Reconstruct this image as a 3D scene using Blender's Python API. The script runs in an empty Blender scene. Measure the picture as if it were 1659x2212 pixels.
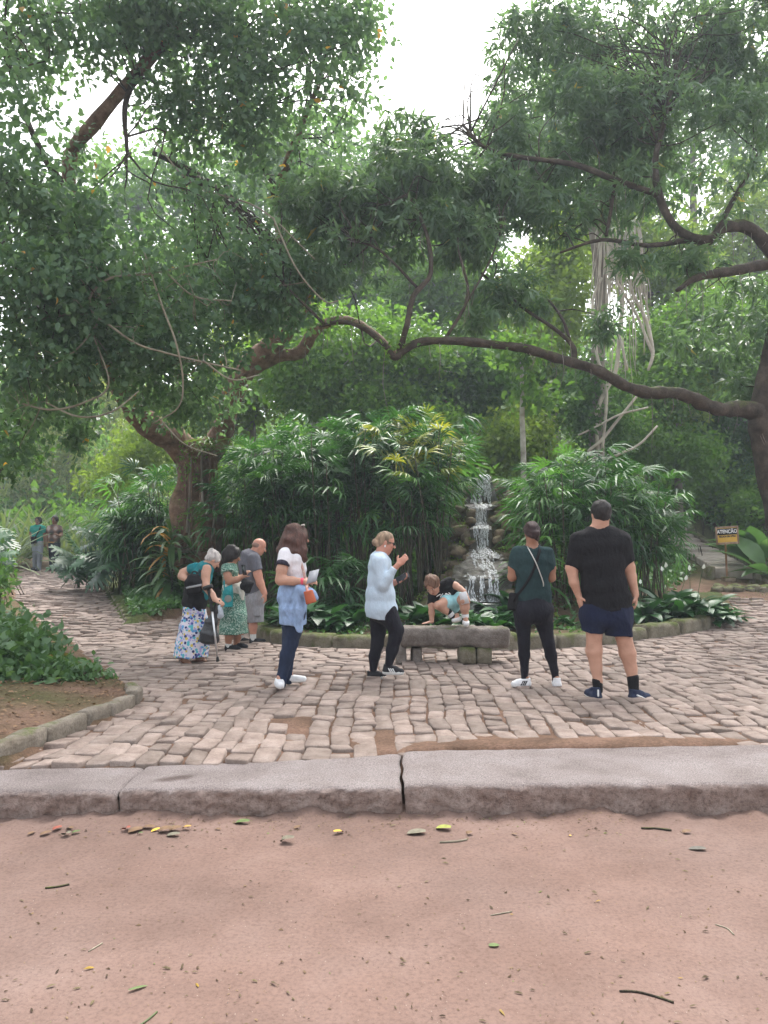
import bpy, math, random
import numpy as np
from mathutils import Vector, Matrix
rng = np.random.default_rng(11); random.seed(11)
S = bpy.context.scene
COL = S.collection
# ------------------------------------------------------------------ camera
FW, FH, FL = 1659., 2212., 1661.        # frame the measurements were taken in, focal length in the same units
CAMZ = 1.5
PITCH = math.atan(94 / FL)
cd = bpy.data.cameras.new('camera'); cam = bpy.data.objects.new('camera', cd); COL.objects.link(cam)
cam.location = (0, 0, CAMZ); cam.rotation_euler = (math.pi / 2 + PITCH, 0, 0)
cd.sensor_fit = 'VERTICAL'; cd.sensor_height = 36; cd.lens = 36 * FL / FH
cd.clip_start = 0.05; cd.clip_end = 2000
S.camera = cam
# ------------------------------------------------------------------ sky and sun (bright overcast)
SUN_EL, SUN_AZ = math.radians(58), math.radians(12)     # azimuth from +Y towards +X
w = bpy.data.worlds.new('World'); S.world = w; w.use_nodes = True
nt = w.node_tree; nt.nodes.clear()
sky = nt.nodes.new('ShaderNodeTexSky'); sky.sky_type = 'NISHITA'; sky.sun_disc = False
sky.sun_elevation = SUN_EL; sky.sun_rotation = SUN_AZ; sky.air_density = 1.6; sky.dust_density = 6.0; sky.ozone_density = 1.0
hs = nt.nodes.new('ShaderNodeHueSaturation'); hs.inputs['Saturation'].default_value = 0.22
bg = nt.nodes.new('ShaderNodeBackground'); bg.inputs['Strength'].default_value = 0.15
wo = nt.nodes.new('ShaderNodeOutputWorld')
nt.links.new(sky.outputs[0], hs.inputs['Color']); nt.links.new(hs.outputs[0], bg.inputs['Color']); nt.links.new(bg.outputs[0], wo.inputs['Surface'])
sd = bpy.data.lights.new('sun', 'SUN'); sun = bpy.data.objects.new('sun', sd); COL.objects.link(sun)
sd.energy = 1.5; sd.angle = math.radians(35); sd.color = (1.0, 0.95, 0.88)
sdir = Vector((math.sin(SUN_AZ) * math.cos(SUN_EL), math.cos(SUN_AZ) * math.cos(SUN_EL), math.sin(SUN_EL)))
sun.rotation_euler = (-sdir).to_track_quat('-Z', 'Y').to_euler()
S.view_settings.view_transform = 'Standard'; S.view_settings.look = 'None'
S.view_settings.exposure = 1.65; S.view_settings.gamma = 1.0; S.view_settings.use_curve_mapping = False
S.cycles.max_bounces = 8; S.cycles.transparent_max_bounces = 8
# ------------------------------------------------------------------ measuring helpers
RX = np.array((1., 0, 0)); FWD = np.array((0, math.cos(PITCH), math.sin(PITCH))); UPC = np.array((0, -math.sin(PITCH), math.cos(PITCH)))
def ray(px, py): return FWD + (px - FW / 2) / FL * RX + (FH / 2 - py) / FL * UPC
def at(px, py, Y):
    d = ray(px, py); t = Y / d[1]; return np.array((0, 0, CAMZ)) + d * t
def mpp(Y): return Y / FL                                # metres per measured pixel at that distance
class Crop:                                              # a zoomed view: origin and scale
    def __init__(s, ox, oy, k): s.ox, s.oy, s.k = ox, oy, k
    def __call__(s, x, y): return s.ox + x * s.k, s.oy + y * s.k
# ------------------------------------------------------------------ mesh helpers
def new_mesh(name, V, faces):
    """faces: list of (n,k) int arrays"""
    me = bpy.data.meshes.new(name)
    V = np.asarray(V, np.float32).reshape(-1, 3)
    faces = [np.asarray(f, np.int32) for f in (faces if isinstance(faces, list) else [faces]) if len(f)]
    loops = np.concatenate([f.ravel() for f in faces]); cnt = np.concatenate([np.full(len(f), f.shape[1], np.int32) for f in faces])
    st = np.zeros(len(cnt), np.int32); st[1:] = np.cumsum(cnt)[:-1]
    me.vertices.add(len(V)); me.vertices.foreach_set('co', V.ravel())
    me.loops.add(len(loops)); me.loops.foreach_set('vertex_index', loops)
    me.polygons.add(len(cnt)); me.polygons.foreach_set('loop_start', st); me.polygons.foreach_set('loop_total', cnt)
    me.update(calc_edges=True); me.validate()
    return me
def smooth(me, on=True):
    me.polygons.foreach_set('use_smooth', np.full(len(me.polygons), on)); return me
def set_tint(me, t):
    a = me.attributes.new('tint', 'FLOAT', 'POINT'); a.data.foreach_set('value', np.asarray(t, np.float32))
def obj(name, me, mat=None, parent=None, loc=None):
    o = bpy.data.objects.new(name, me); COL.objects.link(o)
    if mat is not None and me is not None and not len(me.materials): me.materials.append(mat)
    if parent is not None: o.parent = parent
    if loc is not None: o.location = loc
    return o
def empty(name, loc=(0, 0, 0)):
    o = bpy.data.objects.new(name, None); COL.objects.link(o); o.location = loc; o.empty_display_size = 0.1; return o
def tag(o, label=None, cat=None, group=None, kind=None):
    if label: o['label'] = label
    if cat: o['category'] = cat
    if group: o['group'] = group
    if kind: o['kind'] = kind
    return o
class MB:                                                # collects pieces into one mesh
    def __init__(s): s.V = []; s.F = {}; s.n = 0; s.T = []
    def add(s, V, F, t=0.5):
        V = np.asarray(V, float).reshape(-1, 3); s.V.append(V); s.T.append(np.full(len(V), t) if np.isscalar(t) else np.asarray(t))
        for f in (F if isinstance(F, list) else [F]):
            f = np.asarray(f, int)
            if len(f): s.F.setdefault(f.shape[1], []).append(f + s.n)
        s.n += len(V); return s
    def mesh(s, name, sm=False, off=None):
        V = np.concatenate(s.V)
        if off is not None: V = V - np.asarray(off)
        me = new_mesh(name, V, [np.concatenate(v) for v in s.F.values()]); set_tint(me, np.concatenate(s.T))
        if sm: smooth(me)
        return me
def nrm(a): a = np.asarray(a, float); return a / (np.linalg.norm(a, axis=-1, keepdims=True) + 1e-12)
def catmull(P, n):
    P = np.asarray(P, float); Q = np.vstack([2 * P[0] - P[1], P, 2 * P[-1] - P[-2]]); out = []
    for i in range(1, len(Q) - 2):
        t = np.linspace(0, 1, n, endpoint=False)[:, None]
        a, b, c, d = Q[i - 1], Q[i], Q[i + 1], Q[i + 2]
        out.append(.5 * (2 * b + (c - a) * t + (2 * a - 5 * b + 4 * c - d) * t ** 2 + (3 * b - a - 3 * c + d) * t ** 3))
    out.append(P[-1:]); return np.vstack(out)
def vnoise(P, f, seed=0):                                # cheap smooth noise -1..1
    P = np.asarray(P, float) * f; r = np.random.default_rng(seed); o = 0
    for i in range(5):
        k = r.normal(size=3); k *= (.7 + .35 * i) / np.linalg.norm(k) * 2; ph = r.uniform(0, 6.28)
        k2 = r.normal(size=3) * 1.3
        o = o + np.sin(P @ k + ph + 1.2 * np.sin(P @ k2 + ph * 2))
    return o / 3.
def tube(P, R, seg=8, sub=4, rough=0., cap=True, seed=0):
    """swept tube through P with radii R"""
    P = np.asarray(P, float); R = np.asarray(R, float)
    C = catmull(P, sub) if sub > 1 else P
    r = np.interp(np.linspace(0, len(P) - 1, len(C)), np.arange(len(P)), R)
    T = nrm(np.gradient(C, axis=0)); u = nrm(np.cross(T[0], (0.31, .9, .22)))
    U = np.zeros_like(C)
    for i in range(len(C)):
        u = nrm(u - T[i] * (u @ T[i])); U[i] = u
    Wv = np.cross(T, U); a = np.linspace(0, 2 * math.pi, seg, endpoint=False)
    ring = np.cos(a)[None, :, None] * U[:, None] + np.sin(a)[None, :, None] * Wv[:, None]
    rr = np.repeat(r[:, None], seg, 1)
    V = C[:, None] + ring * rr[..., None]
    if rough > 0:
        nz = vnoise(V.reshape(-1, 3), 3. / max(R.max(), .02) * .35, seed).reshape(rr.shape)
        nz2 = np.sin(a * 5 + seed)[None] * .35
        V = C[:, None] + ring * (rr * (1 + rough * (nz + nz2)))[..., None]
    V = V.reshape(-1, 3); n = len(C)
    i, j = np.meshgrid(np.arange(n - 1), np.arange(seg), indexing='ij'); j2 = (j + 1) % seg
    F = np.stack([i * seg + j, i * seg + j2, (i + 1) * seg + j2, (i + 1) * seg + j], -1).reshape(-1, 4)
    Fs = [F]
    if cap:
        V = np.vstack([V, C[0], C[-1]]); k = np.arange(seg); k2 = (k + 1) % seg
        Fs.append(np.stack([np.full(seg, len(V) - 2), k2, k], -1)); Fs.append(np.stack([np.full(seg, len(V) - 1), (n - 1) * seg + k, (n - 1) * seg + k2], -1))
    return V, Fs
def box(c, h, R=None, bev=0.0):
    """box with chamfered edges: centre, half sizes"""
    c = np.asarray(c, float); h = np.asarray(h, float)
    if bev <= 0:
        V = np.array([[x, y, z] for x in (-1, 1) for y in (-1, 1) for z in (-1, 1)], float) * h
        F = np.array([[0, 1, 3, 2], [4, 6, 7, 5], [0, 4, 5, 1], [2, 3, 7, 6], [0, 2, 6, 4], [1, 5, 7, 3]])
        Fs = [F]
    else:
        V = []; 
        def ringz(z, ins):
            x, y = h[0] - ins, h[1] - ins; b = min(bev, x * .5, y * .5)
            return [(x - b, -y, z), (x, -y + b, z), (x, y - b, z), (x - b, y, z), (-x + b, y, z), (-x, y - b, z), (-x, -y + b, z), (-x + b, -y, z)]
        b = bev
        for z, ins in ((-h[2], b), (-h[2] + b, 0), (h[2] - b, 0), (h[2], b)): V += ringz(z, ins)
        V = np.array(V); F = []
        for r in range(3):
            for k in range(8): F.append([r * 8 + k, r * 8 + (k + 1) % 8, r * 8 + 8 + (k + 1) % 8, r * 8 + 8 + k])
        Fs = [np.array(F), np.array([list(range(24, 32)), list(range(7, -1, -1))])]
    if R is not None: V = V @ np.asarray(R).T
    return V + c, Fs
def inst(tv, tf, pos, R, size, tint=None, sizes3=None):
    """many copies of a template as arrays; R (N,3,3) columns are the local axes"""
    tv = np.asarray(tv, float); tf = [np.asarray(f, int) for f in (tf if isinstance(tf, list) else [tf])]
    N = len(pos); V = np.einsum('nij,kj->nki', R, tv) * np.asarray(size).reshape(-1, 1, 1) + np.asarray(pos)[:, None]
    off = (np.arange(N) * len(tv))[:, None, None]
    Fs = [(f[None] + off).reshape(-1, f.shape[1]) for f in tf]
    t = np.repeat(tint if tint is not None else rng.random(N), len(tv))
    return V.reshape(-1, 3), Fs, t
def basis(axis, nh):
    y = nrm(axis); x = nrm(np.cross(y, nh)); z = np.cross(x, y); return np.stack([x, y, z], -1)
def rotz(a): c, s = math.cos(a), math.sin(a); return np.array([[c, -s, 0], [s, c, 0], [0, 0, 1.]])
def place(me, name, parent, loc, R, sc=1.0, mat=None):
    o = obj(name, me, mat, parent); m = Matrix(np.asarray(R).tolist()).to_4x4()
    o.matrix_local = Matrix.Translation(Vector(loc)) @ m @ Matrix.Diagonal((sc, sc, sc, 1)); return o
# ------------------------------------------------------------------ materials
def mat_new(name):
    m = bpy.data.materials.new(name); m.use_nodes = True; n = m.node_tree; n.nodes.clear()
    return m, n, n.nodes.new('ShaderNodeOutputMaterial')
def ramp(n, fac, stops, interp='LINEAR'):
    r = n.nodes.new('ShaderNodeValToRGB'); e = r.color_ramp; e.interpolation = interp
    while len(e.elements) < len(stops): e.elements.new(0.5)
    for el, (p, c) in zip(e.elements, stops): el.position = p; el.color = (*c[:3], 1)
    n.links.new(fac, r.inputs[0]); return r.outputs[0]
def noise(n, scale, detail=6, rough=.6, coords='pos', dist=0., stretch=None):
    t = n.nodes.new('ShaderNodeTexNoise'); t.inputs['Scale'].default_value = scale; t.inputs['Detail'].default_value = detail
    t.inputs['Roughness'].default_value = rough; t.inputs['Distortion'].default_value = dist
    src = coord(n, coords)
    if stretch:
        mp = n.nodes.new('ShaderNodeMapping'); mp.inputs['Scale'].default_value = stretch; n.links.new(src, mp.inputs[0]); src = mp.outputs[0]
    n.links.new(src, t.inputs['Vector']); return t.outputs['Fac']
def coord(n, coords):
    if coords == 'pos': return n.nodes.new('ShaderNodeNewGeometry').outputs['Position']
    return n.nodes.new('ShaderNodeTexCoord').outputs['Object']
def mix(n, fac, a, b, mode='MIX'):
    m = n.nodes.new('ShaderNodeMix'); m.data_type = 'RGBA'; m.blend_type = mode
    for sck, v in ((m.inputs[0], fac), (m.inputs[6], a), (m.inputs[7], b)):
        if hasattr(v, 'links'): n.links.new(v, sck)
        elif np.isscalar(v): sck.default_value = v
        else: sck.default_value = (*v[:3], 1)
    return m.outputs[2]
def attr(n, name='tint'):
    a = n.nodes.new('ShaderNodeAttribute'); a.attribute_name = name; return a.outputs['Fac']
def bump(n, h, strength, dist):
    b = n.nodes.new('ShaderNodeBump'); b.inputs['Strength'].default_value = strength; b.inputs['Distance'].default_value = dist
    n.links.new(h, b.inputs['Height']); return b.outputs[0]
def setv(n, sck, v):
    if hasattr(v, 'links'): n.links.new(v, sck)
    else: sck.default_value = v if np.isscalar(v) else (*v[:3], 1)
def principled(n, out, color, rough=.6, normal=None, spec=.4, metal=0., extra=None):
    p = n.nodes.new('ShaderNodeBsdfPrincipled'); setv(n, p.inputs['Base Color'], color); setv(n, p.inputs['Roughness'], rough)
    p.inputs['Specular IOR Level'].default_value = spec; p.inputs['Metallic'].default_value = metal
    if normal is not None: n.links.new(normal, p.inputs['Normal'])
    n.links.new(p.outputs[0], out.inputs[0]); return p
MC = {}
def M(name, stops, scale=8., rough=.7, bmp=None, coords='obj', spec=.35, metal=0., fine=None, tintmix=None, stretch=None, detail=6):
    """noise-coloured surface. stops: colours dark->light; bmp=(scale,strength,dist); tintmix=(c0,c1) multiplied by the piece's own tint"""
    if name in MC: return MC[name]
    m, n, out = mat_new(name)
    if len(stops) == 1: stops = [tuple(np.array(stops[0]) * .88), tuple(np.minimum(1, np.array(stops[0]) * 1.1))]
    c = ramp(n, noise(n, scale, detail, .62, coords, stretch=stretch), [(.3 + .4 * i / (len(stops) - 1), s) for i, s in enumerate(stops)])
    if tintmix: c = mix(n, 1., c, ramp(n, attr(n), [(0, tintmix[0]), (1, tintmix[1])]), 'MULTIPLY')
    if fine: c = mix(n, fine[1], c, ramp(n, noise(n, fine[0], 3, .7, coords), [(.35, (.25,) * 3), (.65, (1.,) * 3)]), 'MULTIPLY')
    nm = None
    if bmp: nm = bump(n, noise(n, bmp[0], 5, .65, coords, stretch=stretch), bmp[1], bmp[2])
    principled(n, out, c, rough, nm, spec, metal); MC[name] = m; return m
def leafmat(name, c0, c1, c2=None, rough=.45, trans=.35, spec=.4):
    """c0..c1 by each leaf's own tint, c2 for the top few percent"""
    if name in MC: return MC[name]
    m, n, out = mat_new(name)
    st = [(0, c0), (.8, c1)] + ([(.93, c1), (.97, c2)] if c2 else [])
    c = ramp(n, attr(n), st)
    c = mix(n, .35, c, ramp(n, noise(n, 6, 2, .5, 'pos'), [(.3, (.6,) * 3), (.7, (1.,) * 3)]), 'MULTIPLY')
    p = principled(n, out, c, rough, None, spec)
    tr = n.nodes.new('ShaderNodeBsdfTranslucent')
    tc = mix(n, 1., c, (1.6, 1.62, .78), 'MULTIPLY'); n.links.new(tc, tr.inputs[0])
    ms = n.nodes.new('ShaderNodeMixShader'); ms.inputs[0].default_value = trans
    n.links.new(p.outputs[0], ms.inputs[1]); n.links.new(tr.outputs[0], ms.inputs[2]); n.links.new(ms.outputs[0], out.inputs[0])
    MC[name] = m; return m
# ------------------------------------------------------------------ the lie of the land
def sst(a, b, x): t = np.clip((np.asarray(x, float) - a) / (b - a), 0, 1); return t * t * (3 - 2 * t)
PZ = 0.165
def pave_z(x, y):
    x = np.asarray(x, float); y = np.asarray(y, float)
    wl = sst(-1.2, -3.6, x); wr = sst(2.8, 5.5, x)
    zl = .068 * np.clip(y - 12.7, 0, 12.6)
    zr = .05 * np.clip(y - 11, 0, 9) + .09 * np.clip(y - 16.3, 0, 4.5)
    return PZ + wl * zl + wr * zr + .012 * np.sin(x * 1.7 + y * .6) * np.sin(y * 1.3 - x * .4)
def inpoly(x, y, poly):
    x = np.asarray(x, float); y = np.asarray(y, float); ins = np.zeros(x.shape, bool); n = len(poly)
    for i in range(n):
        x0, y0 = poly[i]; x1, y1 = poly[(i + 1) % n]
        c = ((y0 > y) != (y1 > y)) & (x < (x1 - x0) * (y - y0) / (y1 - y0 + 1e-12) + x0); ins ^= c
    return ins
def gp(px, py):                                          # where a sight line meets the paving
    Ys = np.arange(3, 42, .04); d = ray(px, py); P = np.array((0, 0, CAMZ)) + d * (Ys / d[1])[:, None]
    k = np.nonzero(P[:, 2] < pave_z(P[:, 0], Ys))[0]; return at(px, py, Ys[k[0]] if len(k) else 40.)
def poly_px(pts): return [tuple(gp(*p)[:2]) for p in pts]
LBED_E = poly_px([(-40, 1662), (100, 1600), (200, 1560), (290, 1520), (280, 1497), (232, 1470), (170, 1420), (110, 1370), (60, 1335), (18, 1300), (20, 1262), (34, 1236)])
LBED = [(-9, 4.9)] + LBED_E + [(-14, 26)]
ISL_E = poly_px([(556, 1368), (590, 1384), (650, 1392), (760, 1398), (870, 1399), (990, 1400), (1110, 1399), (1250, 1395), (1400, 1376), (1500, 1360), (1524, 1349)])
PATH_R = poly_px([(282, 1347), (252, 1300), (225, 1262), (185, 1243), (160, 1236)])
ISLAND = ISL_E + poly_px([(1578, 1318), (1560, 1292)]) + [(6.2, 17.2), (5.2, 18.5), (2, 30), (-7, 30)] + PATH_R[::-1] + poly_px([(396, 1331), (470, 1336), (556, 1350)])
CASC = [(13.4, .45), (14.1, .62), (14.2, 1.0), (15.2, 1.36), (15.45, 1.46), (15.8, 1.94), (16.0, 2.0), (16.3, 2.46), (16.7, 2.62), (17.0, 3.12), (17.4, 3.3), (18.5, 3.0), (20, 1.5), (22, .3)]
def casc_z(y): return np.interp(y, [c[0] for c in CASC], [c[1] for c in CASC])
def ground_z(x, y, beds=True):
    x = np.asarray(x, float); y = np.asarray(y, float)
    z = pave_z(x, y) - .024
    isl = inpoly(x, y, ISLAND); lb = inpoly(x, y, LBED)
    z = np.where(isl, z + .15 + .03 * np.sin(x * 3) * np.sin(y * 2.7), z)
    z = np.where(lb, z + .13 + .03 * np.sin(x * 3.3 + y), z)
    # rock mound of the cascade
    xc = .130 * y; g = np.exp(-((x - xc) / np.where(x < xc, 1.0, 1.25)) ** 2) * (y > 13.3)
    z = np.maximum(z, z * (1 - g) + (casc_z(y) - .10 * np.exp(-((x - xc) / .42) ** 4)) * g)
    yh = np.interp(x, [-30, -9, -4, -1, 5, 8, 30], [38, 36, 27, 20, 19.5, 21, 20])
    d = np.clip(y - yh, 0, None); st = np.interp(x, [-30, -9, -4, 0, 6.5, 8, 11.5, 14, 30], [.5, .5, .42, .42, .42, .2, .2, .5, .5])
    hill = 26 * (1 - np.exp(-d * st / 26)) + .25 * np.sin(x * .8) * np.sin(y * .7) * sst(0, 4, d)
    z = z + hill
    wall = sst(9.5, 15, x) * sst(15, 22, y) * 2.0
    return z + wall
def gz(x, y): return float(ground_z(np.array([x]), np.array([y]))[0])
# ------------------------------------------------------------------ materials of the ground
m_dirt = None
def dirt_material(name, base, joint=False):
    m, n, out = mat_new(name)
    c = ramp(n, noise(n, 1.3, 7, .62), [(.3, base[0]), (.55, base[1]), (.75, base[2])])
    c = mix(n, ramp(n, noise(n, .8, 5, .6), [(.42, (0, 0, 0)), (.62, (.55,) * 3)]), c, mix(n, 1., c, (.86, .92, .96), 'MULTIPLY'))
    c = mix(n, .55, c, ramp(n, noise(n, 60, 4, .7), [(.3, (.55, .5, .47)), (.5, (1, 1, 1)), (.72, (1.25, 1.2, 1.15))]), 'MULTIPLY')
    # scattered dark crumbs and small pale grit
    v = n.nodes.new('ShaderNodeTexVoronoi'); v.inputs['Scale'].default_value = 38; n.links.new(coord(n, 'pos'), v.inputs['Vector'])
    cr = ramp(n, v.outputs['Distance'], [(.05, (.35, .3, .28)), (.11, (1, 1, 1))])
    c = mix(n, ramp(n, noise(n, 5, 3, .6), [(.5, (0, 0, 0)), (.65, (.75,) * 3)]), c, mix(n, 1., c, cr, 'MULTIPLY'))
    h1 = noise(n, 9, 6, .7); h2 = noise(n, 130, 4, .7)
    hm = n.nodes.new('ShaderNodeMath'); hm.operation = 'MULTIPLY_ADD'; n.links.new(h2, hm.inputs[0]); hm.inputs[1].default_value = .12; n.links.new(h1, hm.inputs[2])
    principled(n, out, c, .95, bump(n, hm.outputs[0], .22, .015), .12); MC[name] = m
    return m
m_dirt = dirt_material('packed_earth', [(.128, .083, .068), (.168, .112, .094), (.205, .143, .123)])
m_soil = dirt_material('garden_soil', [(.10, .062, .042), (.16, .098, .068), (.22, .14, .10)])
def ground_material():
    m, n, out = mat_new('ground_cover')
    soil = ramp(n, noise(n, 2.3, 6, .65), [(.3, (.085, .052, .036)), (.5, (.15, .092, .064)), (.7, (.22, .135, .10))])
    moss = ramp(n, noise(n, 14, 5, .65), [(.3, (.035, .05, .016)), (.7, (.09, .115, .035))])
    c = mix(n, ramp(n, attr(n, 'moss'), [(0, (0, 0, 0)), (1, (1, 1, 1))]), soil, moss)
    gr = ramp(n, noise(n, 40, 5, .7), [(.3, (.6,) * 3), (.7, (1.2,) * 3)]); c = mix(n, 1., c, gr, 'MULTIPLY')
    principled(n, out, c, .95, bump(n, noise(n, 30, 6, .7), .6, .04), .15); return m
m_ground = ground_material()
m_sett = M('paving_granite', [(.175, .132, .112), (.262, .208, .182), (.335, .278, .25)], 7., .78, (28, .5, .012), 'pos', .3, fine=(120, .35), tintmix=((.72, .70, .68), (1.12, 1.08, 1.06)))
m_granite = M('kerb_granite', [(.2, .18, .17), (.28, .255, .245), (.33, .305, .30)], 3., .72, (70, .35, .006), 'pos', .35, fine=(170, .5))
m_kerb = None
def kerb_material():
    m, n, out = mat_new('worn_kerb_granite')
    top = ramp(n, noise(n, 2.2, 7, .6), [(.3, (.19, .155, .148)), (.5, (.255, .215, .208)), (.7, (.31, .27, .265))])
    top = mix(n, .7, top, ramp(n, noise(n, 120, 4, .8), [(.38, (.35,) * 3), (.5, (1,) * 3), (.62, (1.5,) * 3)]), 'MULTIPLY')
    side = ramp(n, noise(n, 6, 7, .65), [(.3, (.26, .18, .15)), (.5, (.36, .27, .235)), (.7, (.43, .345, .31))])  # brown rough face, coloured lighter than the top to offset its shade
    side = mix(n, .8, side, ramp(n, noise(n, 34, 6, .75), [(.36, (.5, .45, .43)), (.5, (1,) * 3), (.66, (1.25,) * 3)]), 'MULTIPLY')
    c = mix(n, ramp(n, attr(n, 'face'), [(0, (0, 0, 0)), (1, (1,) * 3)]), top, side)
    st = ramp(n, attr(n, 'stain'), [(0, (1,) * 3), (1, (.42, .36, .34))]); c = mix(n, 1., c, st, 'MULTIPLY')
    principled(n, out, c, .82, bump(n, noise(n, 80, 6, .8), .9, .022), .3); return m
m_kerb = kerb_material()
m_moss_stone = None
def mossy_stone(name, stone, amount=.5, moss=((.045, .06, .016), (.12, .14, .035)), sc=5.):
    m, n, out = mat_new(name)
    c = ramp(n, noise(n, sc, 7, .65), [(.3, stone[0]), (.5, stone[1]), (.72, stone[2])])
    g = n.nodes.new('ShaderNodeNewGeometry'); sx = n.nodes.new('ShaderNodeSeparateXYZ'); n.links.new(g.outputs['Normal'], sx.inputs[0])
    ad = n.nodes.new('ShaderNodeMath'); ad.operation = 'MULTIPLY_ADD'; n.links.new(sx.outputs['Z'], ad.inputs[0]); ad.inputs[1].default_value = .22; n.links.new(noise(n, sc * .6, 6, .7), ad.inputs[2])
    c = mix(n, ramp(n, ad.outputs[0], [(.75 - amount * .5, (0, 0, 0)), (.92 - amount * .5, (1, 1, 1))]), c, ramp(n, noise(n, 30, 4, .7), [(.3, moss[0]), (.7, moss[1])]))
    c = mix(n, .5, c, ramp(n, noise(n, 70, 4, .7), [(.35, (.45,) * 3), (.6, (1.1,) * 3)]), 'MULTIPLY')
    principled(n, out, c, .88, bump(n, noise(n, 26, 7, .7), .75, .03), .25); MC[name] = m; return m
m_mossk = mossy_stone('mossy_kerb_stone', [(.10, .085, .06), (.19, .165, .12), (.27, .24, .19)], .40)
m_mossk2 = mossy_stone('lichened_kerb_stone', [(.13, .105, .08), (.21, .18, .145), (.29, .25, .21)], .12)
m_rock = mossy_stone('cascade_rock', [(.13, .10, .07), (.26, .20, .14), (.40, .32, .24)], .35)
m_bench = mossy_stone('bench_stone', [(.12, .10, .085), (.20, .17, .15), (.30, .265, .24)], .12)
# ------------------------------------------------------------------ dirt road
def grid_mesh(name, xs, ys, zf):
    X, Y = np.meshgrid(xs, ys); V = np.stack([X, Y, zf(X, Y)], -1).reshape(-1, 3); nx = len(xs)
    i, j = np.meshgrid(np.arange(len(ys) - 1), np.arange(nx - 1), indexing='ij')
    F = np.stack([i * nx + j, i * nx + j + 1, (i + 1) * nx + j + 1, (i + 1) * nx + j], -1).reshape(-1, 4)
    return smooth(new_mesh(name, V, F)), V
KF = [(-9, 4.50), (-1.52, 4.50), (.1, 4.52), (6, 4.55)]
def kfront(x): return np.interp(x, [k[0] for k in KF], [k[1] for k in KF])
def dirt_z(x, y):
    P = np.stack([x, y, 0 * x], -1)
    z = .010 * vnoise(P.reshape(-1, 3), .9, 3).reshape(x.shape) + .0045 * vnoise(P.reshape(-1, 3), 5, 4).reshape(x.shape)
    near = np.exp(-np.clip(kfront(x) - y, 0, 9) / .16)     # washed-up earth along the kerb
    return z + near * (.025 + .022 * vnoise(P.reshape(-1, 3), 6, 5).reshape(x.shape) + .012 * vnoise(P.reshape(-1, 3), 19, 6).reshape(x.shape))
xs = np.concatenate([[-300, -60, -20, -9, -6, -4.5], np.arange(-3.2, 3.21, .03), [4.5, 6, 9, 20, 60, 300]])
ys = np.concatenate([[-300, -60, -15, -3, 0, 1, 1.6], np.arange(2.0, 4.66, .025)])
me, _ = grid_mesh('dirt_road', xs, ys, dirt_z)
tag(obj('dirt_road', me, m_dirt), kind='structure')
# ------------------------------------------------------------------ ground sheet under everything else, hill included
xs = np.concatenate([[-300, -120, -60, -40, -30, -24, -20], np.arange(-17, 17.01, .17), [20, 24, 30, 40, 60, 120, 300]])
ys = np.concatenate([np.arange(4.75, 20, .13), np.arange(20, 40, .5), [42, 46, 52, 60, 75, 100, 150, 300]])
KB = [(-9, 4.90), (-2.5, 4.93), (-1.6, 4.98), (-.2, 5.15), (.14, 5.28), (2.75, 5.42), (6, 5.45)]
def kback(x): return np.interp(x, [k[0] for k in KB], [k[1] for k in KB])
def gsheet(x, y):
    z = ground_z(x, y)
    P = np.stack([x, y, 0 * x], -1).reshape(-1, 3)
    far = sst(4.9, 5.1, y)
    patch = np.exp(-(((x - 1.35) / 1.25) ** 2) ** 1.5 - ((y - 5.52) / .30) ** 2) * .050 + np.exp(-(((x + .72) / .10) ** 2) - ((y - 6.15) / .45) ** 2) * .035
    under = sst(.04, -.06, y - kback(x)) * .30
    return z - under + (.008 * vnoise(P, 3.1, 8) + .006 * vnoise(P, 9, 9)).reshape(x.shape) + patch
me, GV = grid_mesh('ground', xs, ys, gsheet)
isl = inpoly(GV[:, 0], GV[:, 1], ISLAND) | inpoly(GV[:, 0], GV[:, 1], LBED)
mo = np.where(isl, .45 + .5 * vnoise(GV, 1.3, 12), 0.) + sst(18, 22, GV[:, 1]) * .8
pathedge = np.zeros(len(GV))
for (x0, y0), (x1, y1) in zip(PATH_R[:-1], PATH_R[1:]):
    d = np.array([x1 - x0, y1 - y0]); t = np.clip(((GV[:, 0] - x0) * d[0] + (GV[:, 1] - y0) * d[1]) / (d @ d), 0, 1)
    pathedge = np.maximum(pathedge, sst(.5, .1, np.hypot(GV[:, 0] - x0 - t * d[0], GV[:, 1] - y0 - t * d[1])))
mo = np.maximum(mo, pathedge)
a = me.attributes.new('moss', 'FLOAT', 'POINT'); a.data.foreach_set('value', np.clip(mo, 0, 1).astype(np.float32))
tag(obj('ground', me, m_ground), kind='structure')
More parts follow.
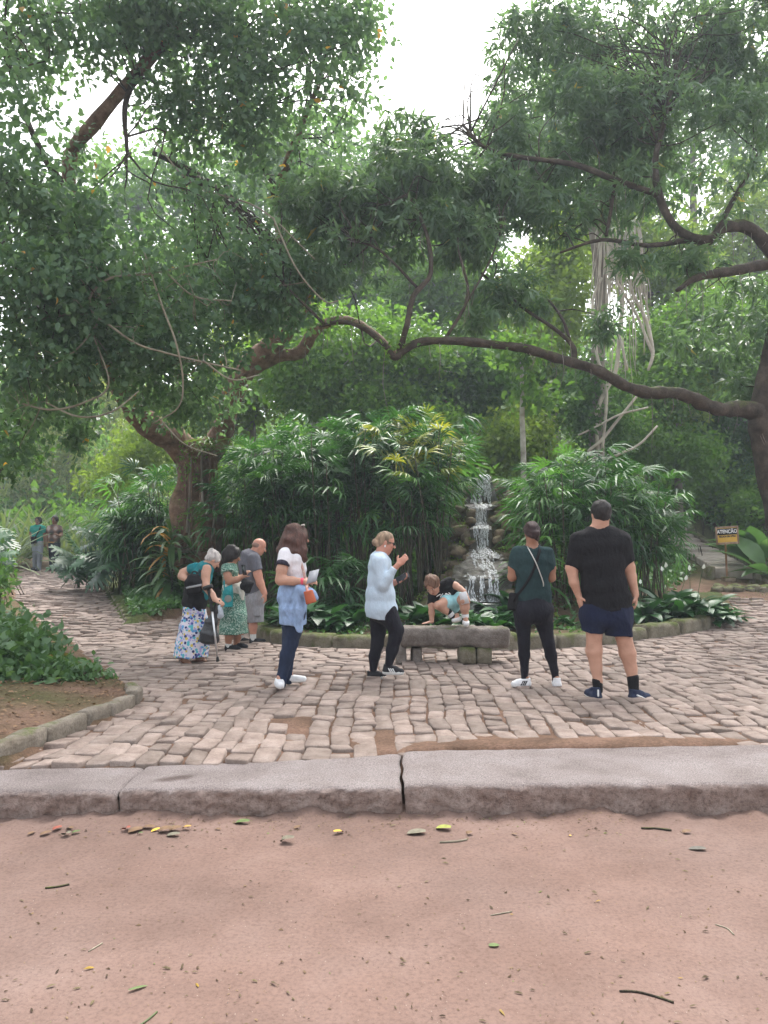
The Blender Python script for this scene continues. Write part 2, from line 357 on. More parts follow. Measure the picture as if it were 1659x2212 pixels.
# ------------------------------------------------------------------ granite kerb between road and paving
kerb = empty('kerb', (0, 4.5, 0)); tag(kerb, kind='structure')
def kerb_stone(x0, x1, seed, top):
    nx = int((x1 - x0) / .022); u = np.linspace(0, 1, nx); prof = []
    # profile coordinate: 0..1 foot to top of the face, 1..2 rounded arris, 2..3 top, then down at the back
    s = np.concatenate([np.linspace(0, 1, 12), np.linspace(1, 2, 6)[1:], np.linspace(2, 3, 16)[1:], [3.5]])
    U, Sg = np.meshgrid(u, s); X = x0 + (x1 - x0) * U
    yf, yb = kfront(X), kback(X); h = top(X)
    face = np.clip(Sg, 0, 1); arr = np.clip(Sg - 1, 0, 1); tp = np.clip(Sg - 2, 0, 1); dn = np.clip(Sg - 3, 0, 1) * 2
    r = .035
    Y = yf + r * (1 - np.cos(arr * math.pi / 2)) + (yb - yf - r) * tp
    Z = -.06 + (h + .06 - r) * face + r * np.sin(arr * math.pi / 2) - dn * .2
    P = np.stack([X, Y, Z], -1).reshape(-1, 3)
    rough = (vnoise(P, 6, seed) * .007 + vnoise(P, 21, seed + 1) * .007 + vnoise(P, 52, seed + 2) * .006).reshape(X.shape)
    fw = sst(.0, .2, Sg) * (1 - sst(1.1, 2.1, Sg))
    Y = Y - rough * fw * 1.15
    Z = Z + (vnoise(P, 2.2, seed + 3) * .004 + vnoise(P, 17, seed + 4) * .0022).reshape(X.shape) * sst(1., 2., Sg) - (np.abs(rough) * (arr > 0) * (arr < 1) * .25)
    # weathered ends
    e = np.minimum(U * (x1 - x0), (1 - U) * (x1 - x0)); Z = Z - np.exp(-e / .012) * .014 * sst(.8, 1.2, Sg); Y = Y + np.exp(-e / .02) * .012 * (1 - sst(1.6, 2.2, Sg))
    sk = (vnoise(np.stack([np.full(U.size, 3.), P[:, 1], P[:, 2]], -1), 5, 21).reshape(X.shape)) * .012
    X = X + sk * np.exp(-e / .05) * (1 if seed else 1)
    V = np.stack([X, Y, Z], -1).reshape(-1, 3); n = nx
    i, j = np.meshgrid(np.arange(len(s) - 1), np.arange(n - 1), indexing='ij')
    F = np.stack([i * n + j, i * n + j + 1, (i + 1) * n + j + 1, (i + 1) * n + j], -1).reshape(-1, 4)
    # end caps as fans
    c0 = np.arange(len(s)) * n; c1 = c0 + n - 1; nv = len(V)
    V = np.vstack([V, [[x0 + .02, float(kfront(x0)) + .2, 0.0], [x1 - .02, float(kfront(x1)) + .2, 0.0]]])
    T = np.vstack([np.stack([c0[1:], c0[:-1], np.full(len(s) - 1, nv)], -1), np.stack([c1[:-1], c1[1:], np.full(len(s) - 1, nv + 1)], -1)])
    me = smooth(new_mesh('kerb_stone', V - np.array([0, 4.5, 0]), [F, T]))
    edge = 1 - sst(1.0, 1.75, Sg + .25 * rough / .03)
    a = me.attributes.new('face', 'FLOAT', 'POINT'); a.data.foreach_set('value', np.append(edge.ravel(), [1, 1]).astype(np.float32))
    st = np.exp(-((X + 1.25) / .10) ** 2 - ((Y - 4.72 - .4 * (X + 1.25)) / .045) ** 2); st = np.clip((st * 1.6 + .5 * vnoise(P, 14, 77).reshape(X.shape) * (st > .15)) , 0, 1)
    a = me.attributes.new('stain', 'FLOAT', 'POINT'); a.data.foreach_set('value', np.append(st.ravel(), [0, 0]).astype(np.float32))
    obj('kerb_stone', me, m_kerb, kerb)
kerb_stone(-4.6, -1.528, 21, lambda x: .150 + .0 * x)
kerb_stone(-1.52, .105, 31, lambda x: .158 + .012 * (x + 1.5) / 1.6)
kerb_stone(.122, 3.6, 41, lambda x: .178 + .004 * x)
# ------------------------------------------------------------------ stone setts
pave = empty('cobblestone_pavement', (0, 7, PZ)); tag(pave, kind='structure')
setts = []                                               # (corners (4,2), z)
def zoneA(x, y): return (y < 6.75 + 1.35 * (x + 2.2)) & (y < 10.6 + .25 * x)
def warpA(x, y): return x + .028 * np.sin(y * 1.7 + x * .8) + .012 * np.sin(y * 5.3 + x * 4) - .012 * (y - 5) * 0
cw = rng.uniform(.125, .185, 90); ce = np.cumsum(cw) - 3.3
for a0, a1 in zip(ce[:-1], ce[1:]):
    y = float(kback((a0 + a1) / 2)) + .014
    while y < 14:
        L = rng.uniform(.17, .36); q = []
        for (cx, cy) in ((a0, y), (a1, y), (a1, y + L), (a0, y + L)): q.append((warpA(cx, cy), cy + .05 * math.sin(cx * 2.3) + rng.normal(0, .012)))
        q = np.array(q); c = q.mean(0)
        if zoneA(c[0], c[1]) : setts.append(q)
        y += L
y = 5.0
while y < 26:
    rh = rng.uniform(.15, .22) * (1 if y < 15 else 1.15); x = (-14.5 if y > 15 else -9.5) + rng.uniform(0, .3)
    while x < 10.5:
        L = rng.uniform(.2, .34); q = []
        for (cx, cy) in ((x, y), (x + L, y), (x + L, y + rh), (x, y + rh)):
            q.append((cx + rng.normal(0, .012), cy + .08 * math.sin(cx * .9 + .4) + .025 * math.sin(cx * 2.3 + cy) + .05 * cx * (cx > 0)))
        q = np.array(q); c = q.mean(0)
        if not zoneA(c[0], c[1]): setts.append(q)
        x += L
    y += rh
SC = np.array([q.mean(0) for q in setts])
keep = (SC[:, 1] > kback(SC[:, 0]) + .03) & ~inpoly(SC[:, 0], SC[:, 1], LBED) & ~inpoly(SC[:, 0], SC[:, 1], ISLAND)
keep &= ~((SC[:, 1] > 15.6) & (SC[:, 0] > -3) & (SC[:, 0] < 6.3))
keep &= np.where(SC[:, 0] > 3, SC[:, 1] < 17.2 + .0 * SC[:, 0], True)
keep &= ~(np.hypot((SC[:, 0] - 1.4) / 1.15, (SC[:, 1] - 5.5) / .24) < 1)
keep &= ~(np.hypot((SC[:, 0] + .72) / .09, (SC[:, 1] - 6.15) / .42) < 1)
keep &= ~(np.hypot((SC[:, 0] - .03) / .07, (SC[:, 1] - 5.75) / .40) < 1)
setts = [q for q, k in zip(setts, keep) if k]; SC = SC[keep]
def sett(q, big):
    c = q.mean(0); g = rng.uniform(.004, .013); d = q - c
    L = np.linalg.norm(d, axis=1); q = c + d * (1 - g * 1.3 / L)[:, None]
    q = q + rng.normal(0, .009, (4, 2))
    k = rng.uniform(.05, .15, 4); o = []
    for i in range(4):
        p, a, b = q[i], q[i - 1], q[(i + 1) % 4]
        o += [p + (a - p) * k[i], p + (b - p) * k[i]]
    o = np.array(o); z0 = float(pave_z(c[0], c[1])) + rng.normal(0, .007); tl = rng.normal(0, .05, 2)
    zz = z0 + (o - c) @ tl; n = 8
    ins = c + (o - c) * .93
    V = np.vstack([np.column_stack([o, zz - .07]), np.column_stack([o, zz - .008 + rng.normal(0, .002, n)]), np.column_stack([ins, zz - .0005 + rng.normal(0, .0012, n)]), [[*c, z0 + .001]]])
    i = np.arange(n); j = (i + 1) % n
    Q = np.vstack([np.stack([i, j, j + n, i + n], -1), np.stack([i + n, j + n, j + 2 * n, i + 2 * n], -1)])
    T = np.stack([i + 2 * n, j + 2 * n, np.full(n, 3 * n)], -1)
    return V, [Q, T]
infr = np.abs(SC[:, 0] / SC[:, 1]) < .51
order = np.argsort(np.where(infr, SC[:, 1], 99))
mb = MB(); org = np.array([0, 7, PZ])
for n_, i in enumerate(order):
    V, Fs = sett(setts[i], n_ < 300); t = rng.random()
    if n_ < 300:
        c = V[-1]; b = MB().add(V - c, Fs, t); me = b.mesh('cobblestone'); obj('cobblestone', me, m_sett, pave, c - org)
    else: mb.add(V, Fs, t)
tag(obj('cobblestones', mb.mesh('cobblestones', False, org), m_sett, pave), kind='stuff')
# ------------------------------------------------------------------ low kerbs round the beds: one stone after the other
def kerb_run(name, line, w, h, L, mat, lo=0., seed=0, join=.012):
    root = empty(name, (*line[0], PZ)); tag(root, kind='structure'); o0 = np.array([*line[0], PZ])
    P = np.array(line, float); P = catmull(np.column_stack([P, 0 * P[:, 0]]), 12)[:, :2]; s = np.concatenate([[0], np.cumsum(np.linalg.norm(np.diff(P, axis=0), axis=1))])
    at_s = lambda v: np.array([np.interp(v, s, P[:, 0]), np.interp(v, s, P[:, 1])])
    v = 0.; r = np.random.default_rng(seed)
    while v < s[-1] - .08:
        l = min(r.uniform(.7, 1.4) * L, s[-1] - v); a, b = at_s(v + join), at_s(v + l - join); d = b - a; ln = np.linalg.norm(d); d /= ln; n2 = np.array([-d[1], d[0]])
        hh = h * r.uniform(.85, 1.12); zc = float(pave_z(*((a + b) / 2)))
        nx, ny, nzr = max(3, int(ln / .07)), 4, 4
        V, Fs = box((0, 0, 0), (1, 1, 1), None, .12)
        # denser block: grid shell
        us = np.linspace(-1, 1, nx + 1); ringp = [(-1, -1), (-1, -.2), (-1, .55), (-.86, .9), (-.45, 1), (.45, 1), (.86, .9), (1, .55), (1, -.2), (1, -1)]
        V = []
        for k, uu in enumerate(us):
            e = 1 - .10 * (abs(uu) > .999)
            for (cy, cz) in ringp:
                p = (a + b) / 2 + d * uu * ln / 2 + n2 * cy * w / 2 * e; V.append((p[0], p[1], zc - .06 + (cz + 1) / 2 * (hh * e + .06)))
        V = np.array(V); V = V + np.stack([vnoise(V, 9, seed), vnoise(V, 9, seed + 1), vnoise(V, 8, seed + 2)], -1) * .011
        m = len(ringp); i, j = np.meshgrid(np.arange(nx), np.arange(m - 1), indexing='ij')
        Q = np.stack([i * m + j, i * m + j + 1, (i + 1) * m + j + 1, (i + 1) * m + j], -1).reshape(-1, 4)
        caps = np.array([list(range(m))[::-1], list(range(nx * m, nx * m + m))])
        me = smooth(new_mesh('kerb_stone', V - o0, [Q, caps])); obj('kerb_stone', me, mat, root)
        v += l
    return root
kerb_run('planting_bed_kerb', ISL_E, .34, .20, .62, m_mossk, seed=3)
kerb_run('garden_bed_kerb', LBED_E[:5], .13, .12, .5, m_mossk2, seed=5)
kerb_run('path_kerb', PATH_R, .14, .08, .5, m_mossk, seed=6)
# ------------------------------------------------------------------ leaf templates (y = along the leaf, z = its upper face)
def leaf_ovate(w=.30, droop=.18, fold=.07):
    V = [(0, 0, 0), (0, .35, .0), (0, .7, -droop * .4), (0, 1, -droop), (-w, .3, fold), (w, .3, fold), (-w * .75, .65, fold - droop * .35), (w * .75, .65, fold - droop * .35)]
    F3 = [(0, 5, 1), (0, 1, 4), (2, 7, 3), (2, 3, 6)]; F4 = [(1, 5, 7, 2), (1, 2, 6, 4)]
    return np.array(V, float), [np.array(F3), np.array(F4)]
def leaf_lance(w=.11, droop=.25, fold=.03):
    V = [(0, 0, 0), (0, .5, 0), (0, 1, -droop), (-w, .42, fold), (w, .42, fold)]
    return np.array(V, float), [np.array([(0, 4, 1), (0, 1, 3), (1, 4, 2), (1, 2, 3)])]
def leaf_far(w=.3):
    return np.array([(0, 0, 0), (w, .45, .06), (0, 1, -.12), (-w, .5, .06)], float), [np.array([(0, 1, 2), (0, 2, 3)])]
def strap(segs, w, bend, wf=None, fold=.15):
    """long arching blade: 3 points per station"""
    V = []; ang = 0.; p = np.array([0., 0, 0])
    for k in range(segs + 1):
        t = k / segs; ww = w * (wf(t) if wf else math.sin(math.pi * min(1, .12 + t * .88)) ** .7)
        n = np.array([0, math.sin(ang), math.cos(ang)])
        for sx in (-1, 0, 1): V.append(p + np.array([sx * ww, 0, 0]) + n * (fold * ww * abs(sx)))
        ang += bend / segs; p = p + np.array([0, math.cos(ang), -math.sin(ang)]) / segs
    F = []
    for k in range(segs):
        a = 3 * k; F += [(a + 1, a, a + 3, a + 4)[::-1], (a + 2, a + 1, a + 4, a + 5)[::-1]]
    return np.array(V), [np.array(F)]
def rand_dirs(n, up=0.): v = rng.normal(size=(n, 3)); v[:, 2] += up; return nrm(v)
def rand_basis(axis, up=.8):
    """bases whose y is axis and whose z leans upward"""
    h = np.array([0, 0, 1.]) + rng.normal(size=axis.shape) * up; return basis(axis, h)
# ------------------------------------------------------------------ crowns
def blob_world(b):
    px, py, Y, rx, ry, rd = b; return at(px, py, Y), np.array([rx * mpp(Y), rd, ry * mpp(Y)])
def crown_mesh(name, blobs, ncl, per, tmpl, size, spread, hole=.45, nf=.7, droop=.35, tint=(0, 1), seed=0, shell=.45, org=(0, 0, 0), whorl=False):
    B = [blob_world(b) for b in blobs]; vol = np.array([np.prod(r) ** .8 for c, r in B]); vol /= vol.sum()
    k = rng.choice(len(B), size=int(ncl * 1.9), p=vol)
    C = np.array([B[i][0] for i in k]); Rr = np.array([B[i][1] for i in k])
    u = rand_dirs(len(k)); r = rng.random(len(k)) ** shell
    q = C + u * r[:, None] * Rr
    ok = vnoise(q, nf, seed) < 1.15 - hole * 1.6 + .35 * rng.normal(size=len(q)); q = q[ok][:ncl]; out = (u * 1.)[ok][:ncl]
    n = len(q); ctint = rng.random(n) * .55
    pos = np.repeat(q, per, 0); ax0 = np.repeat(nrm(out + rng.normal(size=out.shape) * .7), per, 0)
    if whorl:                                            # leaves radiating from the tip of a twig
        ax = nrm(ax0 * .35 + rand_dirs(n * per) + np.array([0, 0, -droop])); pos = pos + ax * .05 * size + rng.normal(size=pos.shape) * spread * .15
    else:
        tl = rng.random((n * per, 1)); pos = pos + ax0 * (tl - .5) * spread * 2.2 + rng.normal(size=pos.shape) * spread * .35
        ax = nrm(ax0 * .5 + rand_dirs(n * per) * .9 + np.array([0, 0, -droop]))
    sz = size * rng.uniform(.65, 1.2, n * per)
    t = np.clip(tint[0] + (tint[1] - tint[0]) * (np.repeat(ctint, per) + rng.random(n * per) * .45), 0, .9)
    t = np.where(rng.random(n * per) < .004, .99, t)
    V, Fs, tt = inst(tmpl[0], tmpl[1], pos, rand_basis(ax), sz, t)
    me = new_mesh(name, V - np.asarray(org), Fs); set_tint(me, tt); return me, q
def twigs_to(pts, anchors, n, r0=.018, seed=0):
    """thin curved branches from the nearest limb points out to some of the leaf clusters"""
    r = np.random.default_rng(seed); mb = MB(); A = np.asarray(anchors)
    for i in r.choice(len(pts), size=min(n, len(pts)), replace=False):
        p = pts[i]; d = np.linalg.norm(A - p, axis=1); a = A[np.argsort(d)[r.integers(0, min(4, len(A)))]]
        L = np.linalg.norm(p - a)
        if L < .2: continue
        m1 = a + (p - a) * .35 + r.normal(size=3) * L * .09 + np.array([0, 0, L * .08]); m2 = a + (p - a) * .7 + r.normal(size=3) * L * .09 + np.array([0, 0, L * .08])
        V, F = tube([a, m1, m2, p], [r0 * min(1.8, .5 + L * .35), r0 * .8, r0 * .55, r0 * .25], 5, 3); mb.add(V, F, r.random())
    return mb
def limb(pts, name='limb', mat=None, parent=None, org=(0, 0, 0), seg=12, rough=.12, seed=0, sub=6):
    """pts: (px, py, Y, radius px)"""
    P = [at(p[0], p[1], p[2]) for p in pts]; R = [p[3] * mpp(p[2]) for p in pts]
    V, F = tube(P, R, seg, sub, rough, True, seed); b = MB().add(V - np.asarray(org), F, .5)
    obj(name, b.mesh(name, True), mat, parent); return catmull(P, 3)
BARK = [(.055, .040, .030), (.11, .080, .058), (.19, .145, .11)]
m_bark = mossy_stone('mossy_bark', [(.075, .047, .031), (.18, .112, .075), (.31, .215, .15)], .26, sc=6.)
m_bark_dark = mossy_stone('dark_bark', [(.032, .025, .020), (.062, .049, .038), (.11, .09, .07)], .3, sc=6.)
m_bark_pale = M('pale_bark', [(.28, .25, .20), (.42, .39, .33), (.55, .52, .46)], 6, .85, (24, .5, .02), 'pos')
m_bark_grey = M('grey_bark', [(.12, .10, .085), (.21, .18, .15), (.30, .27, .23)], 5, .85, (24, .6, .02), 'pos', stretch=(1, 1, .25))
m_root = M('hanging_root', [(.34, .31, .25), (.54, .49, .41)], 4, .85, None, 'pos')
m_twig = M('pale_twig', [(.16, .14, .10), (.30, .27, .20)], 6, .8, None, 'pos')
m_leafA = leafmat('heart_leaf', (.068, .135, .085), (.135, .235, .14), (.42, .24, .06), .42, .5)  # green lightened and blued, canopy glare put into the leaf colour
m_leafB = leafmat('lance_leaf', (.068, .13, .078), (.128, .22, .125), (.32, .28, .07), .36, .45, .5)  # same pale bluish glare worked into this crown's green
m_leafbg = {}
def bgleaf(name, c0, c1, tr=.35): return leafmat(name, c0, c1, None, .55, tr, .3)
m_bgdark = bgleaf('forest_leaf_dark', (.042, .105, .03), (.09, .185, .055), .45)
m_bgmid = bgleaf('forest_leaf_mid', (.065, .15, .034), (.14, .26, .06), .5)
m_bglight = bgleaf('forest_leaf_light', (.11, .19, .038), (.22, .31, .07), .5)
m_bgpale = bgleaf('forest_leaf_pale', (.19, .25, .10), (.32, .38, .16), .5)  # base colour brightened to carry the sunlight of the far slope
OV = leaf_ovate(); LA = leaf_lance(); FA = leaf_far()
# ------------------------------------------------------------------ the big mossy tree at the left
YA = lambda Y: Y if Y < 12 else 12 + (Y - 12) * 2.17
oA = at(430, 1222, 17); oA[2] = gz(oA[0], oA[1]) - .1
tA = empty('tree', oA); tag(tA, 'big mossy forked tree with a rough brown trunk beside the path', 'tree')
def limbA(pts, *a): return limb([(p[0], p[1], YA(p[2]), p[3]) for p in pts], *a)
anchA = [limbA([(432, 1240, 14.3, 58), (428, 1200, 14.3, 50), (424, 1120, 14.3, 45), (424, 1040, 14.3, 44), (428, 985, 14.3, 47), (425, 955, 14.3, 40)], 'trunk', m_bark, tA, oA, 34, .22, 3, 10)]
for k, pts in enumerate(([(412, 985, 14.3, 34), (370, 945, 14.1, 30), (310, 905, 13.7, 29), (270, 850, 13.3, 26), (235, 780, 12.8, 24), (195, 640, 12.2, 19), (165, 500, 11.8, 17), (150, 350, 11.4, 16), (210, 260, 11.2, 15), (320, 130, 11, 14), (400, 20, 10.8, 11), (440, -60, 10.8, 9)],
    [(440, 990, 14.3, 30), (478, 935, 14.3, 24), (492, 880, 14.1, 20), (530, 800, 14, 26), (590, 740, 13.9, 23), (640, 690, 13.7, 18), (655, 640, 13.6, 15), (620, 560, 13.3, 13), (600, 430, 12.8, 11), (640, 300, 12.4, 8), (690, 180, 12, 6)],
    [(545, 795, 14, 15), (600, 770, 14, 13), (650, 760, 13.9, 14), (680, 715, 13.7, 12), (740, 690, 13.5, 9), (800, 715, 13.3, 8), (860, 770, 13.2, 6)],
    [(210, 720, 12.5, 12), (120, 690, 11.8, 9), (30, 560, 11, 8), (-60, 470, 10.6, 6)],
    [(625, 570, 13.3, 9), (540, 470, 12.6, 8), (430, 380, 12, 7), (330, 330, 11.5, 5)],
    [(160, 430, 11.6, 9), (90, 330, 11, 7), (30, 180, 10.4, 6), (10, 60, 10, 4)],
    [(300, 150, 11, 7), (270, 230, 10.9, 6), (275, 330, 10.9, 4)],
    [(610, 470, 12.9, 7), (560, 330, 12.2, 6), (520, 180, 11.6, 5), (500, 40, 11.3, 4)])):
    anchA.append(limbA(pts, 'limb', m_bark if k < 3 else m_bark_dark, tA, oA, 12, .13, k + 9))
blA = [(90, 50, 10, 170, 110, 1.2), (330, 10, 10.6, 190, 90, 1.3), (560, 70, 11.2, 170, 140, 1.4), (700, 190, 11.6, 130, 150, 1.3), (40, 190, 9.8, 90, 110, .9), (30, 400, 10, 100, 120, 1.1), (330, 60, 10.8, 120, 90, 1),
       (400, 260, 11.6, 110, 80, 1.2), (520, 250, 11.6, 140, 130, 1.3), (640, 340, 12.2, 140, 110, 1.3), (420, 470, 11.5, 160, 70, 1.3), (200, 470, 10.6, 170, 95, 1.2), (90, 620, 10.2, 170, 110, 1.2), (300, 600, 10.8, 180, 110, 1.2), (500, 580, 11.8, 150, 110, 1.2),
       (80, 790, 10.6, 160, 95, 1.1), (250, 740, 11, 150, 80, 1.1), (420, 740, 11.6, 130, 90, 1.1), (400, 860, 12.4, 140, 60, 1), (100, 880, 11.4, 100, 40, .8), (590, 640, 12, 110, 90, 1.), (170, 330, 11.3, 60, 40, .6), (740, 60, 11.6, 110, 80, 1.1), (20, 960, 11.5, 60, 60, .6), (170, 930, 12.6, 45, 60, .5)]
me, qA = crown_mesh('crown', blA, 4900, 8, OV, .122, .22, .53, .75, .45, seed=21, org=oA)
obj('crown', me, m_leafA, tA)
tw = twigs_to(qA, np.vstack(anchA), 330, .016, 4); obj('twigs', tw.mesh('twigs', True, oA), m_bark_dark, tA)['kind'] = 'stuff'
# bare pale twigs drooping in front of the crown
TW = []
for pts in ([(90, 690, 10.4, 3.5), (150, 680, 10.3, 4), (215, 690, 10.2, 4), (290, 740, 10.2, 3.5), (350, 760, 10.3, 3), (430, 780, 10.5, 3), (520, 800, 10.8, 2.5)], [(205, 690, 10.2, 4), (195, 640, 10.2, 4), (240, 600, 10.2, 4), (330, 590, 10.3, 3), (470, 560, 10.6, 2)],
            [(310, 540, 10.3, 3), (350, 660, 10.2, 3.5), (380, 740, 10.2, 3.5), (395, 820, 10.3, 3), (385, 880, 10.4, 2.5), (330, 915, 10.5, 2)], [(40, 870, 10.4, 3), (110, 885, 10.3, 3.2), (180, 870, 10.3, 3), (235, 830, 10.3, 2.6), (200, 720, 10.3, 2)],
            [(100, 870, 10.3, 3), (170, 900, 10.3, 3), (240, 890, 10.3, 3), (300, 845, 10.4, 2.2)], [(440, 780, 10.5, 3), (500, 820, 10.6, 2.6), (560, 810, 10.8, 2)], [(360, 590, 10.4, 2.6), (420, 640, 10.4, 2.6), (500, 650, 10.6, 2)], [(590, 470, 11, 3), (640, 580, 11, 3), (700, 650, 11.1, 2.4), (730, 650, 11.2, 2)],
            [(210, 700, 10.2, 3), (160, 760, 10.2, 2.4), (90, 800, 10.2, 2)], [(330, 300, 10.8, 2.6), (420, 400, 10.9, 2.6), (560, 450, 11, 2.6), (680, 560, 11.2, 2)], [(350, 910, 10.6, 2.6), (400, 960, 10.7, 2.4), (470, 985, 10.9, 2)]):
    TW.append(limb([(a_, b_, c_, d_ * .72) for a_, b_, c_, d_ in pts], 'branch', m_twig, tA, oA, 6, 0, 0))
nearq = qA[(qA[:, 1] < 11.6) & (qA[:, 2] < CAMZ + 4.2)]; tw = twigs_to(nearq, np.vstack(TW), 90, .0075, 12); obj('side_twigs', tw.mesh('side_twigs', True, oA), m_twig, tA)['kind'] = 'stuff'
# tufted epiphytes in the fork and climbing leaves on the trunk
ST = strap(4, .035, 1.3)
n = 46; a = rng.uniform(0, 6.28, n); ax = nrm(np.stack([np.cos(a), np.sin(a), rng.uniform(.4, 1.6, n)], -1))
V, Fs, t = inst(ST[0], ST[1], at(455, 965, 16.4) + rng.normal(size=(n, 3)) * .06, rand_basis(ax, .1), rng.uniform(.35, .75, n))
b = MB().add(V - oA, Fs, t); obj('tufted_epiphyte', b.mesh('tufted_epiphyte'), leafmat('epiphyte_leaf', (.05, .10, .02), (.12, .19, .045), None, .4, .4), tA)
n = 2600; u = rng.random((n, 1)) ** .8; a = rng.uniform(0, 6.28, n)
pp = at(428, 1225, 17) * (1 - u) + at(424, 960, 17) * u; pp = pp + np.stack([np.cos(a), np.sin(a), 0 * a], -1) * rng.uniform(.47, .62, (n, 1)); pp = pp[(vnoise(pp, 2.3, 5) > .05)]
V, Fs, t = inst(OV[0], OV[1], pp, rand_basis(nrm(rng.normal(size=pp.shape) * .6 + [0, -.3, -.7])), rng.uniform(.04, .09, len(pp)))
b = MB().add(V - oA, Fs, t); obj('climbing_leaves', b.mesh('climbing_leaves'), m_bgmid, tA)['kind'] = 'stuff'
for k in range(16):                                      # roots and lianas running down the trunk
    x = 384 + rng.uniform(0, 82); y0 = rng.uniform(950, 1060); y1 = rng.uniform(1100, 1235); Yd = 17 - math.sqrt(max(.001, .47 ** 2 - ((x - 426) * mpp(17)) ** 2)) - .03
    limb([(x, y0, Yd, 2.2), (x + rng.normal() * 5, (y0 + y1) / 2, Yd, 2.6), (x + rng.normal() * 7, y1, Yd - .03, 3.2)], 'root', m_bark_grey if k % 4 == 0 else m_bark, tA, oA, 5, .1, k)
# ------------------------------------------------------------------ the tree at the right with the long level bough
oB = at(1690, 1210, 13.2); oB[2] = gz(oB[0], oB[1]) - .1
tB = empty('tree', oB); tag(tB, 'dark leaved tree at the right edge whose long crooked bough reaches across to the middle', 'tree')
anchB = [limb([(1694, 1220, 13.2, 27), (1676, 1110, 13.2, 22), (1656, 1020, 13.2, 20), (1642, 950, 13.1, 19), (1640, 890, 13, 22), (1662, 780, 13, 17), (1685, 660, 12.9, 15), (1680, 560, 12.8, 18)], 'trunk', m_bark_dark, tB, oB, 16, .12, 2)]
slim = lambda pts: [(a_, b_, c_, d_ * (.86 if a_ < 1500 else .95)) for a_, b_, c_, d_ in pts]
for k, pts in enumerate(([(1640, 890, 13, 24), (1605, 882, 12.9, 18), (1560, 884, 12.7, 17), (1510, 868, 12.5, 16), (1460, 848, 12.3, 15), (1400, 848, 12.1, 15), (1350, 832, 12, 14), (1290, 800, 11.8, 13), (1200, 772, 11.6, 12), (1130, 752, 11.4, 12), (1050, 742, 11.3, 11), (980, 736, 11.2, 11), (910, 738, 11.1, 10), (875, 755, 11.1, 10), (852, 772, 11.1, 9), (830, 745, 11.1, 8), (790, 712, 11.1, 7), (740, 695, 11.2, 6), (690, 705, 11.3, 4)],
    [(862, 760, 11.1, 8), (880, 700, 11.1, 8), (893, 640, 11.2, 7), (930, 590, 11.3, 6), (920, 500, 11.4, 5), (880, 420, 11.6, 4)], [(1240, 785, 11.7, 8), (1236, 745, 11.7, 6), (1190, 705, 11.8, 5), (1130, 665, 12, 4), (1040, 590, 12.3, 3)], [(1236, 750, 11.7, 4), (1215, 690, 11.8, 3.5), (1180, 640, 12, 3)],
    [(1680, 575, 12.8, 17), (1659, 570, 12.7, 14), (1590, 584, 12.5, 12), (1510, 598, 12.3, 9), (1462, 628, 12.2, 5)], [(1680, 560, 12.8, 16), (1645, 515, 12.7, 15), (1610, 490, 12.6, 14), (1565, 492, 12.5, 13), (1530, 520, 12.4, 12), (1470, 500, 12.3, 11), (1430, 440, 12.3, 10), (1415, 350, 12.4, 8), (1440, 240, 12.6, 6), (1460, 120, 12.8, 5)],
    [(1500, 515, 12.4, 8), (1400, 530, 12.2, 6), (1300, 518, 12.1, 5), (1210, 545, 12, 3)], [(1420, 420, 12.3, 8), (1320, 385, 12.2, 8), (1240, 355, 12.1, 7), (1130, 340, 12.1, 6), (1050, 320, 12.2, 5), (1000, 270, 12.2, 4)], [(1330, 388, 12.2, 6), (1320, 450, 12.2, 5), (1310, 510, 12.2, 4)],
    [(1540, 515, 12.4, 7), (1590, 420, 12.6, 6), (1640, 330, 12.8, 5)], [(960, 736, 11.2, 5), (1010, 640, 11.3, 4), (990, 540, 11.4, 3)], [(1010, 650, 11.3, 3), (1060, 560, 11.5, 2.6), (1090, 470, 11.7, 2)], [(700, 700, 11.3, 4), (640, 640, 11.4, 3), (600, 600, 11.5, 2.5)],
    [(900, 620, 11.3, 4), (820, 540, 11.5, 3.4), (760, 520, 11.7, 2.6)], [(1640, 900, 13, 12), (1660, 880, 13.3, 9), (1700, 800, 13.6, 7)])):
    anchB.append(limb(slim(pts), 'limb', m_bark_dark, tB, oB, 10, .14, k + 40, 5))
blB = [(1160, 130, 13.5, 120, 90, 1.3), (1290, 90, 13.6, 130, 110, 1.3), (1440, 110, 13.6, 140, 120, 1.3), (1600, 130, 13.4, 110, 130, 1.3), (1110, 210, 13.2, 80, 70, 1), (1240, 250, 13.2, 140, 90, 1.2), (1400, 280, 13, 140, 100, 1.2), (1560, 290, 12.8, 130, 110, 1.2), (1180, 380, 13, 110, 60, 1), (1080, 300, 12.8, 60, 60, .8),
       (1340, 420, 12.8, 110, 60, 1), (1530, 420, 12.4, 130, 60, 1), (1060, 420, 12.4, 80, 70, .9), (1190, 460, 12.4, 90, 50, .8), (930, 400, 12.3, 110, 90, 1.1), (870, 310, 12.4, 70, 60, .9), (800, 430, 12.4, 100, 80, 1), (700, 460, 12.6, 110, 80, 1), (900, 510, 12, 130, 60, .9), (740, 560, 12, 100, 60, .9), (1020, 520, 12, 80, 50, .8), (1070, 620, 12, 60, 40, .6),
       (1020, 690, 11.8, 60, 30, .5), (1130, 640, 12, 60, 50, .6), (1300, 690, 12, 32, 55, .4), (1500, 560, 12.6, 90, 40, .7), (1590, 640, 13.4, 90, 40, .8), (1600, 720, 13.6, 100, 60, .9), (1620, 830, 13.8, 60, 50, .7), (1480, 730, 13.8, 60, 40, .6), (650, 590, 12, 80, 50, .7), (1370, 560, 12.2, 50, 40, .5), (1620, 20, 13.4, 100, 60, 1), (1120, 90, 13.5, 60, 40, .8)]
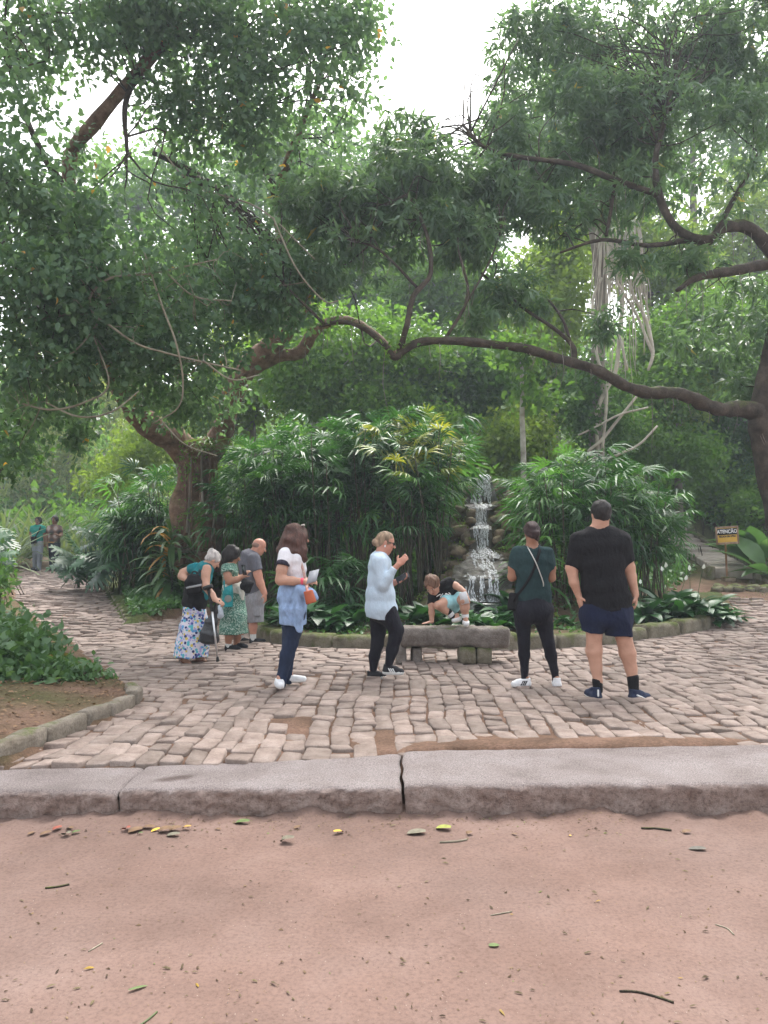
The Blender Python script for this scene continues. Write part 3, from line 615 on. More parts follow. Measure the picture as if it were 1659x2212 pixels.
me, qB = crown_mesh('crown', blB, 3300, 13, LA, .225, .2, .50, .8, .55, seed=33, org=oB, whorl=True)
obj('crown', me, m_leafB, tB)
n = 1500; A = np.vstack([a_ for a_ in (anchB[1], anchB[5], anchB[6], anchA[2], anchA[3])]); pp = A[rng.integers(len(A), size=n)]; pp = pp + rand_dirs(n, .5) * rng.uniform(.09, .19, (n, 1)); pp = pp[vnoise(pp, 1.6, 6) > .25]
V, Fs, t = inst(OV[0], OV[1], pp, rand_basis(nrm(rng.normal(size=pp.shape) + [0, 0, .2])), rng.uniform(.04, .11, len(pp))); b = MB().add(V - oB, Fs, t); obj('epiphytes', b.mesh('epiphytes'), m_bgmid, tB)['kind'] = 'stuff'
tw = twigs_to(qB, np.vstack(anchB), 260, .013, 6); obj('twigs', tw.mesh('twigs', True, oB), m_bark_dark, tB)['kind'] = 'stuff'
mb = MB()                                                # mosses and thin aerial roots hanging from the boughs
A = np.vstack(anchB[1:] + anchA[2:4])
for k in range(110):
    p = A[rng.integers(len(A))] + rng.normal(size=3) * .05; L = rng.uniform(.12, .6) * (1 if k % 4 else 1.8)
    V, F = tube([p, p + [rng.normal() * .03, rng.normal() * .03, -L * .5], p + [rng.normal() * .06, rng.normal() * .06, -L]], [.006, .005, .003], 3, 2); mb.add(V, F, .5)
obj('hanging_roots', mb.mesh('hanging_roots', False, oB), m_bark_grey, tB)['kind'] = 'stuff'
# ------------------------------------------------------------------ forest trees behind, each with trunk and crown
def forest_tree(label, px, Y, trunk_px, blobs, mat, ncl, leaf=.2, per=9, bark=None, group='forest trees on the slope behind', tmpl=None, spread=.45, tname='tree', hole=.4, ytop=None, droop=.35):
    o = at(px, 1150, Y); o[2] = gz(o[0], o[1]) - .2; r = empty(tname, o); tag(r, label, 'tree', group)
    top = at(px, blobs[0][1], Y)
    P = [o, o * .6 + top * .4 + rng.normal(size=3) * .12, o * .3 + top * .7 + rng.normal(size=3) * .15, top]; R = np.array([1.2, 1, .8, .35]) * trunk_px * mpp(Y)
    V, F = tube(P, R, 9, 5, .08, True, abs(int(px))); obj('trunk', MB().add(V - o, F).mesh('trunk', True), bark or m_bark_grey, r)
    me, q = crown_mesh('crown', blobs, ncl, per, tmpl or FA, leaf, spread, hole, .45, droop, seed=abs(int(px)) + int(Y), org=o); obj('crown', me, mat, r)
    anc = [catmull(P, 6)[8:]]
    tw = twigs_to(q, np.vstack(anc), 26, .035, abs(int(px))); 
    if tw.n: obj('branches', tw.mesh('branches', True, o), bark or m_bark_grey, r)['kind'] = 'stuff'
    return r
FT = forest_tree
FT('broad mid green tree behind the palms, left of the cascade', 760, 22, 8, [(760, 760, 22, 190, 90, 2.6), (640, 800, 22, 120, 70, 2), (880, 800, 22, 120, 70, 2)], m_bgmid, 1500)
FT('dark bushy tree just above the cascade', 960, 23, 8, [(960, 830, 23, 110, 70, 2), (1040, 800, 23, 90, 60, 2), (900, 900, 22, 90, 60, 1.6)], m_bgdark, 1100)
FT('bright green tree between the thin pale stem and the root hung trunk', 1180, 26, 7, [(1190, 640, 26, 90, 120, 2.6), (1150, 780, 26, 90, 70, 2.4), (1230, 560, 26, 70, 80, 2.4)], m_bglight, 1200, .24)
FT('yellowish green tree high behind the root hung trunk', 1400, 32, 8, [(1400, 560, 32, 110, 110, 3), (1280, 520, 32, 110, 90, 3), (1480, 640, 31, 80, 90, 2.6)], m_bglight, 1100, .28)
FT('mid green tree right of the root hung trunk', 1470, 26, 8, [(1480, 760, 26, 130, 110, 2.6), (1420, 850, 25, 90, 70, 2), (1540, 690, 26, 100, 80, 2.4)], m_bgmid, 1400, .22)
FT('dark glossy tree behind the banana leaves at the right edge', 1590, 29, 8, [(1590, 930, 29, 110, 80, 2), (1500, 930, 29, 90, 60, 1.8), (1640, 860, 29, 70, 80, 2)], m_bgdark, 1300)
FT('tall pale green tree at the upper right edge of the slope', 1640, 36, 9, [(1620, 470, 36, 120, 110, 3.4), (1540, 560, 36, 100, 80, 3), (1680, 620, 36, 100, 100, 3)], m_bglight, 900, .3)
FT('hazy green tree far up behind the right crown', 1200, 40, 9, [(1200, 250, 40, 150, 130, 4), (1120, 330, 40, 110, 110, 4), (1320, 200, 40, 140, 110, 4), (1080, 420, 40, 90, 80, 3)], m_bgmid, 1500, .34)
FT('far tree behind the upper right corner', 1500, 44, 9, [(1500, 180, 44, 170, 140, 4), (1620, 320, 44, 120, 120, 4), (1400, 330, 44, 130, 110, 4)], m_bgmid, 1300, .36)
FT('tree on the slope behind the centre of the long bough', 1000, 30, 8, [(1000, 640, 30, 140, 110, 3), (900, 620, 30, 110, 90, 3), (1060, 720, 29, 90, 80, 2.6)], m_bgmid, 1400, .26)
FT('tall tree behind the centre crowns', 850, 36, 9, [(860, 420, 36, 120, 110, 3.4), (780, 480, 36, 110, 110, 3), (930, 500, 36, 100, 90, 3)], m_bgdark, 1300, .3)
FT('light green tree behind the fork of the mossy tree', 560, 28, 8, [(560, 800, 28, 130, 100, 2.6), (480, 880, 28, 100, 70, 2.4), (630, 720, 28, 100, 90, 2.4)], m_bglight, 1300, .24)
FT('shadowy tree behind the left crown', 380, 34, 9, [(380, 660, 34, 150, 110, 3.2), (270, 720, 34, 130, 90, 3), (480, 620, 34, 120, 90, 3)], m_bgmid, 1300, .28)
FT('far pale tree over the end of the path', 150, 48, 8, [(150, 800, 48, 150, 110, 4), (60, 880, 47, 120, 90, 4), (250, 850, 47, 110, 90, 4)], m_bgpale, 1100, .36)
FT('dark leaved tree leaning in at the left edge over the path', -30, 13, 7, [(-10, 950, 13, 50, 70, .8), (20, 880, 13, 60, 50, .8), (60, 990, 13.5, 30, 20, .4)], m_bgdark, 260, .14, 9, m_bark_dark, spread=.25)
FT('tall tree on the slope seen through the left crown', 300, 40, 9, [(300, 430, 40, 170, 120, 4), (160, 520, 40, 150, 110, 4), (440, 400, 40, 130, 120, 4), (520, 520, 39, 130, 110, 3.4)], m_bgmid, 1500, .34)
FT('tree on the slope behind the gap between the two crowns', 680, 42, 9, [(690, 340, 42, 120, 110, 3.6), (620, 430, 42, 130, 110, 3.6), (770, 390, 42, 90, 90, 3), (560, 330, 42, 90, 80, 3)], m_bgmid, 1200, .34)
FT('tree on the slope closing the gap under the middle crowns', 740, 40, 8, [(745, 620, 40, 130, 90, 3), (620, 640, 40, 110, 80, 3), (860, 600, 40, 100, 80, 3), (1010, 500, 40, 90, 80, 3)], m_bgmid, 1500, .3)
FT('round mid green tree on the right slope above the steps', 1560, 30, 8, [(1560, 800, 30, 110, 90, 2.6), (1640, 740, 30, 100, 100, 2.6), (1480, 860, 29, 80, 60, 2)], m_bgmid, 1300, .24)
def slope_shrub(label, blobs, mat, n, leaf=.17):
    o = at(*blobs[0][:3]); o[2] = gz(o[0], o[1]); r = empty('shrub', o); tag(r, label, 'shrub', 'tall shrubs on the slope'); me, q = crown_mesh('foliage', blobs, n, 9, FA, leaf, .35, .25, .7, .2, seed=abs(int(blobs[0][0])), org=o); obj('foliage', me, mat, r); mb = MB()
    for i in range(0, len(q), max(1, len(q) // 30)):
        b = np.array([q[i][0], q[i][1], gz(q[i][0], q[i][1]) - .1]); e = b * .85 + q[i] * .15; V, F = tube([b - o, (b + e) / 2 + [.05, 0, 0] - o, e - o], [.016, .012, .006], 4, 2); mb.add(V, F)
    obj('stems', mb.mesh('stems'), m_bark_dark, r)['kind'] = 'stuff'
slope_shrub('bright green shrubbery on the slope right behind the top of the cascade', [(1095, 960, 21, 70, 60, 1.2), (1060, 1000, 20.5, 40, 40, .8), (1150, 920, 22, 60, 60, 1.2)], m_bglight, 620)
slope_shrub('mid green shrubbery on the slope between the root hung trunk and the right tree', [(1420, 960, 24, 90, 60, 1.5), (1340, 930, 24, 70, 70, 1.5), (1500, 985, 24, 70, 50, 1.4)], m_bgmid, 800)
slope_shrub('yellow green bush on the slope above the right palms', [(1400, 880, 26, 60, 45, 1.5), (1480, 870, 26, 60, 50, 1.5)], m_bglight, 420, .2)
slope_shrub('green shrubbery filling the slope above the middle palms', [(820, 880, 21, 110, 60, 1.6), (940, 930, 20.5, 70, 60, 1.2), (700, 860, 21.5, 90, 60, 1.6)], m_bgmid, 900)
slope_shrub('light green shrubbery on the slope above the cascade under the long bough', [(1010, 860, 25, 90, 60, 2), (1110, 830, 25.5, 90, 70, 2), (1240, 860, 25, 60, 70, 1.6)], m_bgmid, 900, .2)
slope_shrub('pale green bushes behind the left palms at the turn of the path', [(300, 980, 24, 70, 60, 1.6), (240, 1040, 25, 50, 50, 1.4), (340, 920, 25, 60, 60, 1.6)], m_bglight, 560, .18)
# the trunk hung with pale roots
oR = at(1288, 1010, 21); oR[2] = gz(oR[0], oR[1]) - .2
tR = empty('tree', oR); tag(tR, 'straight grey trunk hung with a curtain of pale aerial roots, behind the right palms', 'tree')
P = [oR, at(1288, 900, 21), at(1292, 760, 21), at(1298, 620, 21), at(1285, 480, 21), at(1290, 330, 21)]
V, F = tube(P, np.array([20, 17, 15, 14, 15, 12]) * mpp(21), 14, 6, .1, True, 4); obj('trunk', MB().add(V - oR, F).mesh('trunk', True), m_bark_grey, tR)
for pts in ([(1338, 520, 20.6, 4), (1345, 640, 20.5, 5), (1338, 720, 20.5, 5.5), (1330, 800, 20.5, 6), (1300, 860, 20.5, 6), (1288, 905, 20.5, 5), (1292, 980, 20.5, 5)], [(1352, 520, 20.6, 4), (1362, 620, 20.5, 4.5), (1395, 690, 20.5, 5), (1410, 760, 20.4, 5), (1400, 800, 20.4, 4)], [(1320, 520, 20.6, 3), (1330, 600, 20.5, 3.5), (1375, 680, 20.5, 4), (1400, 740, 20.4, 4.5), (1412, 770, 20.4, 4)],
            [(1300, 600, 20.4, 3.4), (1280, 650, 20.4, 4), (1285, 720, 20.4, 4), (1290, 770, 20.4, 4.4), (1310, 850, 20.4, 4.6), (1300, 980, 20.4, 4)], [(1340, 730, 20.4, 4), (1355, 800, 20.4, 3.6)], [(1380, 850, 20.4, 3.4), (1340, 900, 20.4, 4), (1300, 950, 20.4, 5), (1270, 978, 20.4, 4), (1310, 990, 20.4, 3.4), (1360, 970, 20.4, 3)], [(1400, 880, 20.3, 2.6), (1340, 895, 20.3, 3), (1300, 915, 20.3, 3), (1250, 940, 20.3, 2.4)], [(1420, 920, 20.3, 3), (1380, 960, 20.3, 3.4), (1330, 985, 20.3, 3.4)]):
    limb([(a_, b_, c_, d_ * .78) for a_, b_, c_, d_ in pts], 'aerial_root', m_root, tR, oR, 7, .06, 1, 5)
mb = MB()
for k in range(80):
    x = rng.uniform(1285, 1385); L = rng.uniform(60, 330) * (1. if rng.random() < .5 else .6)
    y0 = 470 + rng.uniform(0, 50); dx = (x - 1318) * .5 * L / 330 + rng.normal() * 6; Y0 = 20.6 + rng.normal() * .25
    V, F = tube([at(x, y0, Y0), at(x + dx * .3 + rng.normal() * 3, y0 + L * .4, Y0), at(x + dx * .7 + rng.normal() * 4, y0 + L * .75, Y0), at(x + dx, y0 + L, Y0)], np.array([1.1, 1., .9, .6]) * mpp(20) * rng.uniform(.6, 1.4), 4, 3); mb.add(V, F, .5)
obj('root_curtain', mb.mesh('root_curtain', False, oR), m_root, tR)['kind'] = 'stuff'
me, q = crown_mesh('crown', [(1290, 360, 21, 120, 90, 1.8), (1390, 400, 21, 80, 60, 1.4), (1200, 420, 21, 80, 50, 1.4)], 500, 9, FA, .2, .4, .4, .5, seed=3, org=oR); obj('crown', me, m_bgdark, tR)
me, q = crown_mesh('climbing_leaves', [(1262, 880, 20.8, 50, 90, .6), (1270, 800, 20.8, 30, 60, .5), (1330, 900, 21.4, 60, 80, .6)], 330, 7, OV, .17, .2, .35, .8, seed=8, org=oR); obj('climbing_leaves', me, m_bgdark, tR)['kind'] = 'stuff'
# slim pale stem with a small umbrella of leaves
oP = at(1131, 1040, 19); oP[2] = gz(oP[0], oP[1])
tP = empty('tree', oP); tag(tP, 'slender young tree with a thin whitish stem above the right palms', 'tree')
V, F = tube([oP, at(1131, 1000, 19), at(1128, 900, 19), at(1128, 860, 19), at(1126, 740, 19)], np.array([7, 6.4, 5.6, 5, 3]) * mpp(19), 9, 5, .06); obj('trunk', MB().add(V - oP, F).mesh('trunk', True), m_bark_pale, tP)
me, q = crown_mesh('crown', [(1150, 855, 19, 75, 16, 1), (1105, 866, 18.6, 26, 12, .4), (1120, 760, 19, 60, 40, .9)], 110, 9, OV, .2, .3, .2, .8, .3, seed=8, org=oP); obj('crown', me, m_bgmid, tP)
# ------------------------------------------------------------------ undergrowth over the slope
def scatter_leaves(name, n, region, mat, size, lift, seed, tmpl=FA, cond=None, kind='stuff', label=None, cat=None, nf=.6, org=(0, 0, 0), parent=None, upb=.4):
    r = np.random.default_rng(seed); x = r.uniform(region[0], region[1], n); y = r.uniform(region[2], region[3], n)
    if cond is not None: k = cond(x, y); x, y = x[k], y[k]
    z = ground_z(x, y); P = np.stack([x, y, z], -1); hgt = np.clip(.5 + .5 * vnoise(P, nf, seed), .08, 1.3) * lift
    P[:, 2] += hgt * r.random(len(x)) ** .6
    ax = nrm(r.normal(size=P.shape) + [0, -.35, -upb * .2]); V, Fs, t = inst(tmpl[0], tmpl[1], P, rand_basis(ax, .6), size * r.uniform(.6, 1.3, len(P)), np.clip(.45 * r.random(len(P)) + .25 + .25 * vnoise(P, .8, seed + 1), 0, .9))
    me = new_mesh(name, V - np.asarray(org), Fs); set_tint(me, t); o = obj(name, me, mat, parent, org if parent is None else None)
    if kind: o['kind'] = kind
    return tag(o, label, cat)
onrock = lambda x, y: np.abs(x - .13 * y) > np.where(y < 18, .42 + (17.5 - y) * .12, 0)
scatter_leaves('slope_undergrowth', 42000, (-11, 15, 18.2, 34), m_bgmid, .24, 1.6, 1, cond=lambda x, y: onrock(x, y) & ~((x > 6.3) & (y < 29) & (x < 11.2)) & ((x > -5.2) | (y > 30)))
scatter_leaves('far_slope_foliage', 42000, (-26, 30, 30, 62), m_bgmid, .42, 3.2, 2)
scatter_leaves('dark_undergrowth', 16000, (-5, 2.0, 17.2, 20.5), m_bgdark, .2, 2.6, 3, cond=lambda x, y: np.abs(x - .13 * y) > 1.0)
scatter_leaves('right_undergrowth', 16000, (8.5, 18, 22.3, 30), m_bgmid, .2, 1.5, 4, cond=lambda x, y: x > 11.2 + .25 * np.sin(y * 2))
scatter_leaves('bank_foliage', 11000, (8.5, 16, 22.5, 34), leafmat('bank_leaf', (.045, .125, .035), (.11, .23, .07), None, .45, .38), .17, .8, 14, OV, lambda x, y: (np.abs(x - np.interp(y, [19.9, 24, 27.8, 34], [9.1, 10.0, 10.2, 10.6])) > .95) & ((x < 10) | (y > 24.5 - .3 * (x - 10))), nf=.9)
# creepers over the far slope past the path, sunlight put into their leaf colour
n = 16000; cx = rng.uniform(0, 360, n); colx = np.round(cx / 26) * 26 + rng.normal(size=n) * 7
cy = 900 + rng.random(n) ** .8 * 290; Yd = 42 + vnoise(np.stack([colx * .02, cy * .003, 0 * cx], -1), 1, 3) * 1.2 + rng.normal(size=n) * .35
P = np.array([at(a, b, c) for a, b, c in zip(colx, cy, Yd)]); keepc = (vnoise(P * [1, 1, .25], .5, 9) > -.35); P = P[keepc]
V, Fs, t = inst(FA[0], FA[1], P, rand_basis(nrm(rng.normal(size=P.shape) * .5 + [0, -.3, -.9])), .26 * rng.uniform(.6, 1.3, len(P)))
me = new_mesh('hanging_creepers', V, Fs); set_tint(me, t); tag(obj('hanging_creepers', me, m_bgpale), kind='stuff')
# ------------------------------------------------------------------ lady palms: clumps of thin canes with fan leaves
def fan(nb, half, L, wid, droop, seed):
    r = np.random.default_rng(seed); V = []; F3 = []; pl = .42
    V += [(-.006, 0, 0), (.006, 0, 0), (.004, pl, .03), (-.004, pl, .03)]; F3 += [(0, 1, 2), (0, 2, 3)]
    for a in np.linspace(-half, half, nb):
        a += r.normal() * .05; l = L * (1 - .22 * (abs(a) / half) ** 2) * r.uniform(.88, 1.05); d = np.array([math.sin(a), math.cos(a), 0]); s = np.array([math.cos(a), -math.sin(a), 0]); dr = droop * r.uniform(.6, 1.3)
        b = np.array([0, pl, .03]); o = len(V)
        m1 = b + d * l * .35 + [0, 0, .02]; m2 = b + d * l * .72 + [0, 0, -.12 * dr * L]; tip = b + d * l * .97 + [0, 0, -.42 * dr * L]
        f = np.array([0, 0, .008])
        V += [b, m1 - s * wid * .8 + f, m1 + s * wid * .8 + f, m2 - s * wid + f, m2 + s * wid + f, tip, m1, m2]
        F3 += [(o, o + 2, o + 6), (o, o + 6, o + 1), (o + 6, o + 2, o + 4), (o + 6, o + 4, o + 7), (o + 1, o + 6, o + 7), (o + 1, o + 7, o + 3), (o + 7, o + 4, o + 5), (o + 3, o + 7, o + 5)]
    return np.array(V, float), [np.array(F3)]
FANS = [fan(9, 1.45, .42, .020, .9, 1), fan(8, 1.2, .46, .022, 1.3, 2), fan(10, 1.7, .40, .018, .7, 3), fan(7, 1.1, .48, .024, 1.6, 4)]
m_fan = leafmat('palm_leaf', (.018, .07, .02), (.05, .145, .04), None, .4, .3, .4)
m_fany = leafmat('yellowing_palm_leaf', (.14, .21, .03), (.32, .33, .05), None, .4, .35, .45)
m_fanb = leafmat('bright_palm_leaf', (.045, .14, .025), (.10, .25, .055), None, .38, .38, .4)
m_cane = M('palm_cane', [(.035, .03, .018), (.10, .085, .05)], 9, .8, None, 'pos')
def fan_meshes(mat):
    out = []
    for k, (V, F) in enumerate(FANS):
        for t in (.15, .5, .8):
            me = new_mesh('leaf', V, F); set_tint(me, np.full(len(V), t)); me.materials.append(mat); out.append(me)
    return out
FM = {m: fan_meshes(m) for m in (m_fan, m_fany, m_fanb)}
def lady_palms(label, foot, n, hfun, mats, nparts=300, seed=0, per=(7, 11), cat='palm', sc=1.0):
    r = np.random.default_rng(seed); fx = [f[0] for f in foot]; fy = [f[1] for f in foot]
    o = np.array([np.mean(fx), np.mean(fy), 0]); o[2] = gz(o[0], o[1]); root = empty('lady_palm', o); tag(root, label, cat)
    L = []; cn = MB(); ncane = 0
    while ncane < n:
        x = r.uniform(min(fx), max(fx)); y = r.uniform(min(fy), max(fy))
        if not inpoly(np.array([x]), np.array([y]), foot)[0]: continue
        z0 = gz(x, y); h = hfun(x, y) * r.uniform(.62, 1.08); lean = r.normal(size=2) * .10 * h
        top = np.array([x + lean[0], y + lean[1], z0 + h]); b = np.array([x, y, z0 - .05]); md = (b + top) / 2 + [r.normal() * .04, r.normal() * .04, 0]
        V, F = tube([b, md, top], [.016, .014, .009], 5, 3); 
        if ncane < 60: obj('cane', MB().add(V - o, F, r.random()).mesh('cane'), m_cane, root)
        else: cn.add(V - o, F, r.random())
        ncane += 1
        k = r.integers(*per)
        for j in range(k):
            t = 1 - (j / k) * min(.44, 1.0 / h) if h > 1 else 1 - (j / k) * .8; p = b + (top - b) * t + (md - (b + top) / 2) * (1 - abs(2 * t - 1)); a = r.uniform(0, 6.28); up = (t - .7) * 1.6 + r.normal() * .25
            L.append((p, nrm(np.array([math.cos(a), math.sin(a), .25 + up])), sc * r.uniform(.75, 1.15)))
    if cn.n: obj('canes', cn.mesh('canes'), m_cane, root)['kind'] = 'stuff'
    # nearest to the road first
    key = np.array([l[0][1] - l[0][2] * .25 - .8 * max(0, l[1][1] * -1) for l in L]); od = np.argsort(key); mbs = {}
    for q, i in enumerate(od):
        p, ax, s = L[i]; mt = mats(p, r); R = basis(ax, np.array([0, 0, 1.]) + r.normal(size=3) * .25)
        if q < nparts: place(FM[mt][r.integers(12)], 'leaf', root, p - o, R, s)
        else:
            V, F = FANS[r.integers(4)]; mbs.setdefault(mt, MB()).add((V @ R.T) * s + p - o, F, r.choice([.15, .5, .8]))
    for mt, b in mbs.items(): obj('leaves', b.mesh('leaves'), mt, root)['kind'] = 'stuff'
    return root
def ft(*pts): return [tuple(at(px, 1200, Y)[:2]) for px, Y in pts]
def hC(x, y):
    px = x / y * FL + FW / 2; top = np.interp(px, [470, 540, 640, 760, 880, 960, 1020], [1000, 970, 965, 945, 925, 945, 1020]); return (1200 - top) * mpp(y) + CAMZ - gz(x, y) - .12
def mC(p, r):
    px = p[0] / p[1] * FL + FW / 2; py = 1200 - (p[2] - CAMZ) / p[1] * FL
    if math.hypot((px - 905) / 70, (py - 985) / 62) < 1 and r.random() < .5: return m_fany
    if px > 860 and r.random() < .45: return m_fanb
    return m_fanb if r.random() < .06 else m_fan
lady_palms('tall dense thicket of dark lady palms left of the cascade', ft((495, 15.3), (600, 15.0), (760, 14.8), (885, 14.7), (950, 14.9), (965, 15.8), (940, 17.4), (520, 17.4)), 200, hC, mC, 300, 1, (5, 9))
def hD(x, y):
    px = x / y * FL + FW / 2; top = np.interp(px, [1080, 1130, 1200, 1280, 1340, 1420, 1490], [1120, 1075, 1035, 1010, 1020, 1040, 1090]); return max(.6, (1200 - top) * mpp(y) + CAMZ - gz(x, y) - .1)
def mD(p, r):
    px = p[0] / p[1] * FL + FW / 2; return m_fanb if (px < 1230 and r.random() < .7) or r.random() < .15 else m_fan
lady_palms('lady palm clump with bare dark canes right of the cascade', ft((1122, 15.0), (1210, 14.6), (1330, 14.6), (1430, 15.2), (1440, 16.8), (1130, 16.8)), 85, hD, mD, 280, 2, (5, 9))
def hE(x, y): return 1.9
lady_palms('small lady palm beside the mossy trunk on its left', ft((240, 17.6), (330, 17.2), (375, 17.6), (370, 19), (250, 19)), 26, lambda x, y: 2.5 * np.interp(x / y * FL + FW / 2, [230, 340], [.72, 1]), lambda p, r: m_fan if r.random() < .8 else m_fanb, 160, 3)
lady_palms('short lady palms at the foot of the thicket behind the walking woman', ft((665, 13.7), (800, 13.6), (800, 14.2), (665, 14.2)), 12, lambda x, y: .8, lambda p, r: m_fan, 120, 4, (6, 8))
# ------------------------------------------------------------------ rosette plants
def rosette(name, label, cat, o, n, tmpls, mat, L, up, group=None, seed=0, flower=0, tints=(.1, .45, .8), rad=.06, yaw=None, stem=None, part='leaf', mats=None):
    r = np.random.default_rng(seed); o = np.array([o[0], o[1], gz(o[0], o[1])]) if len(o) == 2 else np.asarray(o); root = empty(name, o); tag(root, label, cat, group)
    key = (name, mat.name)
    if key not in RM:
        RM[key] = []
        for V, F in tmpls:
            for t in tints:
                me = new_mesh(part, V, F); set_tint(me, np.full(len(V), t)); me.materials.append(mat); smooth(me); RM[key].append(me)
    for k in range(n):
        a = r.uniform(0, 6.28) if yaw is None else r.normal(yaw[0], yaw[1]); u = r.uniform(*up); ax = nrm(np.array([math.cos(a), math.sin(a), u])); p = np.array([math.cos(a) * rad * r.random(), math.sin(a) * rad * r.random(), 0 if stem is None else stem * r.uniform(.15, 1)])
        place(RM[key][r.integers(len(RM[key]))], part, root, p, basis(ax, np.array([0, 0, 1.]) + r.normal(size=3) * .18), L * r.uniform(.75, 1.15))
    if stem: V, F = tube([(0, 0, -.05), (.02, 0, stem * .5), (0, 0, stem)], [.035, .03, .02], 7, 3); obj('stem', MB().add(V, F).mesh('stem', True), m_cane, root)
    for k in range(flower):
        a = r.uniform(0, 6.28); tip = np.array([math.cos(a) * .16, math.sin(a) * .16 - .05, L * r.uniform(1.0, 1.35)])
        V, F = tube([(0, 0, .02), tip * [.4, .4, .55], tip], [.006, .005, .004], 4, 3); s = obj('flower_stalk', MB().add(V, F).mesh('flower_stalk'), m_lily, root)
        V, F = leaf_ovate(.3, .1, .12); R = basis(nrm(np.array([math.cos(a) * .3, math.sin(a) * .3 - .2, 1])), np.array([0, -1, .3])); V = (V @ R.T) * r.uniform(.09, .12) + tip
        obj('flower', smooth(new_mesh('flower', V, F)), m_white_petal, root)
    return root
RM = {}
def petiolate(pl, blade, seg=4, w=.16, bend=1.0):
    """stalk then a broad arching blade, total length 1"""
    V, Fs = strap(seg, w, bend, lambda t: (math.sin(math.pi * min(1, .06 + .94 * t) ** .8) + .02), .22); V = V * (1 - pl) + [0, pl, 0]; V[:, 0] /= (1 - pl); n = len(V)
    V = np.vstack([V, [(-.008, 0, 0), (.008, 0, 0), (.006, pl, 0), (-.006, pl, 0)]]); return V, Fs + [np.array([(n, n + 1, n + 2, n + 3)])]
m_lily = leafmat('lily_leaf', (.014, .056, .018), (.038, .12, .036), None, .38, .22, .4)
m_white_petal = M('white_petal', [(.75, .78, .70)], 5, .5)
LIL = [petiolate(.3, 0, 4, .15, .9), petiolate(.35, 0, 4, .17, 1.3), petiolate(.25, 0, 4, .13, .7)]
def lily(px, py, L, n, label, fl=0, seed=0, group='peace lilies edging the bed', mat=None):
    p = at(px, 1200, np.interp(py, [1305, 1325, 1345, 1368], [14.0, 13.4, 12.7, 12.15]) + (.7 if px > 1380 else 0)); rosette('peace_lily', label, 'plant', p[:2], n, LIL, mat or m_lily, L, (.35, 1.7), group, seed, fl)
LL = {640: 'lily plant partly hidden behind the girl with the denim shirt', 690: 'front lily plant nearest to the right of the denim shirt girl', 745: 'front lily plant midway between the denim shirt girl and the woman in light blue', 780: 'front lily plant just left of the woman in light blue', 665: 'rear lily plant just right of the denim shirt girl',
      590: 'small lily plant between the bald man and the denim shirt girl', 885: 'lily plant just right of the woman in light blue', 930: 'lily plant just left of the boy climbing on the bench', 905: 'rear lily plant between the woman in light blue and the boy', 720: 'rear lily plant midway between the denim shirt girl and the woman in light blue',
      1405: 'front lily plant nearest to the right of the man in black', 1455: 'second front lily plant to the right of the man in black', 1500: 'third front lily plant to the right of the man in black', 1545: 'front lily plant at the right tip of the bed', 1440: 'rear lily plant with two white flowers right of the man in black', 1490: 'rear lily plant in the middle of the right leaf mass',
      1530: 'rear lily plant near the right tip of the bed', 1560: 'small lily plant farthest to the right on the bed', 1380: 'lily plant partly hidden behind the man in black'}
k = 0
for px, py, L, n, fl in ((640, 1355, .62, 26, 0), (690, 1346, .68, 30, 0), (745, 1350, .62, 28, 0), (780, 1340, .65, 24, 0), (665, 1330, .7, 22, 0), (590, 1345, .5, 16, 0), (885, 1348, .62, 26, 0), (930, 1340, .62, 26, 0), (905, 1325, .66, 22, 0), (720, 1325, .72, 24, 0)):
    lily(px, py, L, n, LL[px], fl, k, 'lilies left of the bench'); k += 1
for px, py, L, n in ((1010, 1365, .6, 30), (1060, 1368, .58, 30), (1090, 1350, .55, 24), (985, 1345, .5, 22)):
    lily(px, py, L, n, {1010: 'broad leaved lily plant behind the bench, under the feet of the boy', 1060: 'broad leaved lily plant behind the right half of the bench', 1090: 'broad leaved lily plant behind the right end of the bench', 985: 'low lily plant behind the bench, below the hand of the boy'}[px], 0, k, 'lilies behind the bench'); k += 1
for px, py, L, n in ((1100, 1330, .85, 26), (1105, 1310, .7, 20), (1190, 1342, .4, 14), (1225, 1340, .42, 16)):
    lily(px, py, L, n, {1100: 'large arching lily plant at the cascade pool, left of the woman in dark green', 1105: 'leafy plant beside the foot of the cascade, above the arching lily', 1190: 'small low plant on bare soil right of the woman in dark green', 1225: 'small low plant on bare soil left of the man in black'}[px], 0, k, 'plants right of the cascade pool'); k += 1
for px, py, L, n, fl in ((1405, 1345, .68, 30, 0), (1455, 1348, .62, 30, 1), (1500, 1346, .66, 32, 1), (1545, 1342, .6, 30, 0), (1440, 1322, .72, 26, 2), (1490, 1320, .66, 26, 1), (1530, 1322, .58, 24, 0), (1560, 1330, .5, 22, 0), (1380, 1330, .62, 24, 1)):
    lily(px, py, L, n, LL[px], fl, k, 'lilies at the right end of the bed'); k += 1
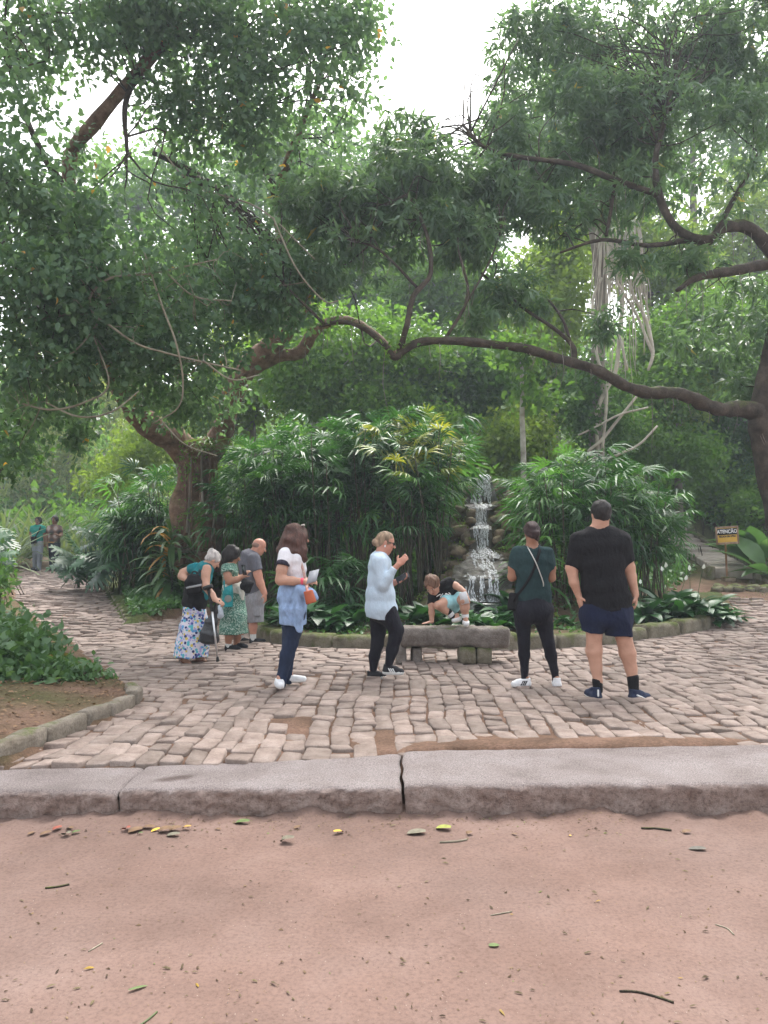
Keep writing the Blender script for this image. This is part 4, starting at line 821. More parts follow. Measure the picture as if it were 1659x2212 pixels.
# ------------------------------------------------------------------ monstera / split-leaf philodendron
def split_leaf(lobes=7, w=.52):
    V = [(0, 0, 0)]; F3 = []; V += [(0, t, .05 * math.sin(3.1 * t) - .16 * t * t) for t in np.linspace(.12, 1, lobes + 1)]
    for s in (-1, 1):
        for i in range(lobes):
            t = i / (lobes - 1); ln = w * (math.sin(math.pi * (.18 + .75 * t)) ** .8 + .08); y0 = .12 + .88 * i / lobes; dy = -.12 + .30 * t
            a, b = 1 + i, 2 + i; n = len(V); zz = lambda x: -.30 * (x / w) ** 2 * w * .9
            V += [(s * ln * .55, y0 + dy * .4 - .015, zz(ln * .55) + .03 - .1 * y0 * y0), (s * ln * .55, y0 + dy * .4 + .098, zz(ln * .55) + .03 - .1 * y0 * y0), (s * ln, y0 + dy + .03, zz(ln) - .1 * y0 * y0), (s * ln * .93, y0 + dy + .085, zz(ln) - .1 * y0 * y0)]
            q = [(a, n, n + 1), (a, n + 1, b), (n, n + 2, n + 3), (n, n + 3, n + 1)]; F3 += [tuple(f[::-1]) if s < 0 else f for f in q]
    V = np.array(V); V[:, 1] -= .0; return V, [np.array(F3)[:, ::-1]]
SPL = [split_leaf(7, .50), split_leaf(8, .56), split_leaf(6, .46)]
m_mon = leafmat('split_leaf', (.016, .06, .022), (.034, .105, .036), None, .42, .18, .35)
def monstera(label, spots, n, L, seed, cat='plant'):
    r = np.random.default_rng(seed); o = gp(*spots[0][:2]); o[2] = gz(o[0], o[1]); root = empty('split_leaf_plant', o); tag(root, label, cat)
    ms = []
    for V, F in SPL:
        for t in (.1, .5, .8): me = new_mesh('leaf', V, F); set_tint(me, np.full(len(V), t)); me.materials.append(m_mon); smooth(me); ms.append(me)
    st = MB()
    for k in range(n):
        s = spots[r.integers(len(spots))]; b = at(s[0], s[1], s[2]); u = rand_dirs(1)[0]; c = b + u * r.random() ** .4 * np.array([s[3] * mpp(s[2]), s[5], s[4] * mpp(s[2])])
        ax = nrm(np.array([u[0] * .9 + r.normal() * .3, -.45 + r.normal() * .35, -.25 + .5 * max(0, u[2]) + r.normal() * .25])); place(ms[r.integers(9)], 'leaf', root, c - o, basis(ax, np.array([r.normal() * .2, -.5, 1.])), L * r.uniform(.65, 1.15))
        gr = np.array([b[0] + r.normal() * .3, b[1] + .3, gz(b[0], b[1] + .3)]); V, F = tube([gr - o, (gr + c) / 2 - o + [0, 0, .15], c - o], [.012, .011, .008], 4, 3); st.add(V, F, .5)
    obj('stalks', st.mesh('stalks'), m_cane, root)['kind'] = 'stuff'
monstera('large split leaf plant with glossy cut leaves overhanging the right side of the path', [(265, 1168, 18.6, 70, 32, .7), (225, 1190, 19, 50, 26, .6), (330, 1185, 18.2, 60, 40, .6), (190, 1212, 19.6, 34, 14, .4), (300, 1215, 18.2, 75, 22, .5), (330, 1140, 18.8, 60, 36, .5)], 130, .68, 4)
monstera('split leaf plant at the left edge beside the far end of the path', [(-45, 1150, 15, 36, 50, .6), (-52, 1200, 14.5, 40, 35, .6), (-20, 1190, 17, 14, 22, .4)], 44, .6, 5)
# dracaena with long hanging leaves by the trunk, and others
DR = [strap(5, .05, 1.5), strap(5, .055, 1.9), strap(5, .045, 1.2)]
m_dra = leafmat('strap_leaf', (.04, .10, .03), (.10, .19, .065), (.45, .22, .03), .35, .3, .5)
rosette('dracaena', 'dracaena with long hanging strap leaves in front of the mossy trunk', 'plant', tuple(at(368, 1290, 16.4)[:2]), 90, DR, m_dra, .95, (-.1, 1.6), None, 61, stem=1.5, tints=(.1, .2, .3, .4, .5, .6, .7, .8, .97))
rosette('cordyline', 'bright green cordyline with upright strap leaves just right of the cascade', 'plant', tuple(at(1165, 1200, 14.4)[:2]), 60, DR, leafmat('bright_strap_leaf', (.04, .13, .02), (.09, .23, .04), None, .3, .35, .5), .85, (.2, 1.8), None, 62, stem=1.15)
rosette('cordyline', 'strap leaved shrub between the cascade and the right palms, low down', 'plant', tuple(at(1120, 1250, 14.2)[:2]), 40, DR, m_dra, .6, (.1, 1.5), None, 63, stem=.5)
# reeds at the far end of the path
RE = [strap(5, .014, .9), strap(5, .012, 1.5), strap(5, .016, .5)]
m_reed = leafmat('reed_leaf', (.10, .15, .07), (.19, .24, .12), None, .5, .4)
for i, (px, Y, n, L) in enumerate(((15, 26, 90, 3.0), (70, 29, 90, 3.3), (140, 28.5, 80, 2.9), (-25, 24, 50, 2.6), (195, 28, 60, 2.2))):
    rosette('reed_clump', ['tall reed clump at the left edge behind the path', 'tall reed clump directly behind the two approaching men', 'tall reed clump right behind the man in the checked shirt', 'reed clump half out of the picture at the left edge', 'lower reed clump right of the two approaching men'][i], 'reeds', tuple(at(px, 1200, Y)[:2]), n, RE, m_reed, L, (.5, 3.2), None, 70 + i, rad=.35, part='blade')
# banana-like plants at the right edge
BAN = [petiolate(.3, 0, 5, .16, .7), petiolate(.3, 0, 5, .15, 1.0)]
m_ban = leafmat('banana_leaf', (.05, .12, .04), (.12, .22, .085), None, .4, .4, .4)
rosette('banana_plant', 'banana plant with long upright leaves at the right edge behind the sign', 'plant', tuple(at(1645, 1200, 20.5)[:2]), 18, BAN, m_ban, 1.8, (.6, 3.0), None, 81, rad=.2)
rosette('banana_plant', 'lower banana plant right of the warning sign, leaning out of the picture', 'plant', tuple(at(1675, 1200, 19.4)[:2]), 16, BAN, m_ban, 1.5, (.3, 2.0), None, 82, rad=.2)
# ------------------------------------------------------------------ low cover and shrubs
def shrub(name, label, pts, n, mat, size, seed, tmpl=OV, cat='shrub', kind=None, up=.5):
    """pts: (px, py, Y, rx px, ry px, rd m) blobs standing on the ground"""
    o = at(*pts[0][:3]); o[2] = gz(o[0], o[1]); me, q = crown_mesh('foliage', pts, n, 8, tmpl, size, size * 1.6, .12, 1.5, -.15, seed=seed, org=o, shell=.3)
    if kind: ob = obj(name, me, mat, None, o); ob['kind'] = kind; return ob
    r = empty(name, o); tag(r, label, cat); obj('foliage', me, mat, r); mb = MB()
    for i in np.random.default_rng(seed).choice(len(q), size=min(40, len(q)), replace=False):
        b = np.array([q[i][0] * .8 + o[0] * .2, q[i][1] * .8 + o[1] * .2, 0]); b[2] = gz(b[0], b[1]); V, F = tube([b - o, (b + q[i]) / 2 + [.03, 0, .05] - o, q[i] - o], [.009, .007, .004], 4, 2); mb.add(V, F, .5)
    obj('stems', mb.mesh('stems'), m_cane, r)['kind'] = 'stuff'; return r
m_ivy = leafmat('low_leaf', (.045, .125, .035), (.105, .22, .07), (.30, .26, .05), .4, .3, .45)
m_bush = leafmat('bush_leaf', (.05, .115, .045), (.11, .20, .085), (.25, .2, .06), .45, .3, .4)
shrub('bush', 'leafy green bush at the left edge above the bare soil', [(5, 1412, 8.4, 85, 50, .8), (88, 1440, 8.3, 42, 34, .5), (-35, 1372, 9.2, 70, 40, .9), (40, 1465, 7.7, 90, 30, .5), (-20, 1440, 7.8, 60, 60, .6), (25, 1370, 9.6, 45, 20, .5)], 620, m_bush, .115, 91)
shrub('bush', 'low trailing end of the bush on the corner of the left bed', [(170, 1463, 7.9, 50, 16, .35), (120, 1470, 7.7, 40, 20, .35), (205, 1470, 7.8, 22, 9, .2)], 110, m_bush, .085, 92)
shrub('bush', 'dark bush between the left edge and the start of the path', [(-18, 1265, 12.4, 26, 40, .5), (-45, 1240, 12.8, 40, 60, .6), (-10, 1310, 11.4, 14, 30, .3)], 90, m_bgdark, .12, 93)
gcp = poly_px([(284, 1344), (268, 1300), (262, 1272), (300, 1258), (392, 1258), (430, 1300), (398, 1330), (340, 1338)])
gin = lambda x, y: inpoly(x, y, gcp)
cx_ = [p[0] for p in gcp]; cy_ = [p[1] for p in gcp]; reg = (min(cx_), max(cx_), min(cy_), max(cy_))
scatter_leaves('ground_cover', 14000, reg, m_ivy, .10, .34, 20, OV, gin, nf=1.2)
bed_in = lambda x, y: inpoly(x, y, ISLAND) & (np.abs(x - .13 * y) > .75) & (y < 16.5)
scatter_leaves('low_weeds', 3800, (-3.5, 6, 11.6, 16.5), m_ivy, .08, .13, 21, OV, bed_in, nf=1.5)
scatter_leaves('leafy_cover', 9000, (4.6, 10.5, 16.9, 26), m_ivy, .13, .55, 22, OV, lambda x, y: (x < 5.8 + (y - 16.6) * .62 - .5 * (y > 21)) & (x < 9.2) & (x > 3.6), nf=.9)
scatter_leaves('bank_cover', 4200, (2.9, 7.0, 16.5, 19), m_fanb, .16, .6, 23, OV, lambda x, y: (x < 5.6), nf=.9)
scatter_leaves('mossy_creepers', 4600, (.6, 3.9, 13.6, 17.8), m_bglight, .07, .25, 24, OV, lambda x, y: (np.abs(x - .13 * y) > np.where(y > 15.2, .30, .45) + .10 * np.sin(y * 7)) & (np.abs(x - .13 * y) < 1.3), nf=1.3)
# short grass right
def grass(name, n, region, cond, h, mat, seed):
    r = np.random.default_rng(seed); x = r.uniform(region[0], region[1], n); y = r.uniform(region[2], region[3], n); k = cond(x, y); x, y = x[k], y[k]; P = np.stack([x, y, ground_z(x, y) - .01], -1)
    T = np.array([(-.06, 0, 0), (.06, 0, 0), (0, 1, -.25)]); V, Fs, t = inst(T, [np.array([(0, 1, 2)])], P, rand_basis(nrm(r.normal(size=P.shape) * .5 + [0, 0, 1.])), h * r.uniform(.5, 1.3, len(P)))
    me = new_mesh(name, V, Fs); set_tint(me, np.clip(t * .8, 0, .9)); tag(obj(name, me, mat), kind='stuff')
m_grass = leafmat('grass_blade', (.055, .095, .022), (.13, .17, .05), None, .6, .35, .3)
grc = poly_px([(1500, 1290), (1560, 1262), (1660, 1246), (1760, 1240), (1800, 1300), (1660, 1298), (1590, 1302)])
grass('grass', 26000, (5, 16, 13.5, 22), lambda x, y: inpoly(x, y, grc) & (vnoise(np.stack([x, y, 0 * x], -1), 1.6, 2) > -.5), .075, m_grass, 5)
# ------------------------------------------------------------------ rocks
def rock_mesh(name, seed, n=5, sq=.75):
    V = []; F = []
    for ax in range(3):
        for sg in (-1, 1):
            o = len(V)
            for i in range(n + 1):
                for j in range(n + 1):
                    p = [0, 0, 0]; p[ax] = sg; p[(ax + 1) % 3] = -1 + 2 * i / n; p[(ax + 2) % 3] = -1 + 2 * j / n; V.append(p)
            for i in range(n):
                for j in range(n):
                    q = (o + i * (n + 1) + j, o + (i + 1) * (n + 1) + j, o + (i + 1) * (n + 1) + j + 1, o + i * (n + 1) + j + 1); F.append(q if sg > 0 else q[::-1])
    V = np.array(V, float); S_ = nrm(V); V = S_ * (1 - sq * .5) + V * .62 * sq * .5
    V = V * (1 + .16 * vnoise(S_, 1.1, seed) + .07 * vnoise(S_, 2.6, seed + 1))[:, None]
    key = np.round(S_ * 1e4).astype(int); uq, inv = np.unique(key, axis=0, return_inverse=True); inv = inv.ravel(); W = np.zeros((len(uq), 3)); W[inv] = V
    return smooth(new_mesh(name, W, inv[np.array(F)]))
RK = [rock_mesh('rock', 50 + k) for k in range(8)]
for m_ in RK: m_.materials.append(m_rock)
def rock(x, y, z, s, label, group, mat=None, flat=.7, cat='rock', name='rock'):
    me = RK[rng.integers(8)]
    if mat is not None:
        key = (me.name, mat.name)
        if key not in RM: c = me.copy(); c.materials.clear(); c.materials.append(mat); RM[key] = c
        me = RM[key]
    o = obj(name, me, None, None, (x, y, z)); o.scale = (s * rng.uniform(.85, 1.3), s * rng.uniform(.8, 1.1), s * flat * rng.uniform(.8, 1.15)); o.rotation_euler = (rng.normal() * .15, rng.normal() * .15, rng.uniform(0, 6.28))
    tag(o, label, cat, group); return o
for y in np.arange(13.7, 17.6, .235):                     # both banks of the cascade
    for sgn in (-1, 1):
        for k in range(3):
            hw = np.interp(y, [13.7, 14.2, 15.2, 15.5, 16.4, 17.5], [.42, .40, .36, .26, .17, .22]); d = hw + .10 + k * .23 + rng.normal() * .05; s = rng.uniform(.10, .19) * (1.15 if k else 1)
            x = .13 * y + sgn * d; rock(x, y + rng.normal() * .07, gz(x, y) + s * .25, s, 'tan mossy rock on the %s bank of the cascade' % ('left' if sgn < 0 else 'right'), 'rocks on the %s bank of the cascade' % ('left' if sgn < 0 else 'right'))
m_wet = M('wet_rock', [(.03, .027, .024), (.075, .066, .056), (.12, .105, .09)], 9, .3, (40, .6, .02), 'pos', .6)
for dx, y, s in ((-.22, 14.95, .12), (-.05, 14.85, .10), (.10, 14.98, .13), (-.30, 14.7, .09), (.16, 14.55, .06), (-.12, 14.65, .07), (.22, 15.1, .09), (.0, 15.25, .09), (.1, 15.5, .06), (.06, 15.62, .05)):
    rock(.13 * y + dx, y, gz(.13 * y + dx, y) + .05, s, 'wet black rock standing in the shallow basin of the cascade', 'wet rocks in the cascade basin', m_wet, .6)
for px, py, s in ((14, 1222, .34), (30, 1220, .42), (58, 1222, .36), (95, 1221, .40), (112, 1222, .34), (75, 1214, .3), (135, 1224, .3), (45, 1206, .3)):
    p = at(px, py, 26.6); rock(p[0], 26.6 + rng.normal() * .2, pave_z(p[0], 26.) + s * .35, s, 'tan boulder beyond the far end of the path, behind the approaching men', 'boulders at the far end of the path', mossy_stone('boulder', [(.20, .155, .11), (.34, .26, .19), (.44, .36, .28)], .05) if 'boulder' not in MC else MC['boulder'], .75, 'boulder', 'boulder')
for k in range(26):                                       # rough stones edging the grass and lying on the bank
    if k < 14: p = at(np.interp(k, [0, 13], [1545, 1660]) , np.interp(k, [0, 13], [1256, 1240]), 18.2)
    else: p = at(rng.uniform(1590, 1660), rng.uniform(1180, 1225), rng.uniform(20.5, 22.5))
    s = rng.uniform(.10, .17) if k < 14 else rng.uniform(.12, .26); yy = p[1] + rng.normal() * .06
    rock(p[0], yy, gz(p[0], yy) + s * .25, s, 'stone in the rough row edging the grass' if k < 14 else 'loose reddish stone on the bank right of the steps', 'stones edging the grass' if k < 14 else 'loose stones on the bank', m_mossk if k < 14 else m_rock, .65)
# ------------------------------------------------------------------ falling water
def water_material():
    m, n, out = mat_new('running_water'); c = ramp(n, noise(n, 16, 5, .65, 'pos', .3, (2.4, .8, .35)), [(.3, (.42, .45, .48)), (.6, (.78, .80, .83))])
    p = principled(n, out, c, .4, bump(n, noise(n, 22, 5, .65, 'pos', .2, (2, .8, .5)), .7, .03), .4); tr = n.nodes.new('ShaderNodeBsdfTransparent'); ms = n.nodes.new('ShaderNodeMixShader')
    n.links.new(ramp(n, noise(n, 30, 6, .75, 'pos', .4, (2.2, .8, .45)), [(.42, (0, 0, 0)), (.56, (1, 1, 1))]), ms.inputs[0]); n.links.new(tr.outputs[0], ms.inputs[1]); n.links.new(p.outputs[0], ms.inputs[2]); n.links.new(ms.outputs[0], out.inputs[0]); return m
m_water = water_material()
wf = empty('waterfall', at(1045, 1290, 14.2)); tag(wf, kind='structure'); wo_ = np.array(wf.location)
def sheet(prof, seed, thr=.0):
    """prof: (px centre, half width m, Y, z, foam): a wet ledge with broken strands of white water over it"""
    P = np.array(prof, float); k = 14; t = np.linspace(0, len(P) - 1, (len(P) - 1) * k + 1); A = np.stack([np.interp(t, np.arange(len(P)), P[:, i]) for i in range(5)], -1)
    arc = np.concatenate([[0], np.cumsum(np.linalg.norm(np.diff(A[:, 2:4], axis=0), axis=1))])
    for ledge in (1, 0):
        nu = 25 if ledge else 61; u = np.linspace(-1, 1, nu); X = (A[:, 0] - FW / 2)[:, None] / FL * A[:, 2][:, None] + u[None] * (A[:, 1] * (1.5 if ledge else 1.12) * (1 + .10 * vnoise(A[:, 2:5], 3, seed)))[:, None]
        Y = A[:, 2][:, None] - (.02 if ledge else .07) + .06 * (np.abs(u) ** 2)[None] + 0 * X; Z = A[:, 3][:, None] - (.03 if ledge else 0) + 0 * X
        Q = np.stack([X, Y, Z], -1).reshape(-1, 3); amp = .035 if ledge else .018
        Q[:, 1] += amp * vnoise(Q * [1, 1, .5], 9, seed); Q[:, 2] += amp * .7 * vnoise(Q, 9, seed + 1); Q[:, 0] += .015 * vnoise(Q, 6, seed + 2)
        i, j = np.meshgrid(np.arange(len(A) - 1), np.arange(nu - 1), indexing='ij'); F = np.stack([i * nu + j, i * nu + j + 1, (i + 1) * nu + j + 1, (i + 1) * nu + j], -1).reshape(-1, 4)
        if not ledge:
            D = np.stack([X * 44, arc[:, None] * 5 + 0 * X, 0 * X], -1).reshape(-1, 3); st = vnoise(D, .55, seed + 5) + .6 * vnoise(D * [2.3, 1.6, 1], .8, seed + 6) + np.repeat(A[:, 4], nu) * 2.2 - 1.3 * np.tile(np.abs(u) ** 4, len(A))
            F = F[(st[F].mean(1) > thr)]
        me = smooth(new_mesh('wet_ledge' if ledge else 'water_sheet', Q - wo_, F)); obj('wet_ledge' if ledge else 'water_sheet', me, m_wetl if ledge else m_water, wf)
m_wetl = M('wet_ledge_rock', [(.022, .02, .016), (.055, .048, .036), (.10, .085, .062)], 8, .32, (30, .7, .03), 'pos', .5)
sheet([(1047, .10, 17.3, 3.32, .5), (1046, .13, 16.95, 3.26, .6), (1044, .17, 16.86, 2.95, .35), (1043, .26, 16.80, 2.66, -.05), (1042, .25, 16.65, 2.62, -.15), (1040, .22, 16.4, 2.58, -.1)], 1)
sheet([(1041, .22, 16.5, 2.60, -.2), (1038, .13, 16.27, 2.50, .3), (1038, .12, 16.2, 2.2, .2), (1039, .13, 16.1, 2.12, .3), (1040, .14, 15.9, 2.10, .4)], 2)
sheet([(1040, .14, 15.95, 2.12, .4), (1040, .15, 15.80, 2.06, .5), (1041, .15, 15.74, 1.86, .2), (1041, .16, 15.66, 1.66, .3), (1044, .20, 15.5, 1.60, .4), (1047, .23, 15.35, 1.52, .3), (1047, .24, 15.2, 1.44, .15)], 3)
sheet([(1046, .24, 15.25, 1.45, .1), (1045, .32, 15.05, 1.38, -.02), (1044, .38, 14.8, 1.28, -.12), (1044, .38, 14.4, 1.16, -.08), (1045, .38, 14.2, 1.11, .0)], 4)
sheet([(1045, .36, 14.24, 1.12, .0), (1045, .36, 14.10, 1.08, .1), (1046, .35, 14.03, .9, .06), (1047, .35, 14.0, .74, .15), (1047, .36, 13.85, .67, .2)], 5)
x0 = at(1046, 1290, 13.75); V = np.array([(x0[0] + .42 * math.cos(a) * (1 + .1 * math.sin(3 * a)), 13.72 + .33 * math.sin(a), .655) for a in np.linspace(0, 6.28, 40, endpoint=False)]); V = np.vstack([V, V * [1, 1, 0] + [0, 0, .3]])
me = new_mesh('pool', V, [np.array([list(range(40))]), np.array([[i, (i + 1) % 40, 40 + (i + 1) % 40, 40 + i][::-1] for i in range(40)])]); tag(obj('pool', me, M('pool_water', [(.03, .04, .03)], 5, .08, (9, .3, .02), 'pos', .8)), kind='structure')
# ------------------------------------------------------------------ stone bench
def block(h, seed, n=(16, 6, 6), rough=.02, rnd=.25):
    """rough-hewn rounded block of half sizes h"""
    V = []; F = []
    for ax in range(3):
        a, b = (ax + 1) % 3, (ax + 2) % 3
        for sg in (-1, 1):
            o = len(V)
            for i in range(n[a] + 1):
                for j in range(n[b] + 1):
                    p = [0, 0, 0]; p[ax] = sg; p[a] = -1 + 2 * i / n[a]; p[b] = -1 + 2 * j / n[b]; V.append(p)
            for i in range(n[a]):
                for j in range(n[b]):
                    q = (o + i * (n[b] + 1) + j, o + (i + 1) * (n[b] + 1) + j, o + (i + 1) * (n[b] + 1) + j + 1, o + i * (n[b] + 1) + j + 1); F.append(q if sg > 0 else q[::-1])
    C = np.array(V, float); h = np.asarray(h, float); r = rnd * h.min(); inner = np.clip(C * h, -(h - r), h - r); d = C * h - inner; L = np.linalg.norm(d, axis=1, keepdims=True); P = np.where(L > 1e-9, inner + d / np.maximum(L, 1e-9) * np.minimum(L, r), C * h)
    nn = nrm(P / h); P = P + nn * (rough * vnoise(P, 1.6 / h.min() * .5, seed) + rough * .5 * vnoise(P, 4 / h.min() * .5, seed + 1))[:, None]
    key = np.round(C * 1e4).astype(int); uq, inv = np.unique(key, axis=0, return_inverse=True); inv = inv.ravel(); W = np.zeros((len(uq), 3)); W[inv] = P
    return W, [inv[np.array(F)]]
BY = 9.83; bx0, bx1 = at(866, 1400, 9.6)[0], at(1103, 1400, 9.6)[0]; bc = np.array([(bx0 + bx1) / 2, BY, PZ])
bench = empty('stone_bench', bc); tag(bench, 'long rough stone slab bench on low stone blocks, a boy climbing on it', 'bench')
V, F = block(((bx1 - bx0) / 2, .235, .115), 7, (40, 12, 8), .016, .5); V = V * np.where(V[:, 2:] < 0, [1., .93, 1.15], [1, 1, 1]); V[:, 2] += .325; V[:, 2] += -.012 * (V[:, 0] > .3)
obj('slab', smooth(new_mesh('slab', V, F)), m_bench, bench)
R2 = Crop(743.1, 1106.0, .23959)
for x0, x1, dy, hh in ((470, 560, -.02, .11), (612, 705, .02, .10), (1036, 1194, -.06, .115), (1198, 1336, -.04, .115)):
    xa, xb = at(R2(x0, 0)[0], 1400, BY - .2)[0], at(R2(x1, 0)[0], 1400, BY - .2)[0]; V, F = block(((xb - xa) / 2, .17, hh), int(x0), (7, 5, 5), .012, .35); obj('support_stone', smooth(new_mesh('support_stone', V + [(xa + xb) / 2 - bc[0], dy, hh - .025], F)), m_mossk if x0 > 1000 else m_bench, bench)
# ------------------------------------------------------------------ warning sign on a stake
sb = at(1572, 1241, 19.6); sb[2] = gz(sb[0], sb[1]); sg_ = empty('warning_sign', sb); tag(sg_, 'small framed black and yellow warning sign on a thin wooden stake', 'sign')
sc_ = mpp(19.6); bcn = at(1570.5, 1156.5, 19.5) - sb; rl = math.radians(3.2); Rs = np.array([[math.cos(rl), 0, -math.sin(rl)], [0, 1, 0], [math.sin(rl), 0, math.cos(rl)]])
m_wood = M('weathered_wood', [(.16, .10, .06), (.28, .19, .12), (.36, .26, .18)], 9, .8, (30, .5, .01), 'obj', stretch=(1, 1, .2)); m_orangewood = M('stake_wood', [(.24, .12, .06), (.36, .19, .10)], 9, .75, (30, .4, .01), 'obj', stretch=(1, 1, .2))
hw, hh = 24.6 * sc_, 19.3 * sc_
def sgn_part(name, c, h, mat, par=sg_): V, F = box(c, h, None, .004 if min(h) > .006 else 0); return obj(name, new_mesh(name, (V @ Rs.T) + bcn, F), mat, par)
board = sgn_part('board', (0, 0, 0), (hw - .03, .008, hh - .03), M('sign_yellow', [(.62, .38, .06), (.72, .46, .09)], 6, .6))
sgn_part('title_panel', (0, -.0115, hh * .42), (hw - .045, .003, hh * .36), M('sign_black', [(.02, .019, .02)], 6, .5), board)
for c, h in (((0, -.005, hh - .018), (hw, .02, .018)), ((0, -.005, -hh + .028), (hw, .02, .028)), ((-hw + .02, -.006, 0), (.0205, .021, hh)), ((hw - .02, -.006, 0), (.0205, .021, hh))): sgn_part('frame_rail', c, h, m_wood)
V, F = tube([(0, .03, -.1), (bcn[0] * .45 + .0, .03, bcn[2] * .45), (bcn[0] * .9, .03, bcn[2] + .1)], [.028, .025, .024], 7, 3, .05); obj('stake', smooth(new_mesh('stake', V, F)), m_orangewood, sg_)
V, F = block((.16, .10, .06), 5, (6, 4, 4), .012, .4); obj('foot_stone', smooth(new_mesh('foot_stone', V + [0, -.03, .03], F)), m_rock, sg_)
def text(s, x, z, size, mat, par, sx=1.):
    cu = bpy.data.curves.new('lettering', 'FONT'); cu.body = s; cu.size = size; cu.extrude = .0015; cu.align_x = 'CENTER'; cu.align_y = 'CENTER'; cu.offset = .0025
    to = bpy.data.objects.new('lettering', cu); me = bpy.data.meshes.new_from_object(to); bpy.data.objects.remove(to); me.materials.clear(); me.materials.append(mat); o = obj('lettering', me, None, par); m3 = np.array([[sx, 0, 0], [0, 0, -1], [0, 1, 0]], float); m3 = Rs @ m3; p = np.array([x, -.0175, z]) @ Rs.T + bcn
    o.matrix_local = Matrix.Translation(Vector(p)) @ Matrix(m3.tolist()).to_4x4(); return o
text('ATENÇÃO', 0, hh * .42, .125, M('sign_white', [(.8, .8, .8)], 6, .5), board, .86); text('ESCADA EM OBRA', 0, -hh * .12, .062, MC['sign_black'], board, .82)
# ------------------------------------------------------------------ steps going up at the right
st = empty('stone_steps', (*at(1584, 1230, 20)[:2], gz(*at(1584, 1230, 20)[:2]))); tag(st, 'low stone landing and mossy steps climbing behind the sign', 'steps'); so = np.array(st.location)
m_step = M('step_stone', [(.32, .28, .245), (.44, .39, .35), (.52, .47, .43)], 4, .8, (26, .5, .015), 'pos', tintmix=((.8, .78, .75), (1.1, 1.08, 1.05)))
CL = [at(1584, 1230, 19.9), at(1556, 1210, 21.6), at(1520, 1190, 24), at(1478, 1172, 25.4), at(1452, 1150, 26.4), at(1440, 1128, 27.8), at(1425, 1112, 29.2)]; ZT = [1.17, 1.36, 1.62, 1.95, 2.28, 2.66, 3.0]; HWs = [.46, .46, .5, .55, .55, .6, .6]
def slab_quad(a, b, wa, wb, z, th, name, mat, seed, par=st, z2=None):
    d = nrm((b - a)[:2]); nn = np.array([-d[1], d[0]]); V = []
    for zz, ins in ((z - th, 0), (z - .02, 0), (z, .02)):
        for p, w_, s_ in ((a, wa, 1), (a, wa, -1), (b, wb, -1), (b, wb, 1)): q = p[:2] + nn * s_ * (w_ - ins); V.append((q[0], q[1], zz + (z2 - z if z2 is not None and p is b else 0)))
    F = [[0, 1, 5, 4], [1, 2, 6, 5], [2, 3, 7, 6], [3, 0, 4, 7], [4, 5, 9, 8], [5, 6, 10, 9], [6, 7, 11, 10], [7, 4, 8, 11], [8, 9, 10, 11]]; return obj(name, new_mesh(name, np.array(V) - so, np.array(F)), mat, par)
for i in range(2):                                       # flagged landing
    for k in range(3):
        a = CL[i] + (CL[i + 1] - CL[i]) * (k / 3 + .012); b = CL[i] + (CL[i + 1] - CL[i]) * ((k + 1) / 3 - .012); z = ZT[i] + (ZT[i + 1] - ZT[i]) * k / 3; slab_quad(a, b, HWs[i], HWs[i + 1], z, .30, 'step', m_step, k, st, ZT[i] + (ZT[i + 1] - ZT[i]) * (k + 1) / 3)
for i in range(2, 6):
    for k in range(2):
        a = CL[i] + (CL[i + 1] - CL[i]) * (k / 2 + .004); b = CL[i] + (CL[i + 1] - CL[i]) * ((k + 1) / 2 - .004); dz_ = (ZT[i + 1] - ZT[i]) / 2; z = ZT[i] + dz_ * (k + .5); slab_quad(a, b, HWs[i], HWs[i + 1], z, .45, 'step', m_step, k, st, z + dz_ * .5)
for i in range(6):                                       # mossy kerb along the right side
    d = nrm((CL[i + 1] - CL[i])[:2]); nn = np.array([d[1], -d[0], 0]); a = CL[i] + nn * (HWs[i] + .1); b = CL[i + 1] + nn * (HWs[i + 1] + .1); slab_quad(a, b, .10, .10, ZT[i] + .14, .6, 'step_kerb', m_mossk, i, st, ZT[i + 1] + .14)
a = CL[0] + [-.62, -.12, 0]; slab_quad(a, a + [.0, .35, 0], .10, .12, 1.22, .5, 'step_kerb', m_mossk, 3)
# ------------------------------------------------------------------ litter on the dirt road
def dirt_pt(px, py): return at(px, py, 1.5 * FL / (py - 1200.))
def dz(x, y): return float(dirt_z(np.array([x]), np.array([y]))[0])
LC = {}
def litter_mat(c):
    k = 'dry_leaf_%d' % len(LC)
    if c not in LC: LC[c] = M(k, [tuple(np.array(c) * .7), c, tuple(np.minimum(1, np.array(c) * 1.2))], 30, .7, (60, .4, .004), 'obj')
    return LC[c]
def fallen_leaf(px, py, L, ang, c, label, group=None, curl=.5, w=.3):
    p = dirt_pt(px, py); V, F = strap(5, w, curl, None, .5); V[:, 2] += .12 * np.abs(V[:, 0]) / w + .25 * (V[:, 1] - .5) ** 2; V[:, 2] *= .28; L *= .75; V = V * L; V[:, 2] -= V[:, 2].min() - .003; V = V - [0, L / 2, 0]
    V = V @ rotz(ang).T; o = obj('fallen_leaf', smooth(new_mesh('fallen_leaf', V, F)), litter_mat(c), None, (p[0], p[1], dz(p[0], p[1]))); tag(o, label, 'leaf', group)
BR, GN, YL, GY, RD = (.16, .095, .05), (.10, .14, .045), (.55, .36, .04), (.15, .135, .095), (.26, .07, .045)
g = 'fallen leaves along the foot of the kerb'
fallen_leaf(735, 1787, .11, -.9, YL, 'bright yellow fallen leaf on the earth at the foot of the kerb', None, 1.2, .2)
fallen_leaf(612, 1808, .15, 1.45, GY, 'dark curled fallen leaf casting a shadow on the dirt road, left of the middle', None, 1.5, .26)
fallen_leaf(897, 1789, .15, 1.6, GY, 'greyish green fallen leaf with a wavy edge at the foot of the kerb', None, .6, .3)
